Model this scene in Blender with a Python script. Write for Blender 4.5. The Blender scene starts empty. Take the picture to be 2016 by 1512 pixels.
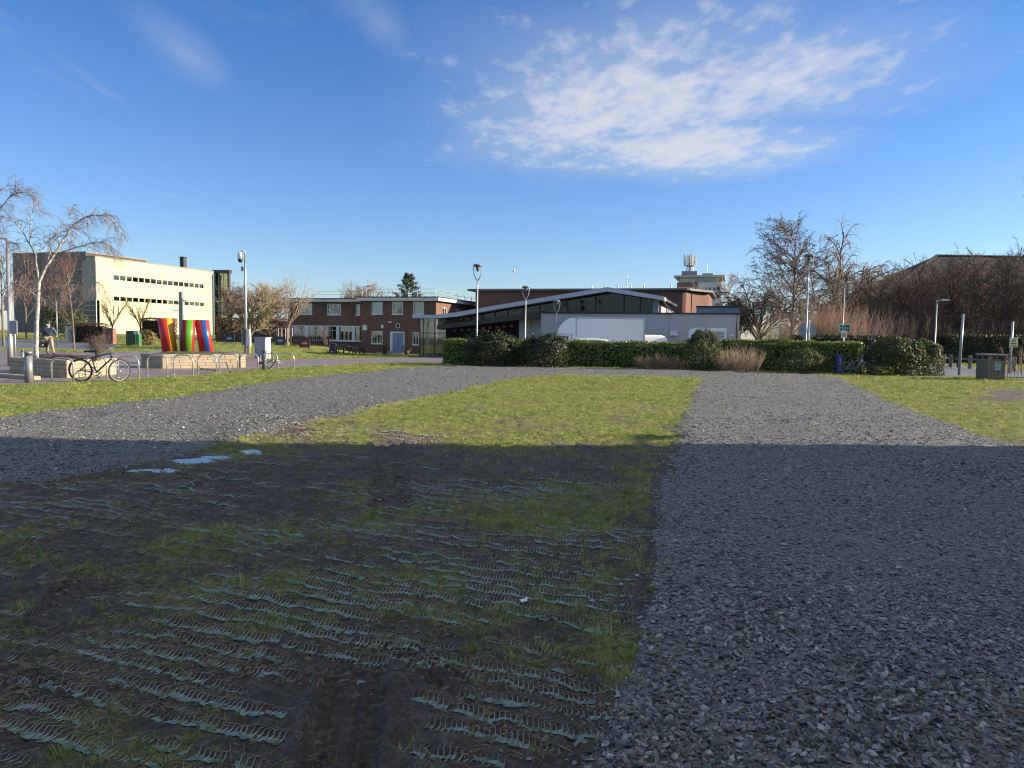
import bpy, math, random
import numpy as np
from mathutils import Vector, Matrix

SC = bpy.context.scene
COL = SC.collection

# ------------------------------------------------------------------ camera
FPX, CX, CY = 1456.0, 1008.0, 756.0
HOR, ROLL, EYE = 663.0, math.radians(0.9), 1.62
PITCH = math.atan((CY - HOR) / FPX)
_f = Vector((0, math.cos(PITCH), -math.sin(PITCH)))
_u0 = Vector((0, math.sin(PITCH), math.cos(PITCH)))
_r0 = Vector((1, 0, 0))
_r = _r0 * math.cos(ROLL) + _u0 * math.sin(ROLL)
_u = -_r0 * math.sin(ROLL) + _u0 * math.cos(ROLL)
cam_d = bpy.data.cameras.new('camera')
cam_d.sensor_width = 36.0
cam_d.lens = 36.0 * FPX / 2016.0
cam_d.clip_start = 0.05
cam_d.clip_end = 3000
cam = bpy.data.objects.new('camera', cam_d)
COL.objects.link(cam)
cam.matrix_world = Matrix(((_r.x, _u.x, -_f.x, 0), (_r.y, _u.y, -_f.y, 0), (_r.z, _u.z, -_f.z, EYE), (0, 0, 0, 1)))
SC.camera = cam

# ------------------------------------------------------------------ light
SUN_EL, SUN_AZ = math.radians(19.0), math.radians(4.0)      # azimuth counted from +X towards +Y
sun_dir = Vector((math.cos(SUN_EL) * math.cos(SUN_AZ), math.cos(SUN_EL) * math.sin(SUN_AZ), math.sin(SUN_EL)))
sl = bpy.data.lights.new('sun', 'SUN')
sl.energy = 5.0
sl.angle = math.radians(0.6)
sl.color = (1.0, 0.86, 0.66)
sun = bpy.data.objects.new('sun', sl)
COL.objects.link(sun)
sun.rotation_euler = sun_dir.to_track_quat('Z', 'Y').to_euler()

W = bpy.data.worlds.new('World')
SC.world = W
W.use_nodes = True
wt = W.node_tree
wt.nodes.clear()


def wn(t, **kw):
    n = wt.nodes.new(t)
    for k, v in kw.items():
        setattr(n, k, v)
    return n


def wl(a, b):
    wt.links.new(a, b)


def wmath(op, a, b=None, clamp=False):
    n = wn('ShaderNodeMath', operation=op, use_clamp=clamp)
    for i, s in enumerate((a, b)):
        if s is None:
            continue
        if isinstance(s, (int, float)):
            n.inputs[i].default_value = s
        else:
            wl(s, n.inputs[i])
    return n.outputs[0]


sky = wn('ShaderNodeTexSky', sky_type='NISHITA', sun_disc=False)
sky.sun_elevation = SUN_EL
sky.sun_rotation = math.radians(90.0) - SUN_AZ
sky.air_density = 1.0
sky.dust_density = 0.3
sky.ozone_density = 2.6
tc = wn('ShaderNodeTexCoord')
sep = wn('ShaderNodeSeparateXYZ')
wl(tc.outputs['Generated'], sep.inputs[0])
zc = wmath('MAXIMUM', sep.outputs[2], 0.03)
px_ = wmath('DIVIDE', sep.outputs[0], zc)
py_ = wmath('DIVIDE', sep.outputs[1], zc)
comb = wn('ShaderNodeCombineXYZ')
wl(px_, comb.inputs[0])
wl(py_, comb.inputs[1])


def wnoise(scale, detail, rough, dist=0.0, off=(0, 0, 0), stretch=(1, 1, 1), rot=0.0):
    mp = wn('ShaderNodeMapping')
    mp.inputs['Location'].default_value = off
    mp.inputs['Scale'].default_value = stretch
    mp.inputs['Rotation'].default_value = (0, 0, rot)
    wl(comb.outputs[0], mp.inputs[0])
    n = wn('ShaderNodeTexNoise')
    n.inputs['Scale'].default_value = scale
    n.inputs['Detail'].default_value = detail
    n.inputs['Roughness'].default_value = rough
    n.inputs['Distortion'].default_value = dist
    wl(mp.outputs[0], n.inputs['Vector'])
    return n.outputs['Fac']


def wellipse(cx, cy, rx, ry, rot=0.0):
    c, s = math.cos(rot), math.sin(rot)
    dx = wmath('SUBTRACT', px_, cx)
    dy = wmath('SUBTRACT', py_, cy)
    a = wmath('ADD', wmath('MULTIPLY', dx, c / rx), wmath('MULTIPLY', dy, s / rx))
    b = wmath('ADD', wmath('MULTIPLY', dx, -s / ry), wmath('MULTIPLY', dy, c / ry))
    l2 = wmath('ADD', wmath('MULTIPLY', a, a), wmath('MULTIPLY', b, b))
    return wmath('SUBTRACT', 1.0, wmath('SQRT', l2))


def wsmooth(v, lo, hi, out=1.0):
    m = wn('ShaderNodeMapRange', interpolation_type='SMOOTHSTEP')
    wl(v, m.inputs['Value'])
    m.inputs['From Min'].default_value = lo
    m.inputs['From Max'].default_value = hi
    m.inputs['To Min'].default_value = 0
    m.inputs['To Max'].default_value = out
    return m.outputs[0]


n_big = wnoise(1.7, 6, 0.55, 0.1, (3.1, 1.2, 0), (1, 0.5, 1))
n_rip = wnoise(7.5, 5, 0.55, 0.0, (0.4, 7.7, 0), (1.0, 0.55, 1), -0.12)
n_fine = wnoise(22.0, 3, 0.5, 0.0, (2.4, 1.7, 0), (1.0, 0.5, 1), 0.1)
n_wisp = wnoise(1.6, 8, 0.6, 1.6, (9.2, 4.4, 0), (1.0, 0.35, 1), 0.5)
e1 = wellipse(0.50, 3.30, 0.98, 1.5, 0.12)
e1b = wellipse(0.95, 3.0, 0.80, 0.9, 0.25)
e1c = wellipse(0.90, 4.0, 0.90, 0.85, 0.0)
body = wmath('MAXIMUM', wmath('MAXIMUM', wmath('MULTIPLY', e1, 1.0), wmath('MULTIPLY', e1b, 0.9)), wmath('MULTIPLY', e1c, 1.3))
tex = wmath('ADD', wmath('MULTIPLY', wmath('SUBTRACT', n_big, 0.5), 1.1), wmath('ADD', wmath('MULTIPLY', wmath('SUBTRACT', n_rip, 0.5), 1.5), wmath('MULTIPLY', wmath('SUBTRACT', n_fine, 0.5), 0.45)))
d1 = wmath('ADD', wmath('MULTIPLY', body, 1.05), tex)
c1 = wmath('MAXIMUM', wsmooth(d1, -0.05, 1.2, 0.84), wsmooth(wmath('ADD', body, wmath('MULTIPLY', wmath('SUBTRACT', n_big, 0.5), 0.9)), -0.25, 0.8, 0.34))
e2 = wellipse(-1.20, 2.75, 0.17, 0.55, 0.12)
e3 = wellipse(-0.44, 2.45, 0.16, 0.55, -0.1)
e6 = wmath('MULTIPLY', wellipse(0.42, 4.45, 0.42, 0.22, -0.1), 1.6)
ew = wmath('MAXIMUM', wmath('MAXIMUM', e2, e3), e6)
d2 = wmath('ADD', wmath('MULTIPLY', ew, 0.7), wmath('MULTIPLY', wmath('SUBTRACT', n_wisp, 0.46), 1.3))
c2 = wsmooth(d2, 0.05, 1.1, 0.24)
# extra cloud added overhead, out of view, to whiten and brighten the ambient light
e5 = wellipse(0.6, -0.5, 2.3, 2.4, 0.2)
d5 = wmath('ADD', wmath('MULTIPLY', e5, 0.9), wmath('ADD', wmath('MULTIPLY', wmath('SUBTRACT', n_big, 0.5), 1.5), wmath('MULTIPLY', wmath('SUBTRACT', n_rip, 0.5), 1.4)))
c5 = wsmooth(d5, -0.05, 0.8, 0.85)
c3 = wmath('MAXIMUM', c5, wsmooth(n_wisp, 0.55, 0.95, 0.22))
cov = wmath('MAXIMUM', wmath('MAXIMUM', c1, c2), c3)
hz = wsmooth(sep.outputs[2], 0.03, 0.14)
cov = wmath('MULTIPLY', cov, hz)
mixc = wn('ShaderNodeMix', data_type='RGBA')
# clear winter air: a deeper blue overhead, paler towards the horizon, the same all round
tint = wn('ShaderNodeValToRGB')
te = tint.color_ramp.elements
te[0].position = 0.0
te[0].color = (0.66, 0.71, 0.88, 1)
te[1].position = 0.42
te[1].color = (0.28, 0.55, 0.86, 1)
wl(sep.outputs[2], tint.inputs[0])
hsv = wn('ShaderNodeMix', data_type='RGBA', blend_type='MULTIPLY')
hsv.inputs[0].default_value = 1.0
wl(sky.outputs[0], hsv.inputs[6])
wl(tint.outputs[0], hsv.inputs[7])
wl(cov, mixc.inputs[0])
wl(hsv.outputs[2], mixc.inputs[6])
CLOUD = 3.6
mixc.inputs[7].default_value = (CLOUD * 0.97, CLOUD * 1.0, CLOUD * 1.06, 1)
bg = wn('ShaderNodeBackground')
bg.inputs[1].default_value = 0.10
wl(mixc.outputs[2], bg.inputs[0])
wo = wn('ShaderNodeOutputWorld')
wl(bg.outputs[0], wo.inputs[0])

SC.view_settings.view_transform = 'Standard'
SC.view_settings.look = 'None'
SC.view_settings.gamma = 1.0
SC.view_settings.exposure = 1.1
SC.cycles.max_bounces = 5
SC.cycles.diffuse_bounces = 3
SC.cycles.glossy_bounces = 3
SC.cycles.transmission_bounces = 4
SC.cycles.filter_width = 1.2
SC.cycles.transparent_max_bounces = 8
SC.cycles.caustics_reflective = False
SC.cycles.caustics_refractive = False
SC.render.film_transparent = False


# ------------------------------------------------------------------ projection helpers
def ray(px, py):
    return (_f * FPX + _r * (px - CX) - _u * (py - CY))


def at(px, py, Y):
    d = ray(px, py)
    t = Y / d.y
    return Vector((d.x * t, Y, EYE + d.z * t))


def smooth(a, b, x):
    t = np.clip((x - a) / (b - a), 0, 1)
    return t * t * (3 - 2 * t)


def rise(x, y):
    x = np.asarray(x, float)
    y = np.asarray(y, float)
    left = np.clip(0.018 * np.maximum(0, y - 25), 0, 1.1) * smooth(16, 24, -x)
    drop = -0.5 * smooth(46, 80, y) * smooth(-34, -24, x) * (1 - smooth(18, 30, x))
    return left + drop


def gz(x, y):
    return float(rise(x, y))


def on(px, Y):
    """ground point under picture column px at distance Y"""
    p = at(px, 690, Y)
    z = gz(p.x, Y)
    for _ in range(3):
        d = ray(px, 690)
        py = 690
        # correct the column for the roll at the height of the ground
        q = Vector((p.x, Y, z - EYE))
        k = q.dot(_f)
        py = CY - FPX * q.dot(_u) / k
        p = at(px, py, Y)
        z = gz(p.x, Y)
    return Vector((p.x, Y, z))


# ------------------------------------------------------------------ noise in numpy
def _hash(ix, iy, seed):
    n = (ix.astype(np.int64) * 374761393 + iy.astype(np.int64) * 668265263 + seed * 1442695041) & 0xFFFFFFFF
    n = ((n ^ (n >> 13)) * 1274126177) & 0xFFFFFFFF
    n = (n ^ (n >> 16)) & 0xFFFFFFFF
    return n.astype(np.float64) / 4294967295.0


def vnoise(x, y, seed=0):
    x = np.asarray(x, float)
    y = np.asarray(y, float)
    ix, iy = np.floor(x), np.floor(y)
    fx, fy = x - ix, y - iy
    fx = fx * fx * (3 - 2 * fx)
    fy = fy * fy * (3 - 2 * fy)
    a = _hash(ix, iy, seed)
    b = _hash(ix + 1, iy, seed)
    c = _hash(ix, iy + 1, seed)
    d = _hash(ix + 1, iy + 1, seed)
    return (a * (1 - fx) + b * fx) * (1 - fy) + (c * (1 - fx) + d * fx) * fy


def fbm(x, y, oct=4, seed=0, gain=0.5):
    s = 0
    a = 1.0
    t = 0
    f = 1.0
    for o in range(oct):
        s = s + a * vnoise(np.asarray(x) * f + o * 17.3, np.asarray(y) * f - o * 9.1, seed + o * 7)
        t += a
        a *= gain
        f *= 2.03
    return s / t


def in_poly(px, py, poly):
    px = np.asarray(px)
    py = np.asarray(py)
    r = np.zeros(px.shape, bool)
    n = len(poly)
    for i in range(n):
        x0, y0 = poly[i]
        x1, y1 = poly[(i + 1) % n]
        if y0 == y1:
            continue
        c = ((y0 > py) != (y1 > py))
        xi = (x1 - x0) * (py - y0) / (y1 - y0) + x0
        r ^= (c & (px < xi))
    return r


def project(x, y, z):
    x = np.asarray(x, float); y = np.asarray(y, float); z = np.asarray(z, float) - EYE
    k = x * _f.x + y * _f.y + z * _f.z
    k = np.maximum(k, 1e-3)
    a = x * _r.x + y * _r.y + z * _r.z
    b = x * _u.x + y * _u.y + z * _u.z
    return CX + FPX * a / k, CY - FPX * b / k


# ------------------------------------------------------------------ materials
def new_mat(name):
    m = bpy.data.materials.new(name)
    m.use_nodes = True
    nt = m.node_tree
    b = nt.nodes['Principled BSDF']
    return m, nt, b


def N(nt, t, **kw):
    n = nt.nodes.new(t)
    for k, v in kw.items():
        setattr(n, k, v)
    return n


def tex_noise(nt, scale, detail=4, rough=0.55, vec=None, dist=0.0):
    n = N(nt, 'ShaderNodeTexNoise')
    n.inputs['Scale'].default_value = scale
    n.inputs['Detail'].default_value = detail
    n.inputs['Roughness'].default_value = rough
    n.inputs['Distortion'].default_value = dist
    if vec is not None:
        nt.links.new(vec, n.inputs['Vector'])
    return n.outputs['Fac']


def ramp(nt, fac, stops):
    r = N(nt, 'ShaderNodeValToRGB')
    e = r.color_ramp.elements
    while len(e) < len(stops):
        e.new(0.5)
    for el, (p, c) in zip(e, stops):
        el.position = p
        el.color = (*c, 1) if len(c) == 3 else c
    nt.links.new(fac, r.inputs[0])
    return r.outputs[0]


def mixrgb(nt, fac, a, b, blend='MIX'):
    m = N(nt, 'ShaderNodeMix', data_type='RGBA', blend_type=blend)
    for s, i in ((fac, 0), (a, 6), (b, 7)):
        if isinstance(s, (int, float)):
            m.inputs[i].default_value = s
        elif isinstance(s, tuple):
            m.inputs[i].default_value = (*s, 1)
        else:
            nt.links.new(s, m.inputs[i])
    return m.outputs[2]


def nmath(nt, op, a, b=None, clamp=False):
    n = N(nt, 'ShaderNodeMath', operation=op, use_clamp=clamp)
    for i, s in enumerate((a, b)):
        if s is None:
            continue
        if isinstance(s, (int, float)):
            n.inputs[i].default_value = s
        else:
            nt.links.new(s, n.inputs[i])
    return n.outputs[0]


def bump(nt, b, height, strength=0.3, dist=0.02):
    n = N(nt, 'ShaderNodeBump')
    n.inputs['Strength'].default_value = strength
    n.inputs['Distance'].default_value = dist
    nt.links.new(height, n.inputs['Height'])
    nt.links.new(n.outputs[0], b.inputs['Normal'])


_mats = {}


def M(name, col, rough=0.7, var=0.18, scale=3.0, bmp=0.0, metal=0.0, spec=None, var2=None):
    if name in _mats:
        return _mats[name]
    m, nt, b = new_mat(name)
    tcn = N(nt, 'ShaderNodeTexCoord')
    f = tex_noise(nt, scale, 5, 0.6, tcn.outputs['Object'])
    lo = tuple(max(0, c * (1 - var)) for c in col)
    hi = tuple(min(1, c * (1 + var)) for c in col) if var2 is None else var2
    c = ramp(nt, f, [(0.3, lo), (0.72, hi)])
    nt.links.new(c, b.inputs['Base Color'])
    b.inputs['Roughness'].default_value = rough
    b.inputs['Metallic'].default_value = metal
    if spec is not None:
        b.inputs['Specular IOR Level'].default_value = spec
    if bmp:
        f2 = tex_noise(nt, scale * 9, 4, 0.6, tcn.outputs['Object'])
        bump(nt, b, f2, bmp, 0.01)
    _mats[name] = m
    return m


# ------------------------------------------------------------------ mesh helpers
def mesh_np(name, verts, faces, mat=None, smooth_=False, attrs=None):
    verts = np.asarray(verts, np.float32)
    faces = np.asarray(faces, np.int32)
    me = bpy.data.meshes.new(name)
    k = faces.shape[1]
    me.vertices.add(len(verts))
    me.vertices.foreach_set('co', verts.ravel())
    me.loops.add(faces.size)
    me.loops.foreach_set('vertex_index', faces.ravel())
    me.polygons.add(len(faces))
    me.polygons.foreach_set('loop_start', np.arange(0, faces.size, k, dtype=np.int32))
    me.polygons.foreach_set('loop_total', np.full(len(faces), k, np.int32))
    if smooth_:
        me.polygons.foreach_set('use_smooth', np.ones(len(faces), bool))
    if attrs:
        for an, av in attrs.items():
            a = me.attributes.new(an, 'FLOAT', 'POINT')
            a.data.foreach_set('value', np.asarray(av, np.float32))
    me.update()
    if mat is not None:
        me.materials.append(mat)
    return me


def link(name, me, parent=None, loc=None, rotz=None):
    o = bpy.data.objects.new(name, me)
    COL.objects.link(o)
    if parent is not None:
        o.parent = parent
    if loc is not None:
        o.location = loc
    if rotz is not None:
        o.rotation_euler = (0, 0, rotz)
    return o


def tag(o, label=None, cat=None, group=None, kind=None):
    if label:
        o['label'] = label
    if cat:
        o['category'] = cat
    if group:
        o['group'] = group
    if kind:
        o['kind'] = kind
    return o


def thing(name, label, cat, loc=(0, 0, 0), rotz=0.0, group=None):
    o = link(name, None, None, loc, rotz)
    o.empty_display_size = 0.2
    return tag(o, label, cat, group)


def copy_tree(o, parent=None):
    c = o.copy()
    COL.objects.link(c)
    c.parent = parent
    for ch in o.children:
        copy_tree(ch, c)
    return c


class MB:
    def __init__(self):
        self.v = []
        self.f = []
        self.mi = []
        self.m = 0

    def face(self, idx):
        self.f.append(tuple(idx))
        self.mi.append(self.m)

    def box(self, x0, x1, y0, y1, z0, z1):
        b = len(self.v)
        self.v += [(x0, y0, z0), (x1, y0, z0), (x1, y1, z0), (x0, y1, z0), (x0, y0, z1), (x1, y0, z1), (x1, y1, z1), (x0, y1, z1)]
        for q in ((0, 3, 2, 1), (4, 5, 6, 7), (0, 1, 5, 4), (1, 2, 6, 5), (2, 3, 7, 6), (3, 0, 4, 7)):
            self.face([b + i for i in q])
        return self

    def bbox(self, x0, x1, y0, y1, z0, z1, c=0.02):
        """box with chamfered vertical and top edges"""
        pts = [(x0 + c, y0), (x1 - c, y0), (x1, y0 + c), (x1, y1 - c), (x1 - c, y1), (x0 + c, y1), (x0, y1 - c), (x0, y0 + c)]
        ins = [(x0 + c, y0 + c), (x1 - c, y0 + c), (x1 - c, y0 + c), (x1 - c, y1 - c), (x1 - c, y1 - c), (x0 + c, y1 - c), (x0 + c, y1 - c), (x0 + c, y0 + c)]
        b = len(self.v)
        self.v += [(x, y, z0) for x, y in pts] + [(x, y, z1 - c) for x, y in pts]
        self.v += [(x0 + c, y0 + c, z1), (x1 - c, y0 + c, z1), (x1 - c, y1 - c, z1), (x0 + c, y1 - c, z1)]
        for i in range(8):
            j = (i + 1) % 8
            self.face((b + i, b + j, b + 8 + j, b + 8 + i))
        t = b + 16
        self.face((t, t + 1, t + 2, t + 3))
        self.face((b + 8, b + 9, t + 1, t))
        self.face((b + 9, b + 10, t + 1))
        self.face((b + 10, b + 11, t + 2, t + 1))
        self.face((b + 11, b + 12, t + 2))
        self.face((b + 12, b + 13, t + 3, t + 2))
        self.face((b + 13, b + 14, t + 3))
        self.face((b + 14, b + 15, t, t + 3))
        self.face((b + 15, b + 8, t))
        self.face([b + i for i in range(7, -1, -1)])
        return self

    def obox(self, c, a, b_, d):
        """oriented box: centre and three half-extent vectors"""
        c = Vector(c); a = Vector(a); b_ = Vector(b_); d = Vector(d)
        n = len(self.v)
        for sz in (-1, 1):
            for sx, sy in ((-1, -1), (1, -1), (1, 1), (-1, 1)):
                self.v.append(tuple(c + a * sx + b_ * sy + d * sz))
        for q in ((0, 3, 2, 1), (4, 5, 6, 7), (0, 1, 5, 4), (1, 2, 6, 5), (2, 3, 7, 6), (3, 0, 4, 7)):
            self.face([n + i for i in q])
        return self

    def bar(self, p, q, w, h=None, up=(0, 0, 1)):
        p = Vector(p); q = Vector(q)
        d = (q - p)
        L = d.length
        if L < 1e-6:
            return self
        d /= L
        s = d.cross(Vector(up))
        if s.length < 1e-4:
            s = d.cross(Vector((1, 0, 0)))
        s.normalize()
        t = s.cross(d)
        return self.obox((p + q) / 2, d * L / 2, s * w / 2, t * (h or w) / 2)

    def tube(self, pts, rad, n=6, cap=True):
        pts = [Vector(p) for p in pts]
        if isinstance(rad, (int, float)):
            rad = [rad] * len(pts)
        b = len(self.v)
        ref = None
        for i, p in enumerate(pts):
            if i == 0:
                d = pts[1] - p
            elif i == len(pts) - 1:
                d = p - pts[i - 1]
            else:
                d = pts[i + 1] - pts[i - 1]
            if d.length < 1e-9:
                d = Vector((0, 0, 1))
            d.normalize()
            if ref is None:
                ref = Vector((1, 0, 0)) if abs(d.x) < 0.8 else Vector((0, 1, 0))
            s = ref - d * ref.dot(d)
            if s.length < 1e-5:
                s = d.orthogonal()
            s.normalize()
            ref = s
            t = d.cross(s)
            r = rad[i]
            for k in range(n):
                a = 2 * math.pi * k / n
                w = p + s * (math.cos(a) * r) + t * (math.sin(a) * r)
                self.v.append((w.x, w.y, w.z))
        for i in range(len(pts) - 1):
            for k in range(n):
                k2 = (k + 1) % n
                self.face((b + i * n + k, b + i * n + k2, b + (i + 1) * n + k2, b + (i + 1) * n + k))
        if cap:
            self.face([b + k for k in range(n - 1, -1, -1)])
            e = b + (len(pts) - 1) * n
            self.face([e + k for k in range(n)])
        return self

    def lathe(self, prof, n=12, c=(0, 0, 0)):
        b = len(self.v)
        for r, z in prof:
            for k in range(n):
                a = 2 * math.pi * k / n
                self.v.append((c[0] + r * math.cos(a), c[1] + r * math.sin(a), c[2] + z))
        for i in range(len(prof) - 1):
            for k in range(n):
                k2 = (k + 1) % n
                self.face((b + i * n + k, b + i * n + k2, b + (i + 1) * n + k2, b + (i + 1) * n + k))
        self.face([b + k for k in range(n - 1, -1, -1)])
        e = b + (len(prof) - 1) * n
        self.face([e + k for k in range(n)])
        return self

    def prism(self, poly, y0, y1):
        """polygon in (x, z) extruded along y"""
        n = len(poly)
        b = len(self.v)
        self.v += [(x, y0, z) for x, z in poly] + [(x, y1, z) for x, z in poly]
        self.face([b + i for i in range(n)])
        self.face([b + n + i for i in range(n - 1, -1, -1)])
        for i in range(n):
            j = (i + 1) % n
            self.face((b + j, b + i, b + n + i, b + n + j))
        return self

    def slab(self, poly, z0, z1):
        """polygon in (x, y) extruded along z"""
        n = len(poly)
        b = len(self.v)
        self.v += [(x, y, z0) for x, y in poly] + [(x, y, z1) for x, y in poly]
        self.face([b + i for i in range(n - 1, -1, -1)])
        self.face([b + n + i for i in range(n)])
        for i in range(n):
            j = (i + 1) % n
            self.face((b + i, b + j, b + n + j, b + n + i))
        return self

    def wall(self, x0, x1, z0, z1, y0, y1, holes=()):
        xs = sorted(set([x0, x1] + [v for h in holes for v in (h[0], h[1]) if x0 < v < x1]))
        zs = sorted(set([z0, z1] + [v for h in holes for v in (h[2], h[3]) if z0 < v < z1]))
        for i in range(len(xs) - 1):
            run = None
            for j in range(len(zs) - 1):
                cx, cz = (xs[i] + xs[i + 1]) / 2, (zs[j] + zs[j + 1]) / 2
                solid = not any(h[0] < cx < h[1] and h[2] < cz < h[3] for h in holes)
                if solid:
                    run = [zs[j], zs[j + 1]] if run is None else [run[0], zs[j + 1]]
                elif run:
                    self.box(xs[i], xs[i + 1], y0, y1, run[0], run[1])
                    run = None
            if run:
                self.box(xs[i], xs[i + 1], y0, y1, run[0], run[1])
        return self

    def mesh(self, name, mats, smooth_=False):
        me = bpy.data.meshes.new(name)
        me.from_pydata(self.v, [], self.f)
        if not isinstance(mats, (list, tuple)):
            mats = [mats]
        for m in mats:
            me.materials.append(m)
        if len(mats) > 1:
            me.polygons.foreach_set('material_index', np.array(self.mi, np.int32))
        if smooth_:
            me.polygons.foreach_set('use_smooth', np.ones(len(self.f), bool))
        me.update()
        return me

    def build(self, name, mats, parent=None, smooth_=False, loc=None, rotz=None):
        return link(name, self.mesh(name, mats, smooth_), parent, loc, rotz)
# ------------------------------------------------------------------ ground zones (outlines of the surfaces as they lie on the ground)
GR_LEFT = [(880, 721), (800, 726), (700, 735), (620, 743), (560, 750), (480, 762), (400, 775), (330, 786), (250, 797), (170, 806), (100, 813), (0, 824), (-500, 880), (-900, 1010),
           (-300, 985), (0, 958), (90, 948), (180, 938), (260, 920), (330, 902), (400, 888), (455, 876), (500, 862), (560, 846), (640, 828), (750, 805), (830, 788), (900, 772), (960, 757), (1010, 747), (1060, 741), (1110, 738), (1150, 726), (1000, 720)]
GR_LINK = [(870, 721), (1000, 720), (1200, 726), (1400, 730), (1560, 735), (1645, 742), (1500, 752), (1375, 746), (1250, 741), (1100, 739), (1000, 748)]
GR_RIGHT = [(1385, 741), (1560, 736), (1640, 741), (1690, 762), (1740, 786), (1800, 810), (1850, 831), (1930, 858), (2016, 884), (2300, 980), (2900, 1150), (4200, 1700), (4200, 4200), (900, 4200),
            (1080, 1700), (1130, 1540), (1190, 1470), (1222, 1390), (1245, 1330), (1262, 1260), (1275, 1200), (1284, 1120), (1290, 1060), (1296, 1000), (1308, 940), (1325, 882), (1340, 840), (1352, 808), (1368, 770)]
PLAZA = [(-700, 790), (-300, 773), (0, 758), (130, 753), (300, 745), (400, 738), (480, 731), (600, 722), (720, 717), (800, 714), (880, 716), (920, 722), (920, 700), (860, 697), (800, 704), (700, 706), (600, 707), (527, 710), (500, 702), (470, 694), (350, 692), (230, 694), (150, 694), (100, 693), (0, 690), (-300, 688), (-700, 700)]
ROADL = [(-700, 690), (-300, 682), (0, 686), (110, 688), (180, 690), (225, 689), (225, 678), (180, 671), (100, 670), (0, 670), (-700, 668)]
PATHR = [(1780, 741), (1840, 742), (1905, 741), (1990, 745), (2100, 752), (2400, 770), (2400, 742), (2100, 732), (1960, 728), (1900, 722), (1860, 713), (1840, 706), (1800, 708), (1780, 722)]
CARPARK = [(880, 714), (1000, 716), (1500, 722), (1640, 724), (1720, 722), (1760, 705), (1760, 690), (1500, 688), (1100, 688), (990, 688), (900, 690)]

GREEN = [(350, 1050, 90, 26, .55), (70, 1105, 70, 22, .5), (140, 1120, 50, 16, .5), (330, 1085, 60, 16, .4), (540, 1160, 90, 26, .6), (600, 1060, 70, 26, .4), (870, 1120, 90, 30, .35), (1100, 1010, 140, 40, .45),
         (980, 985, 160, 30, .35), (730, 1020, 60, 25, .35), (1090, 1290, 70, 32, .65), (1190, 1290, 60, 40, .45), (940, 1225, 50, 18, .45), (850, 1320, 40, 14, .3), (560, 1300, 40, 14, .3), (1010, 1070, 120, 40, .35), (200, 1400, 60, 20, .35),
         (480, 1230, 70, 20, .3), (1260, 960, 40, 40, .35), (1275, 1000, 30, 60, .3), (760, 1200, 80, 22, .3), (100, 1290, 60, 18, .25)]
BROWN = [(560, 850, 60, 14, .8), (690, 822, 80, 10, .55), (820, 862, 40, 6, .5), (780, 895, 40, 40, .9), (300, 800, 90, 7, .7), (170, 812, 120, 6, .8), (1990, 775, 70, 12, .9), (1900, 805, 90, 7, .5), (1950, 790, 60, 6, .5), (1310, 960, 22, 40, .8), (1290, 1040, 20, 60, .6),
         (900, 930, 140, 22, .4), (500, 960, 200, 30, .5), (200, 990, 200, 30, .5), (1160, 845, 40, 6, .3), (930, 1180, 300, 20, .1), (1250, 1180, 40, 40, .5), (650, 1430, 100, 120, .7)]
PUD = [(375, 906, 42, 5.0), (425, 898, 30, 4.0), (268, 926, 24, 4.5), (318, 924, 24, 3.5), (494, 888, 20, 4.0), (165, 820, 18, 2.6)]


def blobs(px, py, L):
    s = np.zeros(px.shape)
    for b in L:
        d = ((px - b[0]) / b[2]) ** 2 + ((py - b[1]) / b[3]) ** 2
        s += b[4] * np.exp(-d * 1.1)
    return s


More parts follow.
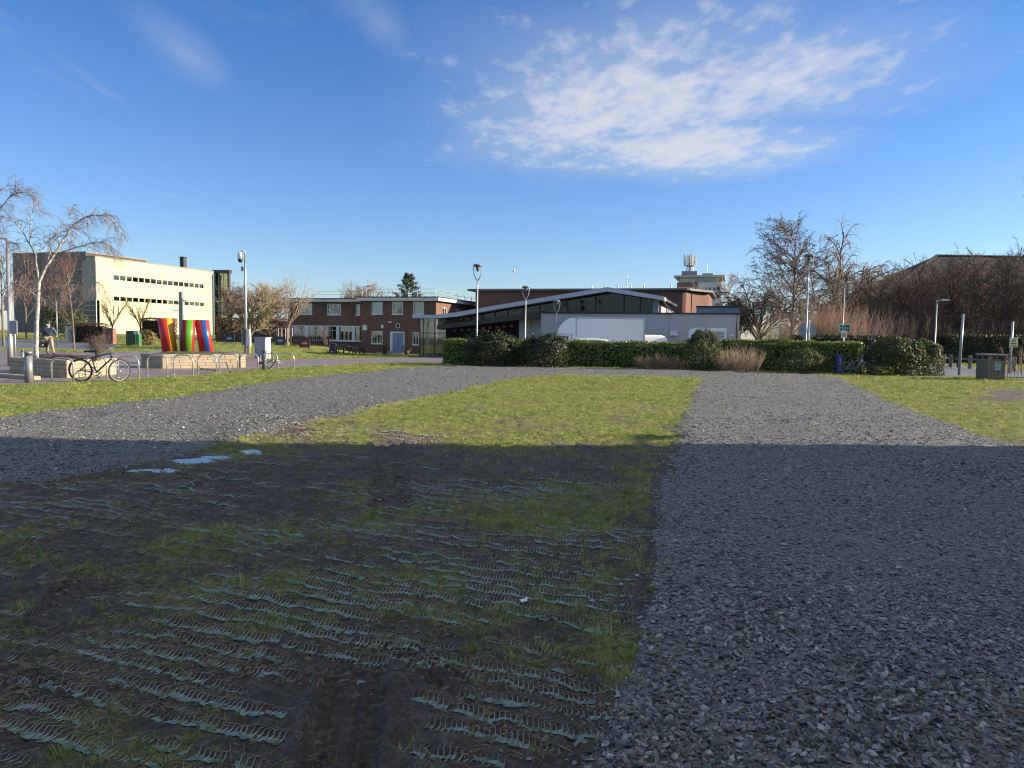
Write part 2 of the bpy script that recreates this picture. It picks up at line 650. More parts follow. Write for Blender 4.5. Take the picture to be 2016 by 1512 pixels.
def zones(x, y, soft_edge=True):
    """gravel mask, zone number, grass cover and height of the ground at (x, y)"""
    x = np.asarray(x, float)
    y = np.asarray(y, float)
    base = rise(x, y)
    wx = x + 0.34 * (fbm(x * 2.2, y * 2.2, 5, 3, 0.62) - 0.5) * np.clip(y / 8, 0.6, 1.6)
    wy = y + 0.34 * (fbm(x * 2.2 + 31, y * 2.2, 5, 5, 0.62) - 0.5) * np.clip(y / 6, 0.6, 2.5)
    px, py = project(wx, wy, base)
    def is_gravel(a, b_):
        return in_poly(a, b_, GR_LEFT) | in_poly(a, b_, GR_LINK) | in_poly(a, b_, GR_RIGHT)
    gr = is_gravel(px, py)
    soft = gr.astype(float)
    if soft_edge:
        for dx_, dy_ in ((0.14, 0.05), (-0.14, -0.05), (0.05, 0.3), (-0.05, -0.3)):
            qx, qy = project(wx + dx_, wy + dy_, base)
            soft = soft + is_gravel(qx, qy)
        soft = soft / 5.0
    sx, sy = project(x + 0.03 * (fbm(x * 3, y * 3, 2, 8) - 0.5), y, base)
    pz = in_poly(sx, sy, PLAZA)
    rd = in_poly(sx, sy, ROADL)
    pr = in_poly(sx, sy, PATHR)
    cp = in_poly(sx, sy, CARPARK)
    zone = np.zeros(x.shape, np.int32)
    zone[cp] = 5
    zone[pr] = 4
    zone[rd] = 3
    zone[pz] = 2
    zone[gr] = 1
    # grass cover
    n1 = fbm(x * 1.3, y * 0.9, 4, 11)
    n2 = fbm(x * 5.5, y * 4.0, 3, 13)
    g = 0.24 + 0.42 * smooth(9.3, 12.0, y) + 0.15 * smooth(12, 19, y) + 1.0 * (n1 - 0.5) + 0.7 * (n2 - 0.5)
    far = smooth(18, 24, y)
    g = np.maximum(g, far * (0.82 + 0.35 * (n2 - 0.5)))
    g = g + blobs(px, py, GREEN) * 0.68 - blobs(px, py, BROWN)
    lawn_l = (px < 900) & (py < 830) & (zone == 0)
    g = np.where(lawn_l, g + 0.25, g)
    g = np.clip(g, 0, 1)
    pud = np.zeros(x.shape)
    dmin = np.full(x.shape, 9.0)
    for b in PUD:
        d = np.sqrt(((sx - b[0]) / b[2]) ** 2 + ((sy - b[1]) / b[3]) ** 2)
        pud = np.maximum(pud, np.clip(1.5 - d, 0, 1))
        dmin = np.minimum(dmin, d)
    # height
    h = base.copy()
    near = 1 - smooth(14, 30, y)
    rough = (fbm(x * 2.1, y * 2.1, 3, 21) - 0.5) * 0.06 + (fbm(x * 9, y * 9, 3, 23) - 0.5) * 0.045 * near + (fbm(x * 34, y * 34, 2, 25) - 0.5) * 0.026 * near
    gravel_h = 0.035 + (fbm(x * 0.9, y * 0.9, 3, 31) - 0.5) * 0.07 + (fbm(x * 6, y * 6, 3, 33) - 0.5) * 0.03
    pile = blobs(px, py, [(1480, 1235, 110, 60, 0.055), (1700, 1330, 260, 120, 0.06), (1900, 1420, 260, 120, .05), (1250, 1480, 90, 60, 0.05), (1900, 930, 120, 25, .03), (1300, 1230, 50, 120, .02), (760, 800, 120, 14, .06), (480, 862, 60, 16, .05), (600, 835, 120, 12, .05), (300, 930, 140, 16, .04), (250, 800, 140, 8, .05)])
    hz_ = np.where(zone <= 1, (gravel_h + pile) * soft + rough * (1 - soft), 0.0)
    h = h + hz_
    fl = 1 - smooth(1.3, 3.2, dmin)
    edge_n = (fbm(x * 3.5, y * 11, 4, 29, 0.6) - 0.5) * 0.034
    h = np.where(zone <= 1, h * (1 - fl) + (base - 0.004 - 0.012 * (1 - smooth(0.75, 1.25, dmin)) + edge_n) * fl, h)
    # wheel ruts pressed into the mud
    for (ax, ay, bx, by, w, dep) in RUTS:
        dx, dy = bx - ax, by - ay
        L = math.hypot(dx, dy)
        tx, ty = dx / L, dy / L
        s = (x - ax) * tx + (y - ay) * ty
        q = -(x - ax) * ty + (y - ay) * tx
        inside = smooth(-0.1, 0.15, s) * smooth(-0.1, 0.15, L - s) * (1 - smooth(w * 0.42, w * 0.58, np.abs(q)))
        lug = np.where(np.sin((s + np.abs(q) * 0.35) / 0.045 * 2 * math.pi / 2) > 0.1, 1.0, 0.0) * (np.abs(q) > w * 0.10)
        rib = np.where(np.abs(np.abs(q) - w * 0.2) < 0.012, 1.0, 0.0)
        ridge = np.exp(-((np.abs(q) - w * 0.58) / 0.035) ** 2) * smooth(-0.1, 0.15, s) * smooth(-0.1, 0.15, L - s)
        m = (zone == 0)
        h = np.where(m, h + inside * (-dep * 1.3 + 0.020 * lug + 0.014 * rib) + ridge * dep * 0.7, h)
        g = np.where(m, g * (1 - 0.85 * inside), g)
    return zone, g, h, pud


def _gp(px, py):
    d = ray(px, py)
    t = -EYE / d.z
    return d.x * t, d.y * t


RUTS = []
for (a, b, w, dep) in (((655, 1560), (705, 1300), 0.30, 0.028), ((770, 1000), (765, 870), 0.42, 0.03), ((890, 1360), (760, 1270), 0.10, 0.02), ((920, 1350), (790, 1255), 0.05, 0.015),
                       ((40, 1230), (150, 1140), 0.12, 0.02), ((380, 960), (440, 930), 0.16, 0.03), ((0, 1330), (120, 1395), 0.10, .016), ((30, 1312), (150, 1375), 0.10, .016), ((1040, 1240), (1090, 1215), .16, .015)):
    RUTS.append((*_gp(*a), *_gp(*b), w, dep))

rows = []
Y = 1.15
while Y < 420:
    rows.append(Y)
    Y += max(0.011, min(Y * Y / (EYE * 740.0) * 1.15, Y * 0.06))
rows = np.array(rows)
NC = 760
tt = np.linspace(-1, 1, NC)
cols = 0.86 * tt + 0.25 * tt ** 5
GX = np.outer(rows + 0.9, cols)
GY = np.repeat(rows[:, None], NC, 1)
zone, grass, hgt, pud = zones(GX, GY)
NR = len(rows)
vid = np.arange(NR * NC).reshape(NR, NC)
quads = np.stack([vid[:-1, :-1], vid[:-1, 1:], vid[1:, 1:], vid[1:, :-1]], -1).reshape(-1, 4)
fz = zone[:-1, :-1].reshape(-1)
allv = np.stack([GX, GY, hgt], -1).reshape(-1, 3)
ga = grass.reshape(-1)
pa = pud.reshape(-1)


def sub_sheet(name, mask, mat, kindname='structure', label=None):
    q = quads[mask]
    if len(q) == 0:
        return None
    used, inv = np.unique(q.ravel(), return_inverse=True)
    me = mesh_np(name, allv[used], inv.reshape(-1, 4), mat, True, {'cover': ga[used], 'wet': pa[used]})
    o = link(name, me)
    return tag(o, label, None, None, kindname)


def attr(nt, name):
    a = N(nt, 'ShaderNodeAttribute')
    a.attribute_name = name
    return a.outputs['Fac']


def mat_lawn():
    m, nt, b = new_mat('lawn_soil')
    tcn = N(nt, 'ShaderNodeTexCoord')
    o = tcn.outputs['Object']
    cover = attr(nt, 'cover')
    wet = attr(nt, 'wet')
    f1 = tex_noise(nt, 1.7, 6, 0.65, o)
    f2 = tex_noise(nt, 26, 5, 0.7, o)
    f3 = tex_noise(nt, 110, 3, 0.6, o)
    mud = ramp(nt, f2, [(0.28, (0.058, 0.050, 0.044)), (0.5, (0.122, 0.106, 0.090)), (0.75, (0.25, 0.222, 0.185))])
    f4 = tex_noise(nt, 4.5, 5, 0.6, o)
    mud = mixrgb(nt, 0.75, mud, ramp(nt, f4, [(0.3, (0.55, 0.53, 0.52)), (0.7, (1.35, 1.33, 1.3))]), 'MULTIPLY')
    mud = mixrgb(nt, nmath(nt, 'MULTIPLY', f1, 0.5), mud, (0.105, 0.070, 0.046))
    gr = ramp(nt, f2, [(0.25, (0.10, 0.125, 0.024)), (0.5, (0.205, 0.24, 0.05)), (0.8, (0.35, 0.365, 0.10))])
    gr = mixrgb(nt, ramp(nt, f1, [(0.35, (0, 0, 0)), (0.75, (0.6, 0.6, 0.6))]), gr, (0.22, 0.18, 0.075))
    k = nmath(nt, 'ADD', cover, nmath(nt, 'MULTIPLY', nmath(nt, 'SUBTRACT', f3, 0.5), 0.9))
    k = nmath(nt, 'ADD', k, nmath(nt, 'MULTIPLY', nmath(nt, 'SUBTRACT', f2, 0.5), 0.8))
    mr = N(nt, 'ShaderNodeMapRange', interpolation_type='SMOOTHSTEP')
    nt.links.new(k, mr.inputs[0])
    mr.inputs[1].default_value = 0.28
    mr.inputs[2].default_value = 0.72
    mud = mixrgb(nt, nmath(nt, 'MULTIPLY', wet, 0.6, True), mud, (0.022, 0.018, 0.014))
    col = mixrgb(nt, mr.outputs[0], mud, gr)
    nt.links.new(col, b.inputs['Base Color'])
    rr = nmath(nt, 'SUBTRACT', 0.85, nmath(nt, 'MULTIPLY', wet, 0.5))
    nt.links.new(rr, b.inputs['Roughness'])
    b.inputs['Specular IOR Level'].default_value = 0.3
    hh = nmath(nt, 'ADD', nmath(nt, 'MULTIPLY', f2, 0.7), nmath(nt, 'MULTIPLY', f3, 0.5))
    bump(nt, b, hh, 1.0, 0.05)
    return m


def mat_gravel_bed():
    m, nt, b = new_mat('gravel_bed')
    tcn = N(nt, 'ShaderNodeTexCoord')
    o = tcn.outputs['Object']
    f1 = tex_noise(nt, 0.9, 5, 0.6, o)
    v = N(nt, 'ShaderNodeTexVoronoi')
    v.inputs['Scale'].default_value = 34
    nt.links.new(o, v.inputs['Vector'])
    sepc = N(nt, 'ShaderNodeSeparateColor')
    nt.links.new(v.outputs['Color'], sepc.inputs[0])
    v2 = N(nt, 'ShaderNodeTexVoronoi')
    v2.inputs['Scale'].default_value = 80
    nt.links.new(o, v2.inputs['Vector'])
    sp2 = N(nt, 'ShaderNodeSeparateColor')
    nt.links.new(v2.outputs['Color'], sp2.inputs[0])
    c = ramp(nt, sepc.outputs[0], [(0.0, (0.046, 0.046, 0.042)), (0.5, (0.113, 0.111, 0.100)), (0.8, (0.245, 0.238, 0.213)), (1.0, (0.45, 0.43, 0.38))])
    c2 = ramp(nt, sp2.outputs[0], [(0.0, (0.046, 0.046, 0.043)), (0.7, (0.128, 0.126, 0.114)), (1.0, (0.30, 0.285, 0.25))])
    col = mixrgb(nt, 0.5, c, c2)
    col = mixrgb(nt, ramp(nt, f1, [(0.45, (0, 0, 0)), (0.8, (0.45, 0.45, 0.45))]), col, (0.15, 0.13, 0.11))
    nt.links.new(col, b.inputs['Base Color'])
    b.inputs['Roughness'].default_value = 0.62
    hh = nmath(nt, 'ADD', nmath(nt, 'MULTIPLY', sepc.outputs[1], 0.6), nmath(nt, 'SUBTRACT', 1.0, v.outputs['Distance']))
    hh = nmath(nt, 'ADD', hh, nmath(nt, 'MULTIPLY', sp2.outputs[1], 0.4))
    bump(nt, b, hh, 1.0, 0.02)
    return m


def mat_tar(name, c0, c1, rough=0.75, wetk=0.0):
    m, nt, b = new_mat(name)
    tcn = N(nt, 'ShaderNodeTexCoord')
    o = tcn.outputs['Object']
    f1 = tex_noise(nt, 0.35, 6, 0.65, o)
    f2 = tex_noise(nt, 60, 3, 0.6, o)
    col = ramp(nt, f1, [(0.3, c0), (0.7, c1)])
    col = mixrgb(nt, 0.35, col, ramp(nt, f2, [(0.3, tuple(v * 0.6 for v in c0)), (0.7, tuple(v * 1.3 for v in c1))]))
    nt.links.new(col, b.inputs['Base Color'])
    r = ramp(nt, f1, [(0.4, (rough,) * 3), (0.62, (rough - wetk,) * 3)])
    nt.links.new(r, b.inputs['Roughness'])
    bump(nt, b, f2, 0.3, 0.01)
    return m


m_lawn = mat_lawn()
m_gravel = mat_gravel_bed()
lawn = sub_sheet('ground', fz == 0, m_lawn, 'structure', 'worn grass and churned mud of the field')
track = sub_sheet('gravel_road', fz == 1, m_gravel, 'structure', 'crushed slate gravel laid as a temporary road')
sub_sheet('plaza_pavement', fz == 2, mat_tar('plaza_tarmac', (0.15, 0.115, 0.105), (0.22, 0.175, 0.16), 0.7, 0.35), 'structure', 'pinkish tarmac plaza and path beyond the cycle hoops')
sub_sheet('road', fz == 3, mat_tar('road_asphalt', (0.10, 0.10, 0.11), (0.15, 0.15, 0.16), 0.7, 0.25), 'structure', 'grey road passing behind the planters')
sub_sheet('path', fz == 4, mat_tar('path_asphalt', (0.13, 0.13, 0.14), (0.19, 0.19, 0.20), 0.7, 0.2), 'structure', 'grey footpath behind the litter bin')
sub_sheet('car_park_pavement', fz == 5, mat_tar('yard_asphalt', (0.08, 0.08, 0.085), (0.13, 0.13, 0.14), 0.75, 0.2), 'structure', 'asphalt yard behind the hedge')

# land far beyond and behind the photographer
big = MB()
big.box(-1500, 1500, -600, 2500, -6, -1.2)
tag(big.build('terrain', M('far_land', (0.07, 0.08, 0.03), 0.95, 0.3, 0.05)), 'flat green land reaching to the horizon', None, None, 'structure')
rear = MB()
rear.box(-60, 60, -60, 1.6, -0.4, -0.06)
tag(rear.build('ground', M('rear_ground', (0.06, 0.055, 0.035), 0.95, 0.3, 0.6)), 'field behind the viewpoint', None, None, 'structure')

# ------------------------------------------------------------------ puddles
m_water, nt, b = new_mat('puddle_water')
b.inputs['Base Color'].default_value = (0.05, 0.042, 0.033, 1)
b.inputs['Roughness'].default_value = 0.06
b.inputs['IOR'].default_value = 1.33
b.inputs['Specular IOR Level'].default_value = 0.9
f = tex_noise(nt, 14, 2, 0.5)
bump(nt, b, f, 0.10, 0.01)
for ip, (cxp, cyp, rx, ry) in enumerate(PUD):
    mb = MB()
    pts = []
    for k in range(28):
        a = 2 * math.pi * k / 28
        w = 1.0 + 0.25 * math.sin(3 * a + cxp) + 0.12 * math.sin(7 * a + cyp)
        gx, gy = _gp(cxp + rx * 1.7 * w * math.cos(a), cyp + ry * 1.6 * w * math.sin(a))
        pts.append((gx, gy))
    cx0, cy0 = _gp(cxp, cyp)
    z_, g_, hh_, p_ = zones(np.array([p[0] for p in pts] + [cx0]), np.array([p[1] for p in pts] + [cy0]))
    lev = -0.0075 - 0.002 * (ip % 3)
    mb.v = [(p[0], p[1], lev) for p in pts]
    mb.face(range(28))
    o = mb.build('puddle_water', m_water)
    tag(o, 'shallow puddle of standing water in the churned ground', None, None, 'structure')
# ------------------------------------------------------------------ gravel stones, grass blades (geometry nodes on point clouds)
def scatter(name, pts, scale, rot, pick, protos, kind='stuff', label=None):
    n = len(pts)
    me = bpy.data.meshes.new(name)
    me.vertices.add(n)
    me.vertices.foreach_set('co', np.asarray(pts, np.float32).ravel())
    for an, tp, av in (('sc', 'FLOAT_VECTOR', scale), ('ro', 'FLOAT_VECTOR', rot)):
        a = me.attributes.new(an, tp, 'POINT')
        a.data.foreach_set('vector', np.asarray(av, np.float32).ravel())
    a = me.attributes.new('pick', 'INT', 'POINT')
    a.data.foreach_set('value', np.asarray(pick, np.int32))
    o = link(name, me)
    coll = bpy.data.collections.new(name + '_pieces')
    for p in protos:
        coll.objects.link(p)
    ng = bpy.data.node_groups.new(name + '_nodes', 'GeometryNodeTree')
    ng.interface.new_socket('Geometry', in_out='INPUT', socket_type='NodeSocketGeometry')
    ng.interface.new_socket('Geometry', in_out='OUTPUT', socket_type='NodeSocketGeometry')
    gi = ng.nodes.new('NodeGroupInput')
    go = ng.nodes.new('NodeGroupOutput')
    ci = ng.nodes.new('GeometryNodeCollectionInfo')
    ci.inputs['Collection'].default_value = coll
    ci.inputs['Separate Children'].default_value = True
    ci.inputs['Reset Children'].default_value = True
    m2p = ng.nodes.new('GeometryNodeMeshToPoints')
    iop = ng.nodes.new('GeometryNodeInstanceOnPoints')
    iop.inputs['Pick Instance'].default_value = True

    def na(nm, tp):
        q = ng.nodes.new('GeometryNodeInputNamedAttribute')
        q.data_type = tp
        q.inputs[0].default_value = nm
        return q.outputs[0]
    L = ng.links.new
    L(gi.outputs[0], m2p.inputs['Mesh'])
    L(m2p.outputs[0], iop.inputs['Points'])
    L(ci.outputs[0], iop.inputs['Instance'])
    L(na('pick', 'INT'), iop.inputs['Instance Index'])
    L(na('ro', 'FLOAT_VECTOR'), iop.inputs['Rotation'])
    L(na('sc', 'FLOAT_VECTOR'), iop.inputs['Scale'])
    L(iop.outputs[0], go.inputs[0])
    md = o.modifiers.new('scatter', 'NODES')
    md.node_group = ng
    return tag(o, label, None, None, kind)


def hull(pts):
    import bmesh
    bm = bmesh.new()
    for p in pts:
        bm.verts.new(p)
    r = bmesh.ops.convex_hull(bm, input=bm.verts)
    bmesh.ops.delete(bm, geom=[e for e in r['geom_interior'] if isinstance(e, bmesh.types.BMVert)], context='VERTS')
    me = bpy.data.meshes.new('stone')
    bm.to_mesh(me)
    bm.free()
    return me


def mat_stone():
    m, nt, b = new_mat('slate_chip')
    oi = N(nt, 'ShaderNodeObjectInfo')
    tcn = N(nt, 'ShaderNodeTexCoord')
    f = tex_noise(nt, 2.5, 4, 0.6, tcn.outputs['Object'])
    c = ramp(nt, oi.outputs['Random'], [(0.0, (0.041, 0.041, 0.038)), (0.30, (0.087, 0.088, 0.081)), (0.55, (0.155, 0.154, 0.139)), (0.72, (0.27, 0.266, 0.240)), (0.84, (0.17, 0.153, 0.132)), (0.96, (0.33, 0.315, 0.29)), (1.0, (0.46, 0.435, 0.40))])
    c = mixrgb(nt, 0.45, c, ramp(nt, f, [(0.3, (0.4, 0.4, 0.4)), (0.75, (1.5, 1.5, 1.5))]), 'MULTIPLY')
    nt.links.new(c, b.inputs['Base Color'])
    b.inputs['Roughness'].default_value = 0.42
    bump(nt, b, f, 0.25, 0.05)
    return m


m_stone = mat_stone()
rs = np.random.RandomState(5)
stones = []
for i in range(9):
    k = 12
    p = rs.normal(size=(k, 3))
    p /= np.linalg.norm(p, axis=1)[:, None]
    ab = (1.0, rs.uniform(0.55, 0.9), rs.uniform(0.18, 0.42))
    p = p * np.array(ab) * rs.uniform(0.85, 1.1, (k, 1))
    me = hull(p * 0.5)
    me.materials.append(m_stone)
    stones.append(bpy.data.objects.new('stone', me))

# stones lie densely near and thin out with distance
P = []
S = []
TL = []
for (y0, y1, dens, sz) in ((1.6, 3.2, 3900, 1.0), (3.2, 5.0, 3100, 1.0), (5.0, 7.5, 1750, 1.15), (7.5, 11, 1000, 1.3), (11, 15, 620, 1.35), (15, 21, 360, 1.4), (21, 30, 130, 1.7), (30, 44, 45, 2.0)):
    w0 = 0.74 * y1 + 1.0
    n = int(dens * (y1 - y0) * 2 * w0)
    x = rs.uniform(-w0, w0, n)
    y = rs.uniform(y0, y1, n)
    keep = np.abs(x) < 0.74 * y + 1.0
    x, y = x[keep], y[keep]
    zn, g_, h_, pd = zones(x, y)
    px, py = project(x, y, h_)
    coarse = blobs(px, py, [(1480, 1235, 120, 70, 0.8), (1760, 1360, 300, 150, 0.9), (1250, 1470, 120, 80, .9), (1300, 1300, 50, 120, .4), (480, 862, 60, 16, .9), (640, 830, 120, 12, .9), (760, 805, 100, 10, .8), (300, 930, 140, 16, .4), (1900, 930, 140, 30, .5), (1340, 900, 30, 60, .4), (1700, 1480, 400, 60, .5)])
    coarse = np.clip(coarse + 0.6 * (fbm(x * 1.1, y * 1.1, 3, 41) - 0.5), 0, 1)
    k = (zn == 1) & (pd < 0.35)
    # a few strays outside the edge of the gravel
    stray = (zn == 0) & (rs.uniform(size=len(x)) < 0.004)
    near_edge = (zn == 0) & (rs.uniform(size=len(x)) < 0.5)
    z2, _, _, _ = zones(x[near_edge] + rs.normal(0, 0.22, near_edge.sum()), y[near_edge] + rs.normal(0, 0.30, near_edge.sum()), False)
    ne = np.zeros(len(x), bool)
    ne[np.where(near_edge)[0][z2 == 1]] = True
    k = k | stray | ne
    base = rs.lognormal(math.log(0.0112), 0.58, len(x)) * sz * (0.85 + 1.25 * coarse)
    base = np.clip(base, 0.005, 0.039 * sz)
    zz = h_ + base * 0.12
    P.append(np.stack([x, y, zz], -1)[k])
    S.append(np.stack([base[k], base[k], base[k]], -1) * 1.35)
    TL.append(0.14 + 0.42 * coarse[k])
P = np.concatenate(P)
S = np.concatenate(S)
TL = np.concatenate(TL)
R = np.stack([rs.normal(0, 1, len(P)) * TL, rs.normal(0, 1, len(P)) * TL, rs.uniform(0, 6.28, len(P))], -1)
tag(scatter('gravel', P, S, R, rs.randint(0, 9, len(P)), stones), 'loose grey slate chips covering the temporary road', None, None, 'stuff')
print('stones', len(P))


# grass -------------------------------------------------------------
def mat_blade():
    m, nt, b = new_mat('grass_blade')
    oi = N(nt, 'ShaderNodeObjectInfo')
    geo = N(nt, 'ShaderNodeNewGeometry')
    f = tex_noise(nt, 0.55, 4, 0.6, geo.outputs['Position'])
    c = ramp(nt, oi.outputs['Random'], [(0.0, (0.11, 0.17, 0.026)), (0.45, (0.215, 0.28, 0.048)), (0.8, (0.345, 0.38, 0.09)), (1.0, (0.52, 0.48, 0.21))])
    c = mixrgb(nt, ramp(nt, f, [(0.42, (0, 0, 0)), (0.7, (0.55, 0.55, 0.55))]), c, (0.40, 0.37, 0.11))
    nt.links.new(c, b.inputs['Base Color'])
    b.inputs['Roughness'].default_value = 0.55
    tr = N(nt, 'ShaderNodeBsdfTranslucent')
    nt.links.new(c, tr.inputs['Color'])
    mx = N(nt, 'ShaderNodeMixShader')
    mx.inputs[0].default_value = 0.35
    nt.links.new(b.outputs[0], mx.inputs[1])
    nt.links.new(tr.outputs[0], mx.inputs[2])
    nt.links.new(mx.outputs[0], nt.nodes['Material Output'].inputs['Surface'])
    return m


m_blade = mat_blade()
tufts = []
for i in range(7):
    mb = MB()
    nb = 13
    for j in range(nb):
        a = rs.uniform(0, 6.28)
        r0 = abs(rs.normal(0, 0.022))
        bx, by = r0 * math.cos(a), r0 * math.sin(a)
        h = rs.uniform(0.016, 0.042)
        lean = rs.uniform(0.2, 1.3) * h
        la = rs.uniform(0, 6.28)
        w = rs.uniform(0.0012, 0.0022)
        ca, sa = math.cos(la), math.sin(la)
        b0 = len(mb.v)
        mid = (bx + ca * lean * 0.35, by + sa * lean * 0.35, h * 0.65)
        tip = (bx + ca * lean, by + sa * lean, h)
        mb.v += [(bx - sa * w, by + ca * w, -0.004), (bx + sa * w, by - ca * w, -0.004), (mid[0] + sa * w * 0.8, mid[1] - ca * w * 0.8, mid[2]), (mid[0] - sa * w * 0.8, mid[1] + ca * w * 0.8, mid[2]), tip]
        mb.face((b0, b0 + 1, b0 + 2, b0 + 3))
        mb.face((b0 + 3, b0 + 2, b0 + 4))
    tufts.append(bpy.data.objects.new('tuft', mb.mesh('tuft', m_blade)))
P = []
S = []
for (y0, y1, dens, sz) in ((1.8, 4, 420, 0.8), (4, 7, 380, 0.85), (7, 11, 320, 0.95), (11, 15, 300, 1.0), (15, 21, 170, 1.35), (21, 30, 85, 1.9), (30, 46, 36, 2.7), (46, 80, 8, 4.0)):
    w0 = 0.74 * y1 + 1.0
    n = int(dens * (y1 - y0) * 2 * w0)
    x = rs.uniform(-w0, w0, n)
    y = rs.uniform(y0, y1, n)
    keep = np.abs(x) < 0.74 * y + 1.0
    x, y = x[keep], y[keep]
    zn, g_, h_, pd = zones(x, y)
    pr = np.clip((g_ - 0.10) * 1.35, 0.05, 1) ** 1.3
    zj, gj, _, _ = zones(x + rs.normal(0, 0.13, len(x)), y + rs.normal(0, 0.18, len(x)), False)
    k = ((zn == 0) | ((zn == 1) & (zj == 0))) & (rs.uniform(size=len(x)) < np.where(zn == 0, pr, 0.35)) & (pd < 0.3)
    x, y, h_, g_ = x[k], y[k], h_[k], g_[k]
    s = sz * np.clip(rs.lognormal(-0.05, 0.32, len(x)), 0.45, 1.9) * (0.75 + 0.4 * g_)
    P.append(np.stack([x, y, h_], -1))
    zs = s * (1.0 if y1 <= 11 else 0.68 / max(1.0, sz) ** 0.55)
    S.append(np.stack([s, s, zs], -1))
P = np.concatenate(P)
S = np.concatenate(S)
R = np.stack([rs.normal(0, 0.15, len(P)), rs.normal(0, 0.15, len(P)), rs.uniform(0, 6.28, len(P))], -1)
scatter('grass', P, S, R, rs.randint(0, 7, len(P)), tufts, 'stuff', 'short worn winter grass of the field')
print('tufts', len(P))

# clods of mud and flattened dead grass on the bare ground
m_clod = M('mud_clod', (0.115, 0.098, 0.082), 0.85, 0.5, 20.0, 0.5)
clods = []
for i in range(5):
    p = rs.normal(size=(14, 3))
    p /= np.linalg.norm(p, axis=1)[:, None]
    me = hull(p * np.array([1, rs.uniform(0.6, 0.95), rs.uniform(0.4, 0.7)]) * rs.uniform(0.75, 1.1, (14, 1)) * 0.5)
    me.materials.append(m_clod)
    clods.append(bpy.data.objects.new('clod', me))
m_dead = M('dead_grass', (0.26, 0.215, 0.13), 0.8, 0.4, 10.0)
deads = []
for i in range(5):
    mb = MB()
    for j in range(7):
        a = rs.uniform(0, 6.28)
        L = rs.uniform(0.02, 0.07)
        bx, by = rs.normal(0, 0.03, 2)
        w = rs.uniform(0.0009, 0.0018)
        ca_, sa_ = math.cos(a), math.sin(a)
        b0 = len(mb.v)
        mb.v += [(bx - sa_ * w, by + ca_ * w, 0.002), (bx + sa_ * w, by - ca_ * w, 0.002), (bx + ca_ * L * .6 + sa_ * w, by + sa_ * L * .6 - ca_ * w, rs.uniform(0.002, 0.016)), (bx + ca_ * L, by + sa_ * L, rs.uniform(0.001, 0.012))]
        mb.face((b0, b0 + 1, b0 + 2, b0 + 3))
    deads.append(bpy.data.objects.new('dead_blade', mb.mesh('dead_blade', m_dead)))
for nm, protos, dens, lo, hi, lb in (('mud_clods', clods, 420, 0.006, 0.030, 'small clods of churned mud on the bare ground'), ('dead_grass', deads, 260, 0.7, 1.3, 'flattened dead grass stalks strewn over the mud')):
    P = []
    for (y0, y1, kd) in ((1.8, 4, 0.8), (4, 7, 0.6), (7, 12.5, 0.35)):
        w0 = 0.74 * y1 + 1.0
        n = int(dens * kd * (y1 - y0) * 2 * w0)
        x = rs.uniform(-w0, w0, n)
        y = rs.uniform(y0, y1, n)
        k = (np.abs(x) < 0.74 * y + 1.0) & (x < 0.16 * y + 0.6)
        x, y = x[k], y[k]
        zn, g_, h_, pd = zones(x, y)
        patch = fbm(x * 1.9, y * 1.9, 3, 71 if nm == 'mud_clods' else 77)
        k = (zn == 0) & (pd < 0.2) & (rs.uniform(size=len(x)) < np.clip((patch - 0.32) * 3.0, 0.08, 1))
        P.append(np.stack([x, y, h_], -1)[k])
    P = np.concatenate(P)
    s_ = np.clip(rs.lognormal(math.log(0.011), 0.5, len(P)), lo, hi) if nm == 'mud_clods' else rs.uniform(lo, hi, len(P))
    R = np.stack([rs.normal(0, 0.3, len(P)), rs.normal(0, 0.3, len(P)), rs.uniform(0, 6.28, len(P))], -1) if nm == 'mud_clods' else np.stack([np.zeros(len(P)), np.zeros(len(P)), rs.uniform(0, 6.28, len(P))], -1)
    scatter(nm, P, np.stack([s_, s_, s_], -1), R, rs.randint(0, 5, len(P)), protos, 'stuff', lb)

# wavy strands of ground-protection mesh showing through the mud ------------
m_mesh, nt, b = new_mat('reinforcement_mesh')
hv = attr(nt, 'along')
f = tex_noise(nt, 30, 3, 0.6)
c = ramp(nt, hv, [(0.0, (0.42, 0.48, 0.43)), (0.22, (0.36, 0.375, 0.32)), (0.5, (0.27, 0.25, 0.20)), (1.0, (0.19, 0.165, 0.125))])
c = mixrgb(nt, 0.5, c, ramp(nt, f, [(0.3, (0.5, 0.5, 0.5)), (0.7, (1.3, 1.3, 1.3))]), 'MULTIPLY')
nt.links.new(c, b.inputs['Base Color'])
b.inputs['Roughness'].default_value = 0.5

PATCH = [(360, 1360, 200, 70, 1.0), (560, 1260, 140, 40, .9), (100, 1400, 120, 60, .8), (650, 1210, 200, 50, .8), (430, 1190, 140, 45, .85), (980, 1430, 170, 70, .9), (1010, 1340, 130, 50, .9), (1150, 1370, 90, 50, .8), (480, 1420, 160, 40, .8),
         (760, 1045, 120, 40, .9), (920, 970, 160, 30, .9), (1130, 1060, 130, 40, .7), (880, 1160, 200, 50, .75), (1100, 1160, 140, 40, .7), (160, 1000, 120, 20, .9), (520, 1050, 90, 30, .6), (1000, 1100, 220, 60, .5),
         (560, 1130, 120, 30, .5), (1150, 960, 120, 30, .6), (1290, 872, 120, 9, .9), (900, 850, 220, 14, .55), (1060, 860, 160, 10, .5), (760, 850, 130, 10, .5), (660, 840, 90, 7, .4), (400, 935, 60, 14, .6), (420, 905, 60, 10, .6), (330, 960, 50, 10, .5), (50, 1490, 90, 30, .8), (300, 1280, 110, 30, .7), (850, 1490, 70, 40, .7), (470, 1480, 160, 40, .8), (230, 1250, 60, 20, .6), (780, 1290, 160, 40, .5)]
V = []
F = []
AL = []
ang = math.radians(-21)
ca, sa = math.cos(ang), math.sin(ang)
Q = []
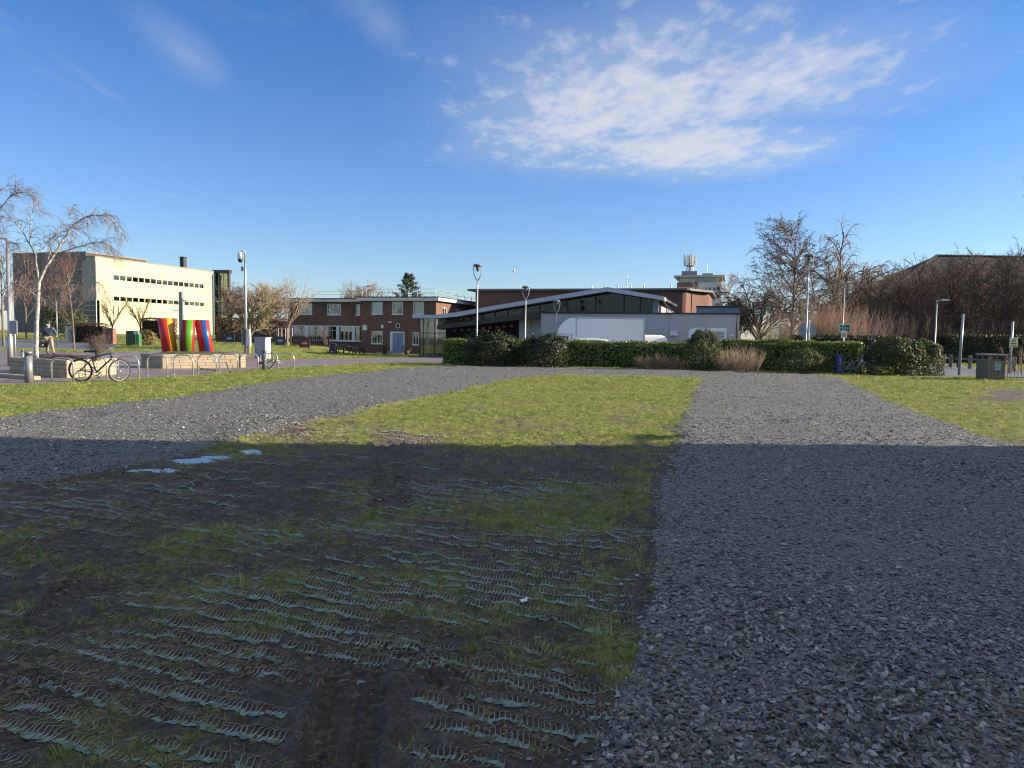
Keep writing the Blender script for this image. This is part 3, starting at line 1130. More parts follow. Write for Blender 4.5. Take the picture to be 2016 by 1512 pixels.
for k in range(-18, 60):
    off = 2.2 + k * 0.160 + rs.uniform(-0.022, 0.022)        # row origin on the Y axis
    s = np.arange(-9.5, 5.5, 0.0250)
    bend = 0.05 * np.sin(s * 0.9 + k * 0.25) + 0.012 * np.sin(s * 2.7 + 2.1 * k) + 0.006 * np.sin(s * 9 + k)
    x = s * ca - sa * bend
    y = off / 1.0 + s * sa + ca * bend
    ok = (y > 1.7) & (y < 15) & (np.abs(x) < 0.74 * y + 0.8)
    far_skip = (y > 8) & (np.arange(len(s)) % 2 == 1)
    ok &= ~far_skip
    ok &= ~((y > 8) & (k % 2 == 1))
    if not ok.any():
        continue
    x, y, s2 = x[ok], y[ok], s[ok]
    zn, g_, h_, pd = zones(x, y)
    px, py = project(x, y, h_)
    vis = 0.10 + blobs(px, py, PATCH) * 0.55 + 1.0 * (fbm(s2 * 1.7, np.full(len(s2), k * 3.7), 3, 61) - 0.5) + 0.25 * (vnoise(s2 * 9, np.full(len(s2), k * 1.3), 63) - 0.5)
    rut = ((px - 655) / 90) ** 2 + ((py - 1430) / 130) ** 2 < 1
    m = (zn == 0) & (vis > 0.20) & ~rut & (rs.uniform(size=len(x)) < 0.96)
    for xx, yy, vv in zip(x[m], y[m], vis[m]):
        Q.append((xx, yy, min(1.0, (vv - 0.22) * 2.4)))
Q = np.array(Q)
ns = 9
tt_ = np.linspace(0, 1, ns)
# S-shaped centre line across the row: starts low, climbs, hooks over at the far end
ac = (tt_ - 0.35) * 0.115
lat = 0.0115 * np.sin(tt_ * 2 * math.pi * 0.95 + 0.5) + 0.012 * tt_ ** 3
zz = -0.001 + 0.0135 * np.sin(np.clip(tt_ * 1.12, 0, 1) * math.pi) ** 0.8
rad = 0.0028 * (1 - 0.6 * tt_) + 0.0006
n = len(Q)
jl = rs.uniform(0.88, 1.12, n) * (0.75 + 0.5 * fbm(Q[:, 0] * 2.5, Q[:, 1] * 2.5, 2, 91))
jz = (0.25 + 0.75 * Q[:, 2]) * rs.uniform(0.8, 1.15, n)
wid = np.where(Q[:, 1] > 8, 1.5, 1.0)
pxs = Q[:, 0][:, None] + (-sa) * (ac[None] * jl[:, None]) + ca * (lat[None] * rs.uniform(0.88, 1.12, n)[:, None])
pys = Q[:, 1][:, None] + ca * (ac[None] * jl[:, None]) + sa * lat[None]
_, _, hz2, _ = zones(pxs.ravel(), pys.ravel())
pzs = np.maximum(hz2.reshape(n, ns), hz2.reshape(n, ns).mean(1)[:, None] - 0.004) + zz[None] * jz[:, None] - 0.001
ring = [(math.cos(a), math.sin(a)) for a in (math.radians(90), math.radians(210), math.radians(330))]
verts = np.zeros((n, ns, 3, 3), np.float32)
for q, (c_, s_) in enumerate(ring):
    r_ = rad[None, :] * wid[:, None] * (0.7 + 0.6 * Q[:, 2][:, None])
    verts[:, :, q, 0] = pxs + ca * c_ * r_ * 1.0
    verts[:, :, q, 1] = pys + sa * c_ * r_
    verts[:, :, q, 2] = pzs + s_ * r_
idx = np.arange(n * ns * 3).reshape(n, ns, 3)
fs = []
for q in range(3):
    q2 = (q + 1) % 3
    fs.append(np.stack([idx[:, :-1, q], idx[:, :-1, q2], idx[:, 1:, q2], idx[:, 1:, q]], -1).reshape(-1, 4))
me = mesh_np('mesh_strands', verts.reshape(-1, 3), np.concatenate(fs), m_mesh, True, {'along': np.broadcast_to(tt_[None, :, None], (n, ns, 3)).ravel()})
tag(link('ground_reinforcement_mesh', me), 'wavy plastic strands of ground reinforcement mesh poking through the mud', None, None, 'stuff')
# pale teal base of the mesh lying bare at the foot of the strands
strong = (Q[:, 2] + 0.9 * (fbm(Q[:, 0] * 4, Q[:, 1] * 9, 2, 93) - 0.5) + rs.uniform(-0.12, 0.12, len(Q))) > 0.30
B = Q[strong]
nb = len(B)
hx = np.array([-0.55, 0.55, 0.40, -0.40]) * 0.0252
hy = np.array([-0.050, -0.048, -0.014, -0.014])
jb = rs.uniform(0.85, 1.15, nb) * (0.45 + 0.9 * fbm(B[:, 0] * 3, B[:, 1] * 6, 2, 95))
bxs = B[:, 0][:, None] + ca * hx[None] * np.where(B[:, 1] > 8, 2, 1)[:, None] - sa * hy[None] * jb[:, None]
bys = B[:, 1][:, None] + sa * hx[None] * np.where(B[:, 1] > 8, 2, 1)[:, None] + ca * hy[None] * jb[:, None]
_, _, hb, _ = zones(bxs.ravel(), bys.ravel())
hb = np.maximum(hb.reshape(nb, 4), hb.reshape(nb, 4).mean(1)[:, None] - 0.003) + 0.0045
m_teal = M('teal_mesh_base', (0.125, 0.20, 0.15), 0.5, 0.6, 30.0)
me = mesh_np('mesh_base', np.stack([bxs, bys, hb], -1).reshape(-1, 3), np.arange(nb * 4).reshape(nb, 4), m_teal, False)
tag(link('ground_reinforcement_mesh', me), 'pale teal plastic of the reinforcement mesh lying bare in the mud', None, None, 'stuff')
print('strands', n, nb)
# ------------------------------------------------------------------ buildings
GRID = math.radians(-17.0)


def mat_brick(name, c1, c2, mortar, sc=1.0):
    m, nt, b = new_mat(name)
    tcn = N(nt, 'ShaderNodeTexCoord')
    sp = N(nt, 'ShaderNodeSeparateXYZ')
    nt.links.new(tcn.outputs['Object'], sp.inputs[0])
    cb = N(nt, 'ShaderNodeCombineXYZ')
    nt.links.new(nmath(nt, 'ADD', sp.outputs[0], sp.outputs[1]), cb.inputs[0])
    nt.links.new(sp.outputs[2], cb.inputs[1])
    br = N(nt, 'ShaderNodeTexBrick')
    br.inputs['Scale'].default_value = 1.0
    br.inputs['Brick Width'].default_value = 0.225 * sc
    br.inputs['Row Height'].default_value = 0.075 * sc
    br.inputs['Mortar Size'].default_value = 0.006 * sc
    br.inputs['Color1'].default_value = (*c1, 1)
    br.inputs['Color2'].default_value = (*c2, 1)
    br.inputs['Mortar'].default_value = (*mortar, 1)
    nt.links.new(cb.outputs[0], br.inputs['Vector'])
    f = tex_noise(nt, 0.6, 6, 0.65, tcn.outputs['Object'])
    f2 = tex_noise(nt, 5.0, 4, 0.65, tcn.outputs['Object'])
    col = mixrgb(nt, 0.55, br.outputs[0], ramp(nt, f, [(0.3, (0.55, 0.5, 0.5)), (0.7, (1.25, 1.2, 1.2))]), 'MULTIPLY')
    col = mixrgb(nt, 0.5, col, ramp(nt, f2, [(0.3, (0.6, 0.6, 0.6)), (0.7, (1.3, 1.3, 1.3))]), 'MULTIPLY')
    nt.links.new(col, b.inputs['Base Color'])
    b.inputs['Roughness'].default_value = 0.85
    bump(nt, b, br.outputs['Fac'], -0.4, 0.01)
    return m


def mat_glass(name, tint=(0.25, 0.32, 0.36), trans=0.45):
    m, nt, b = new_mat(name)
    nt.nodes.remove(b)
    g = N(nt, 'ShaderNodeBsdfGlossy')
    g.inputs['Roughness'].default_value = 0.03
    g.inputs['Color'].default_value = (0.8, 0.85, 0.9, 1)
    tcn = N(nt, 'ShaderNodeTexCoord')
    f = tex_noise(nt, 0.7, 2, 0.5, tcn.outputs['Object'])
    bp = N(nt, 'ShaderNodeBump')
    bp.inputs['Strength'].default_value = 0.05
    bp.inputs['Distance'].default_value = 0.05
    nt.links.new(f, bp.inputs['Height'])
    nt.links.new(bp.outputs[0], g.inputs['Normal'])
    t = N(nt, 'ShaderNodeBsdfTransparent')
    t.inputs['Color'].default_value = (*tint, 1)
    fr = N(nt, 'ShaderNodeFresnel')
    fr.inputs[0].default_value = 1.6
    k = nmath(nt, 'ADD', nmath(nt, 'MULTIPLY', fr.outputs[0], 1.0), 1.0 - trans - 0.35, True)
    mx = N(nt, 'ShaderNodeMixShader')
    nt.links.new(k, mx.inputs[0])
    nt.links.new(t.outputs[0], mx.inputs[1])
    nt.links.new(g.outputs[0], mx.inputs[2])
    nt.links.new(mx.outputs[0], nt.nodes['Material Output'].inputs['Surface'])
    return m


m_brick = mat_brick('brown_brick', (0.21, 0.095, 0.062), (0.15, 0.066, 0.048), (0.20, 0.15, 0.12))
m_brick_far = mat_brick('red_brick_far', (0.30, 0.12, 0.08), (0.24, 0.09, 0.065), (0.25, 0.2, 0.17))
m_white = M('white_paint', (0.72, 0.72, 0.70), 0.5, 0.06)
m_offwhite = M('weathered_white_fascia', (0.66, 0.66, 0.63), 0.6, 0.12, 0.8)
m_dark = M('dark_interior', (0.02, 0.02, 0.022), 0.8, 0.2)
m_felt = M('roof_felt', (0.06, 0.06, 0.065), 0.9, 0.2)
m_glass = mat_glass('window_glass', (0.55, 0.6, 0.62), 0.55)
m_glass_teal = mat_glass('tinted_teal_glass', (0.2, 0.42, 0.5), 0.5)
m_glass_dark = mat_glass('dark_reflective_glass', (0.16, 0.17, 0.2), 0.66)
m_curtain = M('curtain_cloth', (0.58, 0.56, 0.52), 0.9, 0.15, 4.0)
m_blue_door = M('blue_grey_door_paint', (0.20, 0.27, 0.40), 0.5, 0.06)
m_galv = M('galvanised_steel', (0.34, 0.35, 0.36), 0.45, 0.12, 6.0, 0, 0.6)
m_alu = M('pale_aluminium_fascia', (0.46, 0.49, 0.54), 0.45, 0.06, 1.0)
m_grey_render = M('grey_wall_panel', (0.39, 0.385, 0.38), 0.6, 0.05, 0.6)
m_black = M('black_metal', (0.022, 0.022, 0.024), 0.5, 0.2)
m_brown_beam = M('dark_brown_cladding', (0.050, 0.036, 0.034), 0.5, 0.2)


class Facade:
    """vertical plane through the ground point below picture column px at distance Y, turned by yaw"""

    def __init__(self, px, Y, yaw, zbase=None, py=650):
        p = at(px, py, Y)
        self.P = Vector((p.x, p.y, zbase if zbase is not None else gz(p.x, Y)))
        self.yaw = yaw
        self.u = Vector((math.cos(yaw), math.sin(yaw), 0))
        self.v = Vector((-math.sin(yaw), math.cos(yaw), 0))

    def sz(self, px, py, dy=0.0):
        d = ray(px, py)
        o = Vector((0, 0, EYE))
        q = self.P + self.v * dy
        t = (q - o).dot(self.v) / d.dot(self.v)
        h = o + d * t - self.P
        return h.dot(self.u), h.z

    def rect(self, px0, py0, px1, py1, dy=0.0):
        a = self.sz(px0, (py0 + py1) / 2, dy)[0]
        b = self.sz(px1, (py0 + py1) / 2, dy)[0]
        m = (px0 + px1) / 2
        return a, b, self.sz(m, py1, dy)[1], self.sz(m, py0, dy)[1]


def window(parent, r, y, nx=1, nz=1, fw=0.07, curtain=None, frame=None, glass=None, sill=True, name='window'):
    """r: hole (x0, x1, z0, z1); frame set into the hole, pane behind it"""
    x0, x1, z0, z1 = r
    mb = MB()
    y0, y1 = y - 0.03, y + 0.09
    mb.box(x0, x0 + fw, y0, y1, z0, z1)
    mb.box(x1 - fw, x1, y0, y1, z0, z1)
    mb.box(x0 + fw, x1 - fw, y0, y1, z0, z0 + fw)
    mb.box(x0 + fw, x1 - fw, y0, y1, z1 - fw, z1)
    for i in range(1, nx):
        xm = x0 + (x1 - x0) * i / nx
        mb.box(xm - fw * 0.4, xm + fw * 0.4, y0 + 0.01, y1 - 0.01, z0 + fw, z1 - fw)
    for i in range(1, nz):
        zm = z0 + (z1 - z0) * (0.68 if nz == 2 else i / nz)
        mb.box(x0 + fw, x1 - fw, y0 + 0.015, y1 - 0.015, zm - fw * 0.4, zm + fw * 0.4)
    if sill:
        mb.box(x0 - 0.05, x1 + 0.05, y - 0.12, y - 0.032, z0 - 0.06, z0 + 0.01)
    w = mb.build(name, frame or m_white, parent)
    g = MB().box(x0 + fw * 0.5, x1 - fw * 0.5, y + 0.05, y + 0.056, z0 + fw * 0.5, z1 - fw * 0.5).build('pane', glass or m_glass, w)
    if curtain:
        c = MB()
        wd = x1 - x0
        for a, b_ in curtain:
            xa, xb = x0 + wd * a, x0 + wd * b_
            n = max(3, int((xb - xa) / 0.09))
            pts = [(xa + (xb - xa) * i / n, y + 0.24 + 0.035 * (i % 2)) for i in range(n + 1)]
            bse = len(c.v)
            c.v += [(p[0], p[1], z0 + 0.03) for p in pts] + [(p[0], p[1], z1 - 0.03) for p in pts]
            for i in range(n):
                c.face((bse + i, bse + i + 1, bse + n + 2 + i, bse + n + 1 + i))
        c.build('curtain', m_curtain, w)
    return w


# ---- building just outside the picture on the right whose shadow covers the foreground
occ = thing('brick_house', 'two-storey brick building outside the frame whose shadow falls on the foreground', 'building', (14.2, 12.0, -0.06), 0)
# wall facing the field lies on the plane x = 0 of the building: build it turned by 90 degrees
wl_ = MB()
wl_.wall(0.3, 34.0, 0, 8.2, 0, 0.35, [(1.6 + 3.4 * i, 3.2 + 3.4 * i, z, z + 1.5) for i in range(9) for z in (1.0, 4.4)])
w_ = wl_.build('wall', m_brick, occ)
w_.rotation_euler = (0, 0, math.radians(-90))
for i in range(9):
    for z in (1.0, 4.4):
        q = window(occ, (1.6 + 3.4 * i, 3.2 + 3.4 * i, z, z + 1.5), 0.1, 2, 1)
        q.rotation_euler = (0, 0, math.radians(-90))
bo = MB()
bo.box(0.0, 12.0, -0.3, 0.0, 0, 8.2)
bo.box(11.7, 12.0, -34.0, -0.3, 0, 8.2)
bo.box(0.0, 12.0, -34.3, -34.0, 0, 8.2)
bo.build('wall', m_brick, occ)
rf = MB().box(-0.35, 12.35, -34.65, 0.30, 8.2, 8.5).build('roof', m_felt, occ)
lamp_b = MB().box(0.02, 0.12, 0.0, 1.05, 4.25, 4.33).box(-0.06, 0.20, 0.7, 1.15, 4.08, 4.25).build('wall_lamp', m_black, occ)

# ---- two-storey brick building left of centre
FB = Facade(858, 83, GRID, -0.5)
bb = thing('brick_building', 'brown brick two-storey building with white window frames and blue double door', 'building', FB.P, GRID)
X2 = FB.sz(710, 640)[0]
X1 = FB.sz(570, 640, 1.0)[0]
ztop2 = FB.sz(858, 592)[1]
ztop1 = FB.sz(640, 594, 1.0)[1]
up2 = [FB.rect(a, 594, b_, 619) for a, b_ in ((731.5, 753), (771.5, 793.5), (813, 834.5))]
lo2 = [FB.rect(731, 651.5, 753, 677), FB.rect(812, 653.5, 825, 679)]
door = FB.rect(768, 653, 796.5, 692)
door = (door[0], door[1], 0.28, door[3])
up1 = [FB.rect(588, 597, 614.5, 619, 1.0), FB.rect(644, 598, 671, 620, 1.0), FB.rect(700.5, 599, 709, 621, 1.0)]
lo1 = FB.rect(575, 641, 709, 670.5, 1.0)
lo1 = (lo1[0], X2 + 0.6, lo1[2], lo1[3])
vent = FB.rect(779.5, 637, 787, 646)
wb = MB()
wb.wall(X2, 0, 0, ztop2, 0, 0.3, up2 + lo2 + [door, vent])
wb.wall(X1, X2 - 0.002, 0, ztop1, 1.0, 1.3, up1 + [lo1])
D = 18.5
wb.box(X1, X1 + 0.3, 1.3, D - 6, 0, ztop1)
wb.box(X1, 0.0, D - 0.3, D, 0, ztop1)
wb.box(X2 - 0.001, X2 + 0.299, 0.3, 1.3, 0, ztop2)
wall = wb.build('wall', m_brick, bb)
# right-hand wall in the sun
sw_holes = [(2.0 + 4.0 * i, 3.15 + 4.0 * i, 3.65, 5.35) for i in range(4)]
sw = MB()
sw.wall(0.3, D, 0, ztop2, 0, 0.3, sw_holes)
sw_o = sw.build('wall', m_brick, bb)
sw_o.rotation_euler = (0, 0, math.radians(90))
for h in sw_holes:
    w = window(bb, h, 0.06, 2, 1, 0.08, [(0.0, 0.25), (0.78, 1.0)])
    w.rotation_euler = (0, 0, math.radians(90))
for h in up2:
    window(bb, h, 0.06, 1, 1, 0.09, [(0.02, 0.36), (0.72, 0.98)])
for h in lo2:
    window(bb, h, 0.06, 2, 1, 0.09, [(0.15, 0.85)])
for h in up1[:2]:
    window(bb, h, 1.06, 2, 1, 0.09, [(0.02, 0.3), (0.5, 0.72)])
window(bb, up1[2], 1.06, 1, 1, 0.09, [(0.1, 0.5)])
# long ground-floor window band: white frame, posts and panes with glazing bars
lw = MB()
n5 = 5
x0, x1, z0, z1 = lo1
lw.box(x0, x1, 0.96, 1.12, z0, z0 + 0.1).box(x0, x1, 0.96, 1.12, z1 - 0.1, z1)
cell = (x1 - x0) / n5
for i in range(n5 + 1):
    xm = min(max(x0 + cell * i, x0 + 0.07), x1 - 0.07)
    wdt = 0.07 if i in (0, n5) else 0.20
    lw.box(xm - wdt, xm + wdt, 0.95, 1.13, z0 + 0.1, z1 - 0.1)
lw.box(x0 - 0.06, x1 + 0.02, 0.86, 0.955, z0 - 0.08, z0)
lwo = lw.build('window', m_white, bb)
for i in range(n5):
    xa, xb = x0 + cell * i + 0.2, x0 + cell * (i + 1) - 0.2
    MB().box(xa, xb, 1.05, 1.056, z0 + 0.1, z1 - 0.1).build('pane', m_glass, lwo)
    gb = MB()
    for k in (1, 2):
        xm = xa + (xb - xa) * k / 3
        gb.box(xm - 0.02, xm + 0.02, 1.02, 1.048, z0 + 0.1, z1 - 0.1)
    gb.box(xa, xb, 1.022, 1.046, z0 + (z1 - z0) * 0.68, z0 + (z1 - z0) * 0.68 + 0.045)
    gb.build('glazing_bar', m_white, lwo)
    if i < 4:
        cu = MB()
        for k in range(3):
            xk = xa + (xb - xa) * (k + 0.12) / 3
            cu.box(xk, xk + (xb - xa) * 0.24, 1.32, 1.34, z0 + 0.05, z0 + (z1 - z0) * 0.62)
        cu.build('blind', M('pale_blue_blind', (0.42, 0.52, 0.60), 0.8, 0.1), lwo)
# blue double door with white surround
dx0, dx1, dz0, dz1 = door
fr = MB().box(dx0, dx0 + 0.32, -0.03, 0.15, dz0, dz1).box(dx1 - 0.12, dx1, -0.03, 0.15, dz0, dz1).box(dx0 + 0.32, dx1 - 0.12, -0.03, 0.15, dz1 - 0.16, dz1)
fr.build('door_frame', m_white, bb)
mid = (dx0 + 0.32 + dx1 - 0.12) / 2
for a, b_ in ((dx0 + 0.33, mid - 0.01), (mid + 0.01, dx1 - 0.13)):
    lf = MB().bbox(a, b_, 0.04, 0.10, dz0, dz1 - 0.17, 0.012)
    lf.box(a + 0.12, b_ - 0.12, 0.028, 0.042, dz0 + 0.2, dz0 + 0.9).box(a + 0.12, b_ - 0.12, 0.028, 0.042, dz0 + 1.1, dz1 - 0.4)
    d_ = lf.build('door', m_blue_door, bb)
    hx = mid - 0.09 if a < mid - 0.5 else mid + 0.05
    MB().box(hx, hx + 0.04, -0.02, 0.03, dz0 + 0.95, dz0 + 1.3).build('handle', m_galv, d_)
MB().box(dx0 - 0.5, dx1 + 0.3, -1.1, -0.04, 0.0, 0.26).box(dx0 - 0.9, dx1 + 0.5, -1.5, -1.1, 0.0, 0.13).build('step', M('stone_step', (0.3, 0.29, 0.27), 0.85, 0.15), bb)
vx0, vx1, vz0, vz1 = vent
vb = MB().box(vx0, vx1, -0.04, 0.1, vz0, vz0 + 0.07).box(vx0, vx1, -0.04, 0.1, vz1 - 0.07, vz1).box(vx0, vx0 + 0.07, -0.04, 0.1, vz0 + 0.07, vz1 - 0.07).box(vx1 - 0.07, vx1, -0.04, 0.1, vz0 + 0.07, vz1 - 0.07)
vo = vb.build('vent', m_white, bb)
for i in range(4):
    z = vz0 + 0.09 + i * 0.08
    MB().obox(((vx0 + vx1) / 2, 0.03, z), ((vx1 - vx0) / 2 - 0.08, 0, 0), (0, 0.03, 0.02), (0, -0.004, 0.006)).build('slat', m_black, vo)
ax, az = FB.sz(769, 635)
MB().lathe([(0.02, -0.08), (0.2, -0.06), (0.24, 0.02), (0.16, 0.12), (0.02, 0.16)], 12).build('alarm_box', m_white, bb, True).location = (ax, -0.12, az)
ax, az = FB.sz(718.5, 645)
MB().box(ax - 0.28, ax + 0.28, -0.05, 0.0, az - 0.3, az + 0.3).box(ax - 0.2, ax + 0.2, -0.06, -0.052, az - 0.22, az + 0.22).build('vent', m_white, bb)
ax, az = FB.sz(753, 643)
MB().box(ax - 0.15, ax + 0.15, -0.1, 0.0, az - 0.2, az + 0.2).build('alarm_box', m_offwhite, bb)
# flat roofs with pale fascia and dark edge
r1 = MB().box(X1 - 0.5, X2 + 0.05, 0.45, D, ztop1 - 0.02, ztop1 + 0.30)
r2 = MB().box(X2 - 0.35, 0.5, -0.5, D + 0.3, ztop2 - 0.02, ztop2 + 0.34)
ro = r2.build('roof', m_offwhite, bb)
r1.build('roof', m_offwhite, bb)
MB().box(X2 - 0.4, 0.55, -0.55, D + 0.35, ztop2 + 0.342, ztop2 + 0.44).box(X1 - 0.55, X2 - 0.41, 0.4, D + 0.05, ztop1 + 0.302, ztop1 + 0.40).build('roof_edge', m_felt, ro)
# curved guard rail around the flat roof: one post per bracket, three rails
rail = MB()
path = []
zr = ztop2 + 0.44
xs_ = np.linspace(X2 + 0.5, -0.3, 9)
posts = [(x, 0.3, zr, (0, 1)) for x in xs_] + [(-0.3, 0.3 + k * 2.4, zr, (-1, 0)) for k in range(1, 8)]
posts1 = [(x, 1.8, ztop1 + 0.4, (0, 1)) for x in np.linspace(X1 + 3.2, X2 - 0.8, 6)]
back = [(x, 9.5, zr, (0, 1)) for x in np.linspace(X2 + 0.5, -2.0, 6)]
m_rail = M('white_rail', (0.42, 0.42, 0.42), 0.5, 0.08)
for x, y, z, (dx, dy) in posts + posts1 + back:
    pb = MB().tube([(x, y, z), (x, y, z + 0.38), (x + dx * 0.08, y + dy * 0.08, z + 0.65), (x + dx * 0.30, y + dy * 0.30, z + 0.92)], [0.04, 0.04, 0.035, 0.03], 6)
    pb.box(x - 0.16, x + 0.16, y - 0.16, y + 0.16, z, z + 0.06)
    pb.build('rail_post', m_rail, ro)
for L in (posts, posts1, back):
    for fz_, off in ((0.91, 0.29), (0.5, 0.03)):
        MB().tube([(x + dx * off, y + dy * off, z + fz_) for x, y, z, (dx, dy) in L], 0.018, 5).build('rail', m_rail, ro)

# ---- flat-roofed brick hall behind, with its rounded sunlit end
FH = Facade(1342, 82, GRID, -0.5)
hall = thing('brick_hall', 'taller flat-roofed brick hall with a rounded sunlit end', 'building', FH.P, GRID)
xl = FH.sz(936, 590)[0]
zh = FH.sz(1342, 571.5)[1]
foot = [(xl, 0), (0, 0)]
for k in range(0, 9):
    a = math.radians(-75 + k * 11)
    foot.append((0.35 + 2.1 * (math.sin(a) + math.sin(math.radians(75))) * 0.9, 0.25 + 2.6 * (math.cos(math.radians(75)) * -1 + math.cos(a) * -1 + 2 * math.cos(math.radians(75)) + 0) * 0 + k * 0.55))
foot += [(foot[-1][0], 16), (xl, 16)]
MB().slab(foot, 0, zh).build('wall', m_brick, hall)
big_foot = [(p[0] + (0.45 if p[0] > -0.1 else -0.9 if p[0] < -1 else 0), p[1] + (0.4 if p[1] > 15 else -0.4)) for p in foot]
hr = MB().slab(big_foot, zh + 0.002, zh + 0.22).build('roof', M('dull_green_grey_roof_edge', (0.16, 0.17, 0.165), 0.7, 0.1), hall)
for k in range(7):
    x = -1.5 - k * 1.5
    MB().tube([(x, 2, zh + 0.22), (x, 2, zh + 0.75)], 0.06, 6).build('vent_pipe', m_galv, hr)
MB().box(0.9, 1.0, 0.05, 0.2, 0, zh - 0.02).build('downpipe', m_black, hall)
ax, az = FH.sz(1203, 556)
# antenna masts on the hall roof
ant = MB()
x, z = FH.sz(1227, 572)
ant.tube([(x, 3, zh + 0.2), (x, 3, zh + 1.9)], 0.03, 5).bar((x - 0.3, 3, zh + 1.5), (x + 0.3, 3, zh + 1.5), 0.03).bar((x - 0.22, 3, zh + 1.2), (x + 0.22, 3, zh + 1.2), 0.03).bar((x - 0.15, 3, zh + 0.9), (x + 0.15, 3, zh + 0.9), 0.03)
ant.build('aerial', m_galv, hr)
mast = thing('radio_mast', 'thin white mast with a bright tip rising behind the brick hall', 'mast', on(1009, 96))
MB().tube([(0, 0, 0), (0, 0, 10.4)], [0.06, 0.03], 6).build('pole', m_white, mast)
MB().lathe([(0.02, 10.4), (0.14, 10.5), (0.16, 10.7), (0.02, 10.85)], 8).build('lamp', m_white, mast, True)

# ---- entrance hall with the long sloping roof
FE = Facade(1065, 66, GRID, -0.4)
ent = thing('entrance_hall', 'glazed entrance hall under a long sloping grey roof edge', 'building', FE.P, GRID)
P_ = lambda px, py, dy=0.0: FE.sz(px, py, dy)
top = [P_(820, 619.5), P_(862, 620.5), P_(905, 615.5), P_(980, 602.3), P_(1100, 582.5), P_(1199, 566.5), P_(1255, 575.5), P_(1309, 585)]
bot = [P_(1309, 592.5), P_(1255, 584), P_(1199, 575), P_(1100, 591), P_(980, 610.5), P_(905, 624), P_(862, 627.5), P_(820, 626.5)]
ro_e = MB().prism(top + bot, -0.9, 1.2).build('roof', m_alu, ent)
# roof deck running back behind the edge
dk = MB()
t_in = [(a, z - 0.06) for a, z in top]
b_in = [(a, z + 0.04) for a, z in bot]
dk.prism(t_in + b_in, 1.2, 13.0)
dk.build('roof_deck', m_felt, ro_e)
# glazing under the roof edge
zlow = P_(1065, 640)[1]


def under(px):
    """height of the lower roof edge at picture column px"""
    pts = [(820, 626.5), (862, 627.5), (905, 624), (980, 610.5), (1100, 591), (1199, 575), (1255, 584), (1309, 592.5)]
    for (a, ya), (b_, yb) in zip(pts, pts[1:]):
        if a <= px <= b_:
            return ya + (yb - ya) * (px - a) / (b_ - a)


def strip(name, cols, ybot, mat, dy, th=0.03, parent=ent):
    for a, b_ in zip(cols, cols[1:]):
        q = [P_(a + 0.15, ybot(a), dy), P_(b_ - 0.15, ybot(b_), dy), P_(b_ - 0.15, under(b_) + 0.5, dy), P_(a + 0.15, under(a) + 0.5, dy)]
        MB().prism(q, dy, dy + th).build(name, mat, parent)


beam_top = lambda px: 640.5 - (px - 860) * (28.0 / 205)
beam_bot = lambda px: 648.5 - (px - 860) * (24.0 / 205)
strip('pane', [862, 880, 902, 925, 950, 975, 1000, 1030, 1062], lambda p: beam_top(p) - 0.2, m_glass_dark, 0.5)
strip('pane', [1064, 1090, 1117, 1142, 1172, 1199, 1228, 1260, 1284], lambda p: 622, m_glass_dark, 0.5)
mul = MB()
for c in (880, 902, 925, 950, 975, 1000, 1030, 1062, 1117, 1172, 1228, 1260, 1284):
    a, z0 = P_(c, 622, 0.45)
    _, z1 = P_(c, under(c) + 0.4, 0.45)
    if c < 1062:
        z0 = P_(c, beam_top(c), 0.45)[1]
    MB().box(a - 0.05, a + 0.05, 0.42, 0.49, z0, z1).build('mullion', m_black, ent)
# sloping dark beam
q = [P_(860, 640.5, -0.5), P_(1066, 612.3, -0.5), P_(1066, 624.5, -0.5), P_(860, 648.5, -0.5)]
MB().prism([q[3], q[2], q[1], q[0]], -0.5, 0.4).build('beam', m_brown_beam, ent)
# recessed entrance wall behind, glass doors and pale lit panels
gx0 = P_(862, 660, 3.0)[0]
gx1 = P_(1021, 660, 3.0)[0]
MB().wall(gx0, gx1, 0, 4.0, 3.0, 3.2).build('wall', m_dark, ent)
q0 = P_(1021, 660, 1.0)[0]
q1 = P_(1070, 660, 1.0)[0]
zt = P_(1045, 622, 1.0)[1]
m_cream = M('cream_wall_panel', (0.50, 0.46, 0.38), 0.6, 0.08)
for i in range(2):
    a = q0 + (q1 - q0) * i / 2
    b_ = q0 + (q1 - q0) * (i + 1) / 2
    pn = MB().bbox(a + 0.02, b_ - 0.02, 1.0, 1.2, 0, zt, 0.02).build('wall_panel', m_cream, ent)
    MB().box(a + 0.1, b_ - 0.1, 0.96, 0.998, 1.35, 1.42).box(a + 0.1, b_ - 0.1, 0.96, 0.998, 0.95, 1.02).build('rail', m_brown_beam, pn)
cx_, cz_ = P_(1032, 640, 0.8)
# side and back closing walls of the hall
xe = P_(1309, 600)[0]
zc_ = P_(1300, 594)[1]
zpk = P_(1199, 576)[1]
xw = P_(1064, 600)[0]
MB().box(xw, xe - 0.3, 5.0, 5.2, 0, zc_ - 0.25).build('wall', m_dark, ent)
MB().box(xe - 0.55, xe - 0.35, 0.6, 12.8, 0, zc_ - 0.35).build('wall', m_grey_render, ent)
a0 = P_(1285, 600, 0.4)[0]
a1 = P_(1297, 600, 0.4)[0]
MB().box(a0, a1, 0.35, 0.6, 0, P_(1290, 591, 0.4)[1]).build('wall_panel', m_grey_render, ent)
MB().bar((xe - 0.2, -0.6, zc_ + 0.2), (xe + 0.8, -0.2, zc_ - 1.1), 0.08).build('brace', m_alu, ent)
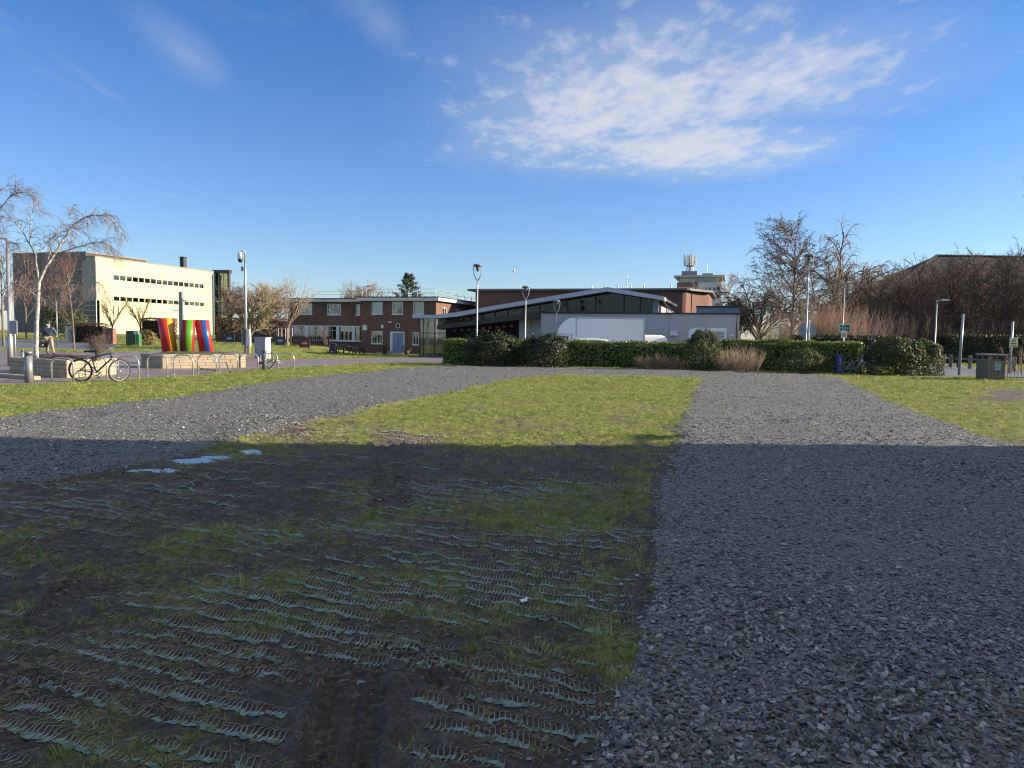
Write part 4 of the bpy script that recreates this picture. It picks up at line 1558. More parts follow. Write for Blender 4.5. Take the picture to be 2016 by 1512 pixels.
# glazed lobby on the left under the low end of the roof
cols_l = [826.5, 833, 856, 878]
for j, (pa, pb) in enumerate(zip(cols_l, cols_l[1:])):
    a, b_ = P_(pa, 660, 0.6)[0], P_(pb, 660, 0.6)[0]
    zm = P_(pa, 655.5, 0.6)[1]
    zt_ = P_(pa, 628, 0.6)[1]
    MB().box(a + 0.03, b_ - 0.03, 0.6, 0.63, 0.02, zm - 0.03).build('pane', m_glass, ent)
    MB().box(a + 0.03, b_ - 0.03, 0.6, 0.63, zm + 0.03, zt_).build('pane', m_glass, ent)
    MB().box(a - 0.03, a + 0.03, 0.55, 0.68, 0, zt_).box(a + 0.03, b_ - 0.03, 0.56, 0.67, zm - 0.03, zm + 0.03).build('mullion', m_black, ent)
a, b_ = P_(878, 660, 0.6)[0], P_(826, 660, 0.6)[0]
MB().box(b_ - 0.1, a + 8, 6.4, 6.6, 0, 3.4).build('wall', M('warm_lobby_wall', (0.36, 0.24, 0.16), 0.8, 0.15), ent)
cxx = P_(845, 670, 2.4)[0]
MB().lathe([(0.25, 0.0), (0.25, 1.75)], 16).build('column', m_white, ent, True).location = (cxx, 2.4, 0.02)
fl = MB().box(b_ - 0.2, xe - 0.6, 0.7, 6.3, -0.1, 0.01).build('floor', M('lobby_floor', (0.25, 0.22, 0.2), 0.5, 0.1), ent)
# white reception desk seen through the entrance
a0, a1 = P_(888, 660, 2.2)[0], P_(918, 660, 2.2)[0]
MB().bbox(a0, a1, 2.2, 2.8, 0, 1.3, 0.03).build('wall_panel', m_offwhite, ent)
for k in range(9):
    px = 895 + 14 * k
    a, z = P_(px, 651 - k * 1.2, 2.9)
    MB().box(a - 0.18, a + 0.18, 2.9, 2.95, z - 0.12, z + 0.12).build('notice', M('red_white_notice', (0.45, 0.20, 0.16), 0.6, 0.5, 3.0), ent)

# ---- long pale grey wall of the single-storey wing, panels with thin joints
FG = Facade(1065, 62, GRID, -0.35)
wing = thing('grey_wing', 'flat grey rendered single-storey wing with dark coping behind the hedge', 'building', FG.P, GRID)
xr = FG.sz(1455, 640)[0]
zw = FG.sz(1065, 617)[1]
npan = 6
for i in range(npan):
    a = xr * i / npan
    b_ = xr * (i + 1) / npan
    MB().box(a + (0.006 if i else 0), b_ - 0.006, 0, 0.2, 0, zw).build('wall_panel', m_grey_render, wing)
MB().box(0, 0.2, 0.2, 3.6, 0, zw).box(xr - 0.2, xr, 0.2, 9, 0, zw).box(0.2, xr - 0.2, 0.2, 0.24, 0, zw).build('wall', m_grey_render, wing)
MB().box(-0.06, xr + 0.06, -0.08, 9.0, zw + 0.002, zw + 0.12).build('coping', m_black, wing)
ax, az = FG.sz(1327, 657)
lo_ = MB().box(ax - 0.28, ax + 0.28, -0.22, 0, az - 0.14, az + 0.16).box(ax - 0.32, ax + 0.32, -0.26, 0, az + 0.162, az + 0.22).build('wall_lamp', m_white, wing)
ax, az = FG.sz(1442, 660)
MB().box(ax - 0.15, ax + 0.15, -0.05, 0, az - 0.05, az + 0.05).build('wall_lamp', m_white, wing)
MB().tube([(xr - 0.15, -0.08, 0), (xr - 0.15, -0.08, zw)], 0.05, 6).build('downpipe', m_black, wing)
# corrugated plant screen on its roof
s0 = FG.sz(1371, 610, 7)[0]
s1 = FG.sz(1455, 610, 7)[0]
zt1 = FG.sz(1410, 605, 7)[1]
cr = MB()
n = 60
for i in range(n):
    a = s0 + (s1 - s0) * i / n
    cr.box(a, a + (s1 - s0) / n * 0.55, 7.0, 7.06, zw - 0.2, zt1)
cr.box(s0, s1, 7.061, 7.2, zw - 0.2, zt1)
so = cr.build('plant_screen', M('blue_grey_sheeting', (0.36, 0.40, 0.47), 0.5, 0.06), wing)
MB().box(s0 - 0.05, s1 + 0.05, 6.95, 7.25, zt1 + 0.002, zt1 + 0.12).build('screen_coping', m_black, so)

# ---- cream panelled block with window rows
FC = Facade(190, 112, math.radians(73.0), 0.9)
cream = thing('cream_block', 'cream panel-clad three-storey block with two long rows of small windows', 'building', FC.P, math.radians(73.0))
xr = FC.sz(421, 600)[0]
zt = FC.sz(190, 506)[1]
m_panel = M('cream_cladding', (0.55, 0.50, 0.29), 0.55, 0.05, 0.4)
zw1 = (FC.sz(223, 551)[1], FC.sz(223, 541)[1])
zw2 = (FC.sz(223, 592)[1], FC.sz(223, 583)[1])
zw3 = (0.9, 2.2)
wx0 = FC.sz(223, 546)[0]
wx1 = FC.sz(402, 563)[0]
zl = sorted([0.0, zw3[0], zw3[1], zw2[0], zw2[1], zw1[0], zw1[1], zt])
zrows = []
for a, b_ in zip(zl, zl[1:]):
    k = max(1, round((b_ - a) / 1.3))
    if (a, b_) in (zw1, zw2):
        k = 1
    zrows += [(a + (b_ - a) * i / k, a + (b_ - a) * (i + 1) / k) for i in range(k)]
ncol = 20
xsn = [xr * i / ncol for i in range(ncol + 1)]
pw = xr / ncol
panel_meshes = {}
for (a, b_) in zrows:
    iswin = abs(a - zw1[0]) < 1e-6 or abs(a - zw2[0]) < 1e-6
    for i in range(ncol):
        xa, xb = xsn[i], xsn[i + 1]
        if iswin and xb > wx0 - 0.01 and xa < wx1 + 0.01:
            continue
        key = round(b_ - a, 4)
        if key not in panel_meshes:
            panel_meshes[key] = MB().bbox(0.012, pw - 0.012, 0.0, 0.10, 0.012, b_ - a - 0.012, 0.01).mesh('cladding_panel', m_panel)
        link('cladding_panel', panel_meshes[key], cream, (xa, 0, a))
for zz_ in (zw1, zw2):
    x_a = max(x for x in xsn if x <= wx0 - 0.01 + 1e-9) if False else xsn[[i for i in range(ncol) if xsn[i + 1] > wx0 - 0.01][0]]
    x_b = xsn[[i for i in range(ncol) if xsn[i] < wx1 + 0.01][-1] + 1]
    if wx0 > x_a:
        MB().box(x_a + 0.012, wx0 - 0.012, 0, 0.10, zz_[0] + 0.012, zz_[1] - 0.012).build('cladding_panel', m_panel, cream)
    if x_b > wx1:
        MB().box(wx1 + 0.012, x_b - 0.012, 0, 0.10, zz_[0] + 0.012, zz_[1] - 0.012).build('cladding_panel', m_panel, cream)
    nw = 16
    cw = (wx1 - wx0) / nw
    rr = random.Random(3)
    for i in range(nw):
        xa = wx0 + cw * i
        h = (xa + cw * 0.02, xa + cw * 0.90, zz_[0], zz_[1])
        window(cream, h, 0.06, 1, 1, 0.03, None, m_panel, rr.choice([m_glass, m_glass, m_glass_teal, m_glass_dark]), False)
        MB().box(xa + cw * 0.905, xa + cw * 1.015, 0.0, 0.10, zz_[0] + 0.012, zz_[1] - 0.012).build('window_pier', m_panel, cream)
MB().box(0, xr, 0.13, 0.3, 0, zt - 0.02).box(0, xr, 1.5, 1.8, 0, zt - 0.02).box(xr - 0.3, xr, 0.3, 1.5, 0, zt - 0.02).box(0, 0.3, 0.3, 1.5, 0, zt - 0.02).build('wall', M('cream_backing', (0.35, 0.33, 0.25), 0.8, 0.1), cream)
MB().box(-0.1, xr + 0.1, -0.05, 1.85, zt + 0.002, zt + 0.18).build('roof', M('roof_trim', (0.22, 0.20, 0.17), 0.7, 0.1), cream)
cx0, cz0 = FC.sz(361, 525, 0.9)
cx1, cz1 = FC.sz(361, 507, 0.9)
MB().bbox(cx0 - 0.42, cx0 + 0.42, 0.5, 1.3, zt, cz1, 0.03).box(cx0 - 0.5, cx0 + 0.5, 0.4, 1.4, cz1 + 0.002, cz1 + 0.1).build('chimney', m_black, cream)
# dark louvred block and recessed link on its left
FD = Facade(172, 113, GRID, 0.9)
dk = thing('dark_louvred_block', 'dark grey mesh-clad block left of the cream building', 'building', FD.P, GRID)
xl = FD.sz(26, 560)[0]
zd = FD.sz(100, 499)[1]
m_mesh_clad = M('grey_brown_mesh_cladding', (0.155, 0.135, 0.125), 0.6, 0.12, 0.5)
npn = 13
rowh = zd / 9
pm = MB().bbox(0.015, -xl / npn - 0.015, 0, 0.1, 0.015, rowh - 0.015, 0.01).mesh('cladding_panel', m_mesh_clad)
for i in range(npn):
    for j in range(9):
        link('cladding_panel', pm, dk, (xl + (-xl) * i / npn, 0, j * rowh))
MB().box(xl, 0, 0.12, 12, 0, zd - 0.02).build('wall', M('cladding_backing', (0.06, 0.055, 0.05), 0.8, 0.1), dk)
MB().box(xl - 0.1, 0.1, -0.06, 12.1, zd, zd + 0.2).build('roof', M('roof_trim', (0.2, 0.2, 0.2)), dk)
lx = FD.sz(189, 560, -0.8)[0]
zk = FD.sz(180, 513, -0.8)[1]
m_conc = M('grey_concrete', (0.33, 0.32, 0.29), 0.8, 0.15, 1.0)
zmid = FD.sz(180, 591, -0.8)[1]
MB().box(0.1, lx, -0.8, 0.0, zmid, zk).build('link_wall', m_conc, dk)
nz = 7
for j in range(nz):
    for i in range(2):
        a = 0.12 + (lx - 0.14) * i / 2
        MB().box(a + 0.03, a + (lx - 0.14) / 2 - 0.03, -0.8, -0.76, zmid * j / nz + 0.04, zmid * (j + 1) / nz - 0.04).build('pane', m_glass_dark, dk)
fr = MB()
for j in range(nz + 1):
    fr.box(0.1, lx, -0.86, -0.7, zmid * j / nz - 0.04, zmid * j / nz + 0.04)
for a in (0.1, 0.1 + lx / 2, lx - 0.05):
    fr.box(a - 0.03, a + 0.03, -0.85, -0.71, 0.05, zmid - 0.05)
fr.build('mullion', m_galv, dk)
MB().box(0.1, lx, -0.3, -0.2, 0, zmid).build('wall', m_dark, dk)
# glass stair tower on the right end of the cream block
FT = Facade(422, 138, GRID, 0.9)
tw = thing('glass_stair_tower', 'slim glazed stair tower with dark frame at the end of the cream block', 'building', FT.P, GRID)
a1 = FT.sz(449, 600)[0]
zt2 = FT.sz(435, 538)[1]
MB().box(0, a1, 0.3, 0.6, 0, zt2).build('wall', M('stair_core', (0.62, 0.66, 0.58), 0.7, 0.2, 0.4), tw)
for i in range(3):
    for j in range(5):
        MB().box(a1 * i / 3 + 0.06, a1 * (i + 1) / 3 - 0.06, 0.0, 0.04, zt2 * j / 5 + 0.05, zt2 * (j + 1) / 5 - 0.05).build('pane', mat_glass('green_glass', (0.75, 0.85, 0.80), 0.62) if i + j == 0 else bpy.data.materials['green_glass'], tw)
fr = MB().box(-0.1, a1 + 0.5, -0.2, 0.6, zt2 + 0.002, zt2 + 0.6).box(a1, a1 + 0.35, -0.15, 0.3, 0, zt2)
fr.build('frame', m_black, tw)
ml = MB()
for i in range(1, 3):
    ml.box(a1 * i / 3 - 0.05, a1 * i / 3 + 0.05, -0.04, 0.08, 0, zt2)
for j in range(1, 5):
    ml.box(0, a1, -0.03, 0.07, zt2 * j / 5 - 0.04, zt2 * j / 5 + 0.04)
ml.build('mullion', m_galv, tw)

# ---- far office tower with roof antennas
FO = Facade(1330, 175, GRID, 0)
tower = thing('office_tower', 'far five-storey tower of red brick and white panels with overhanging roof', 'building', FO.P, GRID)
w = FO.sz(1420, 570)[0]
wm = FO.sz(1374, 570)[0]
ztw = FO.sz(1375, 546)[1]
zb = FO.sz(1375, 556)[1]
storey = []
for py0, py1 in ((549.5, 555), (565, 571), (580, 586), (594, 600)):
    a = FO.sz(1350, py1)[1]
    b_ = FO.sz(1350, py0)[1]
    storey.append((a, b_))
hl = []
x_a, x_b = FO.sz(1335, 560)[0], FO.sz(1368, 560)[0]
for a, b_ in storey:
    for i in range(5):
        hl.append((x_a + (x_b - x_a) * i / 5 + 0.12, x_a + (x_b - x_a) * (i + 1) / 5 - 0.12, a, b_))
MB().wall(0, wm, 0, zb, 0, 0.3, hl).build('wall', m_brick_far, tower)
MB().wall(0.6, w - 0.6, zb + 0.01, ztw, 0.5, 0.8, [h for h in hl if h[2] > zb - 0.5]).build('wall', M('pale_blue_grey_panel', (0.42, 0.45, 0.50), 0.6, 0.1), tower)
for h in hl:
    window(tower, h, 0.56 if h[2] > zb - 0.5 else 0.06, 1, 2, 0.12, None, m_white, m_glass, False)
hr_ = []
xc, xd = FO.sz(1411, 560)[0], FO.sz(1418, 560)[0]
for py0, py1 in ((564, 572), (580, 588), (596, 604)):
    hr_.append((xc, xd, FO.sz(1415, py1)[1], FO.sz(1415, py0)[1]))
sl_ = []
for i, pxx in enumerate((1381, 1388, 1396, 1404)):
    for j, py0 in enumerate((566, 576, 586, 597)):
        a = FO.sz(pxx + (j % 2) * 3, py0)[0]
        sl_.append((a, a + 0.45, FO.sz(1390, py0 + 6)[1], FO.sz(1390, py0)[1]))
MB().wall(wm + 0.01, w, 0, zb, 0.0, 0.3, hr_ + sl_).build('wall', M('white_panel_wall', (0.55, 0.56, 0.60), 0.6, 0.14, 0.25), tower)
for h in hr_ + sl_:
    window(tower, h, 0.06, 1, 1, 0.08, None, m_galv, m_glass_dark, False)
MB().box(0.3, w - 0.3, 1.0, 12, 0, ztw).build('wall', m_dark, tower)
MB().box(-0.7, w + 0.7, -0.8, 13, ztw + 0.01, ztw + 0.45).build('roof', M('pale_grey_roof_edge', (0.40, 0.42, 0.45), 0.6, 0.08), tower)
zr = ztw + 0.5
mx, mz = FO.sz(1359, 503, 4)
am = MB()
for dx_, dy_ in ((-1.0, 0), (1.0, 0), (0, 0.9)):
    am.tube([(mx + dx_ * 0.9, 4 + dy_, zr), (mx + dx_ * 0.6, 4 + dy_ * 0.6, mz - 2.2)], 0.12, 5)
am.tube([(mx, 4, zr), (mx, 4, mz)], 0.3, 6)
lat_ = am.build('antenna_mast', m_galv, tower)
for k in range(10):
    a = 2 * math.pi * k / 10
    x, y = mx + 1.35 * math.cos(a), 4 + 1.35 * math.sin(a)
    ab = MB().bbox(x - 0.16, x + 0.16, y - 0.12, y + 0.12, mz - 2.4, mz - 0.4 + 0.4 * (k % 3), 0.03)
    ab.bar((x, y, mz - 1.6), (mx, 4, mz - 1.6), 0.1)
    ab.build('antenna', m_offwhite, lat_)
MB().lathe([(0.9, mz - 2.6), (1.3, mz - 2.5), (1.3, mz - 2.35), (0.9, mz - 2.3)], 14, (mx, 4, 0)).build('platform', m_galv, lat_)
MB().box(mx - 1.8, mx + 1.8, 2.5, 6, zr, zr + 1.2).build('plant_room', M('plant_room_cladding', (0.2, 0.21, 0.22)), tower)
MB().box(mx + 3, w - 2, 3, 6, zr, zr + 0.7).build('plant_room', m_galv, tower)
am = MB().tube([(w - 3.5, 4, zr), (w - 3.5, 4, zr + 3.0)], 0.07, 5)
am.build('aerial', m_galv, tower)

# ---- building with the big dark hipped roof on the right
FR = Facade(1836, 92, 0.0, 0)
rb = thing('hipped_roof_building', 'long building with a dark brown hipped tile roof behind the thicket', 'building', FR.P, 0)
zr = FR.sz(1836, 503)[1]
e0, ze = FR.sz(1735, 553)
xr_ = 40
m_tile = mat_brick('dark_roof_tile', (0.055, 0.042, 0.036), (0.042, 0.034, 0.031), (0.02, 0.018, 0.017), 1.6)
ez = ze - 3.4
rt = MB()
slope = (zr - ez)
xe = e0 - 5.0
rt.v = [(xe, -7, ez), (xr_, -7, ez), (xr_, 0, zr), (0, 0, zr), (xe, 9, ez), (xr_, 9, ez)]
rt.face((0, 1, 2, 3)); rt.face((4, 0, 3)); rt.face((5, 4, 3, 2)); rt.face((1, 5, 2))
ro = rt.build('roof', m_tile, rb)
MB().tube([(0, 0, zr), (xr_, 0, zr)], 0.16, 6).tube([(0, 0, zr), (xe, -7, ez)], 0.16, 6).build('ridge_tile', m_tile, ro)
MB().box(xe + 0.6, xr_ - 0.6, -6.4, 8.4, -0.5, ez - 0.02).build('wall', m_brick, rb)

# ---- low far house and wall seen between cream block and brick building
FL = Facade(500, 104, GRID, 0.2)
lh = thing('low_far_house', 'low far house with grey roof glimpsed behind the spreading bare tree', 'house', FL.P, GRID)
a1 = FL.sz(566, 650)[0]
zt = FL.sz(530, 650)[1]
zr = FL.sz(530, 640)[1]
hl = [(a1 * (i + 0.25) / 5, a1 * (i + 0.75) / 5, 0.9, 2.0) for i in range(5)]
MB().wall(0, a1, 0, zt, 0, 0.3, hl).build('wall', m_brick_far, lh)
for h in hl:
    window(lh, h, 0.06, 2, 1, 0.08)
MB().box(0, a1, 0.9, 6, 0, zt).build('wall', m_dark, lh)
MB().prism([(-0.4, zt), (a1 + 0.4, zt), (a1 + 0.4, zt + 0.1), (a1 - 1.5, zr), (1.5, zr), (-0.4, zt + 0.1)], -0.4, 6.4).build('roof', M('slate_grey_roof', (0.13, 0.14, 0.16), 0.7, 0.15), lh)
# ------------------------------------------------------------------ plants
def rvec(rg):
    while True:
        v = Vector((rg.uniform(-1, 1), rg.uniform(-1, 1), rg.uniform(-1, 1)))
        if 0.05 < v.length < 1:
            return v.normalized()


def side_dir(rg, d, ang):
    s = rvec(rg)
    s = (s - d * s.dot(d))
    if s.length < 1e-3:
        s = d.orthogonal()
    s.normalize()
    return (d * math.cos(ang) + s * math.sin(ang)).normalized()


def limb(rg, p, d, L, r, lev, spec, wood, twig, thr=0.02):
    s = spec[lev]
    n = s.get('seg', 4)
    pts = [p.copy()]
    rad = [r]
    d = d.copy()
    end = s.get('taper', 0.35)
    for i in range(n):
        t = (i + 1) / n
        d = d + rvec(rg) * s.get('wob', 0.15)
        d.z += s.get('grav', 0.0) * t
        if s.get('flat') and d.z < 0:
            d.z *= 0.5
        d.normalize()
        p = p + d * (L / n)
        if p.z < 0.05:
            p.z = 0.05
        pts.append(p.copy())
        rad.append(r * (1 - (1 - end) * t))
    (wood if r > thr else twig).tube(pts, rad, 6 if r > 0.06 else (4 if r > 0.02 else 3), False)
    if lev + 1 < len(spec):
        c = spec[lev + 1]
        k = c['n'] if isinstance(c['n'], int) else rg.randint(*c['n'])
        t0 = c.get('t0', 0.25)
        for j in range(k):
            t = t0 + (1 - t0) * (j + rg.random()) / k
            x = t * n
            i = min(int(x), n - 1)
            f = x - i
            q = pts[i].lerp(pts[i + 1], f)
            dd = (pts[i + 1] - pts[i]).normalized()
            ang = rg.uniform(*c.get('ang', (0.5, 1.0)))
            cd = side_dir(rg, dd, ang)
            cd.z += c.get('up', 0.0)
            cd.normalize()
            rr = min(rad[i] * 0.75, r * c.get('rr', 0.5))
            rr = max(rr, c.get('rmin', 0.006))
            LL = L * c.get('lr', 0.6) * (1 - c.get('fall', 0.45) * (t - t0)) * rg.uniform(0.75, 1.2)
            limb(rg, q, cd, LL, rr, lev + 1, spec, wood, twig, thr)


def bark(name, c0, c1, sc=6):
    if name in _mats:
        return _mats[name]
    m, nt, b = new_mat(name)
    tcn = N(nt, 'ShaderNodeTexCoord')
    f = tex_noise(nt, sc, 5, 0.7, tcn.outputs['Object'])
    nt.links.new(ramp(nt, f, [(0.32, c0), (0.68, c1)]), b.inputs['Base Color'])
    b.inputs['Roughness'].default_value = 0.85
    bump(nt, b, f, 0.5, 0.02)
    _mats[name] = m
    return m


m_bark = bark('brown_bark', (0.09, 0.07, 0.055), (0.22, 0.18, 0.14))
m_bark_green = bark('mossy_bark', (0.12, 0.12, 0.06), (0.28, 0.26, 0.15))
m_birch = bark('birch_bark', (0.10, 0.085, 0.07), (0.72, 0.68, 0.60), 9)
m_twig = bark('brown_twigs', (0.11, 0.08, 0.06), (0.20, 0.15, 0.11))
m_twig_red = bark('reddish_twigs', (0.13, 0.075, 0.065), (0.22, 0.13, 0.11))
m_twig_tan = bark('tan_twigs', (0.24, 0.17, 0.11), (0.38, 0.28, 0.19))
m_twig_orange = bark('orange_willow_stems', (0.22, 0.13, 0.075), (0.40, 0.26, 0.16))
m_twig_dark = bark('dark_thicket_twigs', (0.055, 0.042, 0.034), (0.13, 0.095, 0.075))
m_twig_pale = bark('grey_birch_twigs', (0.16, 0.12, 0.105), (0.30, 0.24, 0.21))
m_soil = M('planting_soil', (0.055, 0.032, 0.022), 0.95, 0.4, 8.0, 0.6)


def tree(name, label, cat, base, seed, spec, H, r, wood_m, twig_m, lean=(0, 0), group=None, stems=1, thr=0.02):
    rg = random.Random(seed)
    root = thing(name, label, cat, base, 0, group)
    wood, twig = MB(), MB()
    for k in range(stems):
        d = Vector((lean[0] + rg.uniform(-0.05, 0.05) * (1 + 3 * (stems > 1)), lean[1] + rg.uniform(-0.05, 0.05) * (1 + 3 * (stems > 1)), 1)).normalized()
        limb(rg, Vector((rg.uniform(-.1, .1) * (stems > 1), rg.uniform(-.1, .1) * (stems > 1), -0.1)), d, H, r, 0, spec, wood, twig, thr)
    wood.build('trunk', wood_m, root, True)
    twig.build('crown', twig_m, root)
    return root


SPREAD = [dict(seg=4, wob=0.06, taper=0.6), dict(n=(8, 9), t0=0.42, ang=(0.5, 1.15), lr=1.1, seg=5, wob=0.22, up=0.25, rr=0.5, grav=0.02, fall=0.2),
          dict(n=(10, 12), t0=0.15, ang=(0.4, 1.0), lr=0.55, seg=4, wob=0.28, rr=0.5, up=0.1), dict(n=(9, 11), t0=0.12, ang=(0.4, 0.95), lr=0.5, seg=3, wob=0.3, rr=0.5, rmin=0.010), dict(n=(5, 6), t0=0.2, ang=(0.3, 0.8), lr=0.55, seg=2, wob=0.3, rr=0.6, rmin=0.007)]
UPRIGHT = [dict(seg=6, wob=0.05, taper=0.2), dict(n=(16, 20), t0=0.25, ang=(0.45, 0.9), lr=0.42, seg=4, wob=0.18, up=0.25, rr=0.35, fall=0.65, grav=0.04),
           dict(n=(7, 9), t0=0.15, ang=(0.35, 0.8), lr=0.5, seg=3, wob=0.22, rr=0.5, rmin=0.009), dict(n=(4, 6), t0=0.2, ang=(0.3, 0.8), lr=0.55, seg=2, wob=0.25, rr=0.6, rmin=0.006)]
VASE = [dict(seg=2, wob=0.03, taper=0.8), dict(n=(7, 8), t0=0.75, ang=(0.3, 0.75), lr=1.9, seg=5, wob=0.12, up=0.35, rr=0.5, fall=0.1, grav=0.03), dict(n=(6, 8), t0=0.2, ang=(0.3, 0.7), lr=0.5, seg=3, wob=0.18, rr=0.5, rmin=0.012, up=0.1), dict(n=(4, 5), t0=0.2, ang=(0.3, 0.7), lr=0.5, seg=2, wob=0.2, rr=0.6, rmin=0.008)]
ALDER = [dict(seg=7, wob=0.05, taper=0.12), dict(n=42, t0=0.16, ang=(0.75, 1.25), lr=0.52, seg=5, wob=0.14, up=0.22, rr=0.28, fall=0.55, grav=-0.05),
         dict(n=(10, 12), t0=0.12, ang=(0.4, 0.95), lr=0.42, seg=3, wob=0.2, rr=0.5, rmin=0.012, up=0.05), dict(n=(9, 11), t0=0.1, ang=(0.3, 0.9), lr=0.55, seg=3, wob=0.25, rr=0.6, rmin=0.009, grav=-0.25)]
WILLOW = [dict(seg=3, wob=0.06, taper=0.6), dict(n=14, t0=0.45, ang=(0.5, 1.2), lr=1.35, seg=7, wob=0.14, up=0.3, rr=0.5, fall=0.2, grav=-0.10), dict(n=(11, 13), t0=0.25, ang=(0.4, 0.9), lr=0.42, seg=6, wob=0.15, rr=0.45, up=0.15, grav=-0.30), dict(n=(9, 11), t0=0.15, ang=(0.3, 0.9), lr=0.75, seg=5, wob=0.12, rr=0.5, rmin=0.010, grav=-0.75)]
THICK = [dict(seg=5, wob=0.10, taper=0.3), dict(n=(13, 15), t0=0.12, ang=(0.4, 0.9), lr=0.55, seg=4, wob=0.2, up=0.25, rr=0.4, fall=0.4), dict(n=(9, 11), t0=0.1, ang=(0.4, 0.9), lr=0.5, seg=3, wob=0.25, rr=0.5, rmin=0.014, up=0.1), dict(n=(6, 7), t0=0.1, ang=(0.3, 0.9), lr=0.5, seg=2, wob=0.3, rr=0.6, rmin=0.011)]

# ---- the birch standing in the left planter, limbs laid out one by one
BY = 26.3


def bp(x, y, dy=0.0):
    return at(x / 3.4367, 340 + y / 3.4367, BY + dy)


def limbs_tree(root, limbs, seed, wood_m, twig_m, dens=26, Lt=0.75, grav=-0.35, z0=None, sub=2):
    rg = random.Random(seed)
    wood, twig = MB(), MB()
    o = root.location
    for pts, r0, r1, tw in limbs:
        P3 = [p - o for p in pts]
        # refine the polyline
        Q = []
        for a, b_ in zip(P3, P3[1:]):
            for k in range(3):
                Q.append(a.lerp(b_, k / 3) + (rvec(rg) * 0.012))
        Q.append(P3[-1])
        n = len(Q)
        R = [r0 + (r1 - r0) * i / (n - 1) for i in range(n)]
        wood.tube(Q, [r_ * 0.8 for r_ in R], 7 if r0 > 0.05 else 5, False)
        if tw:
            length = sum((b_ - a).length for a, b_ in zip(Q, Q[1:]))
            k = int(length * dens * tw)
            for j in range(k):
                t = 0.12 + 0.88 * rg.random()
                x = t * (n - 1)
                i = min(int(x), n - 2)
                q = Q[i].lerp(Q[i + 1], x - i)
                dd = (Q[i + 1] - Q[i]).normalized()
                cd = side_dir(rg, dd, rg.uniform(0.4, 1.2))
                sp = [dict(seg=5, wob=0.14, taper=0.3, grav=grav), dict(n=(3, 5), t0=0.15, ang=(0.3, 0.9), lr=0.55, seg=4, wob=0.16, rr=0.6, rmin=0.0035, grav=grav * 1.1), dict(n=(2, 3), t0=0.2, ang=(0.3, 0.8), lr=0.5, seg=3, wob=0.2, rr=0.7, rmin=0.003, grav=grav)][:sub + 1]
                limb(rg, q, cd, Lt * rg.uniform(0.5, 1.25), 0.009, 0, sp, twig, twig, 1.0)
    wood.build('trunk', wood_m, root, True)
    twig.build('crown', twig_m, root)


b0 = bp(248, 1245)
birch = thing('birch_tree', 'white-barked weeping birch leaning right in the nearer stone planter', 'tree', (b0.x, b0.y, b0.z - 0.15))
limbs_tree(birch, [
    ([bp(248, 1275), bp(246, 1150), bp(247, 1020), bp(256, 900), bp(262, 800), bp(265, 735)], 0.098, 0.070, 0),
    ([bp(265, 740), bp(310, 640, .1), bp(370, 550, .2), bp(430, 450, .3), bp(500, 350, .3), bp(580, 300, .2), bp(660, 285, .1), bp(730, 300), bp(790, 350), bp(828, 420)], 0.055, 0.008, 1.0),
    ([bp(370, 550, .2), bp(470, 520), bp(570, 490, -.2), bp(650, 468, -.3), bp(720, 475, -.3), bp(770, 540, -.3)], 0.030, 0.006, 1.0),
    ([bp(265, 740), bp(247, 640), bp(240, 550)], 0.050, 0.042, 0),
    ([bp(240, 550), bp(200, 480, -.2), bp(150, 390, -.3), bp(90, 320, -.4), bp(25, 300, -.5), bp(-40, 350, -.6)], 0.036, 0.007, 1.0),
    ([bp(240, 550), bp(290, 510, .4), bp(340, 450, .6), bp(420, 400, .8), bp(500, 375, .9), bp(560, 420, 1.0)], 0.028, 0.006, 0.9),
    ([bp(200, 480, -.2), bp(200, 390, -.3), bp(212, 290, -.4), bp(232, 235, -.4)], 0.022, 0.005, 0.9),
    ([bp(310, 640, .1), bp(350, 500, .4), bp(400, 380, .6), bp(470, 300, .7), bp(490, 260, .7)], 0.022, 0.005, 0.8),
    ([bp(262, 850), bp(200, 800, .3), bp(140, 765, .5), bp(90, 745, .6), bp(40, 790, .6)], 0.022, 0.006, 0.6),
    ([bp(262, 800), bp(330, 778, -.3), bp(430, 762, -.5), bp(560, 760, -.7), bp(660, 738, -.8), bp(705, 765, -.8), bp(730, 850, -.8)], 0.024, 0.005, 0.45),
    ([bp(256, 870), bp(290, 862), bp(330, 855)], 0.018, 0.01, 0.3),
], 11, m_birch, m_twig_pale, 17, 0.62, -0.42)

b1 = on(-150, 27)
birch2 = thing('birch_tree', 'second birch mostly outside the frame, twigs hanging into the upper left', 'tree', (b1.x, b1.y, b1.z - 0.1))
bq = lambda x, y, dy=0: at(x / 3.4367, 340 + y / 3.4367, 27 + dy)
limbs_tree(birch2, [
    ([b1, bq(-510, 900), bq(-500, 600), bq(-430, 450)], 0.12, 0.06, 0),
    ([bq(-430, 450), bq(-250, 380), bq(-100, 320), bq(0, 240), bq(60, 170), bq(130, 135), bq(200, 130), bq(262, 180)], 0.05, 0.006, 1.0),
    ([bq(-250, 380), bq(-120, 420), bq(0, 440), bq(80, 480)], 0.03, 0.006, 1.0),
    ([bq(-100, 320), bq(-40, 200), bq(10, 110), bq(60, 80)], 0.025, 0.005, 1.0),
    ([bq(-430, 450), bq(-480, 250), bq(-440, 100)], 0.04, 0.006, 0.8),
], 12, m_birch, m_twig_pale, 16, 0.6, -0.38)

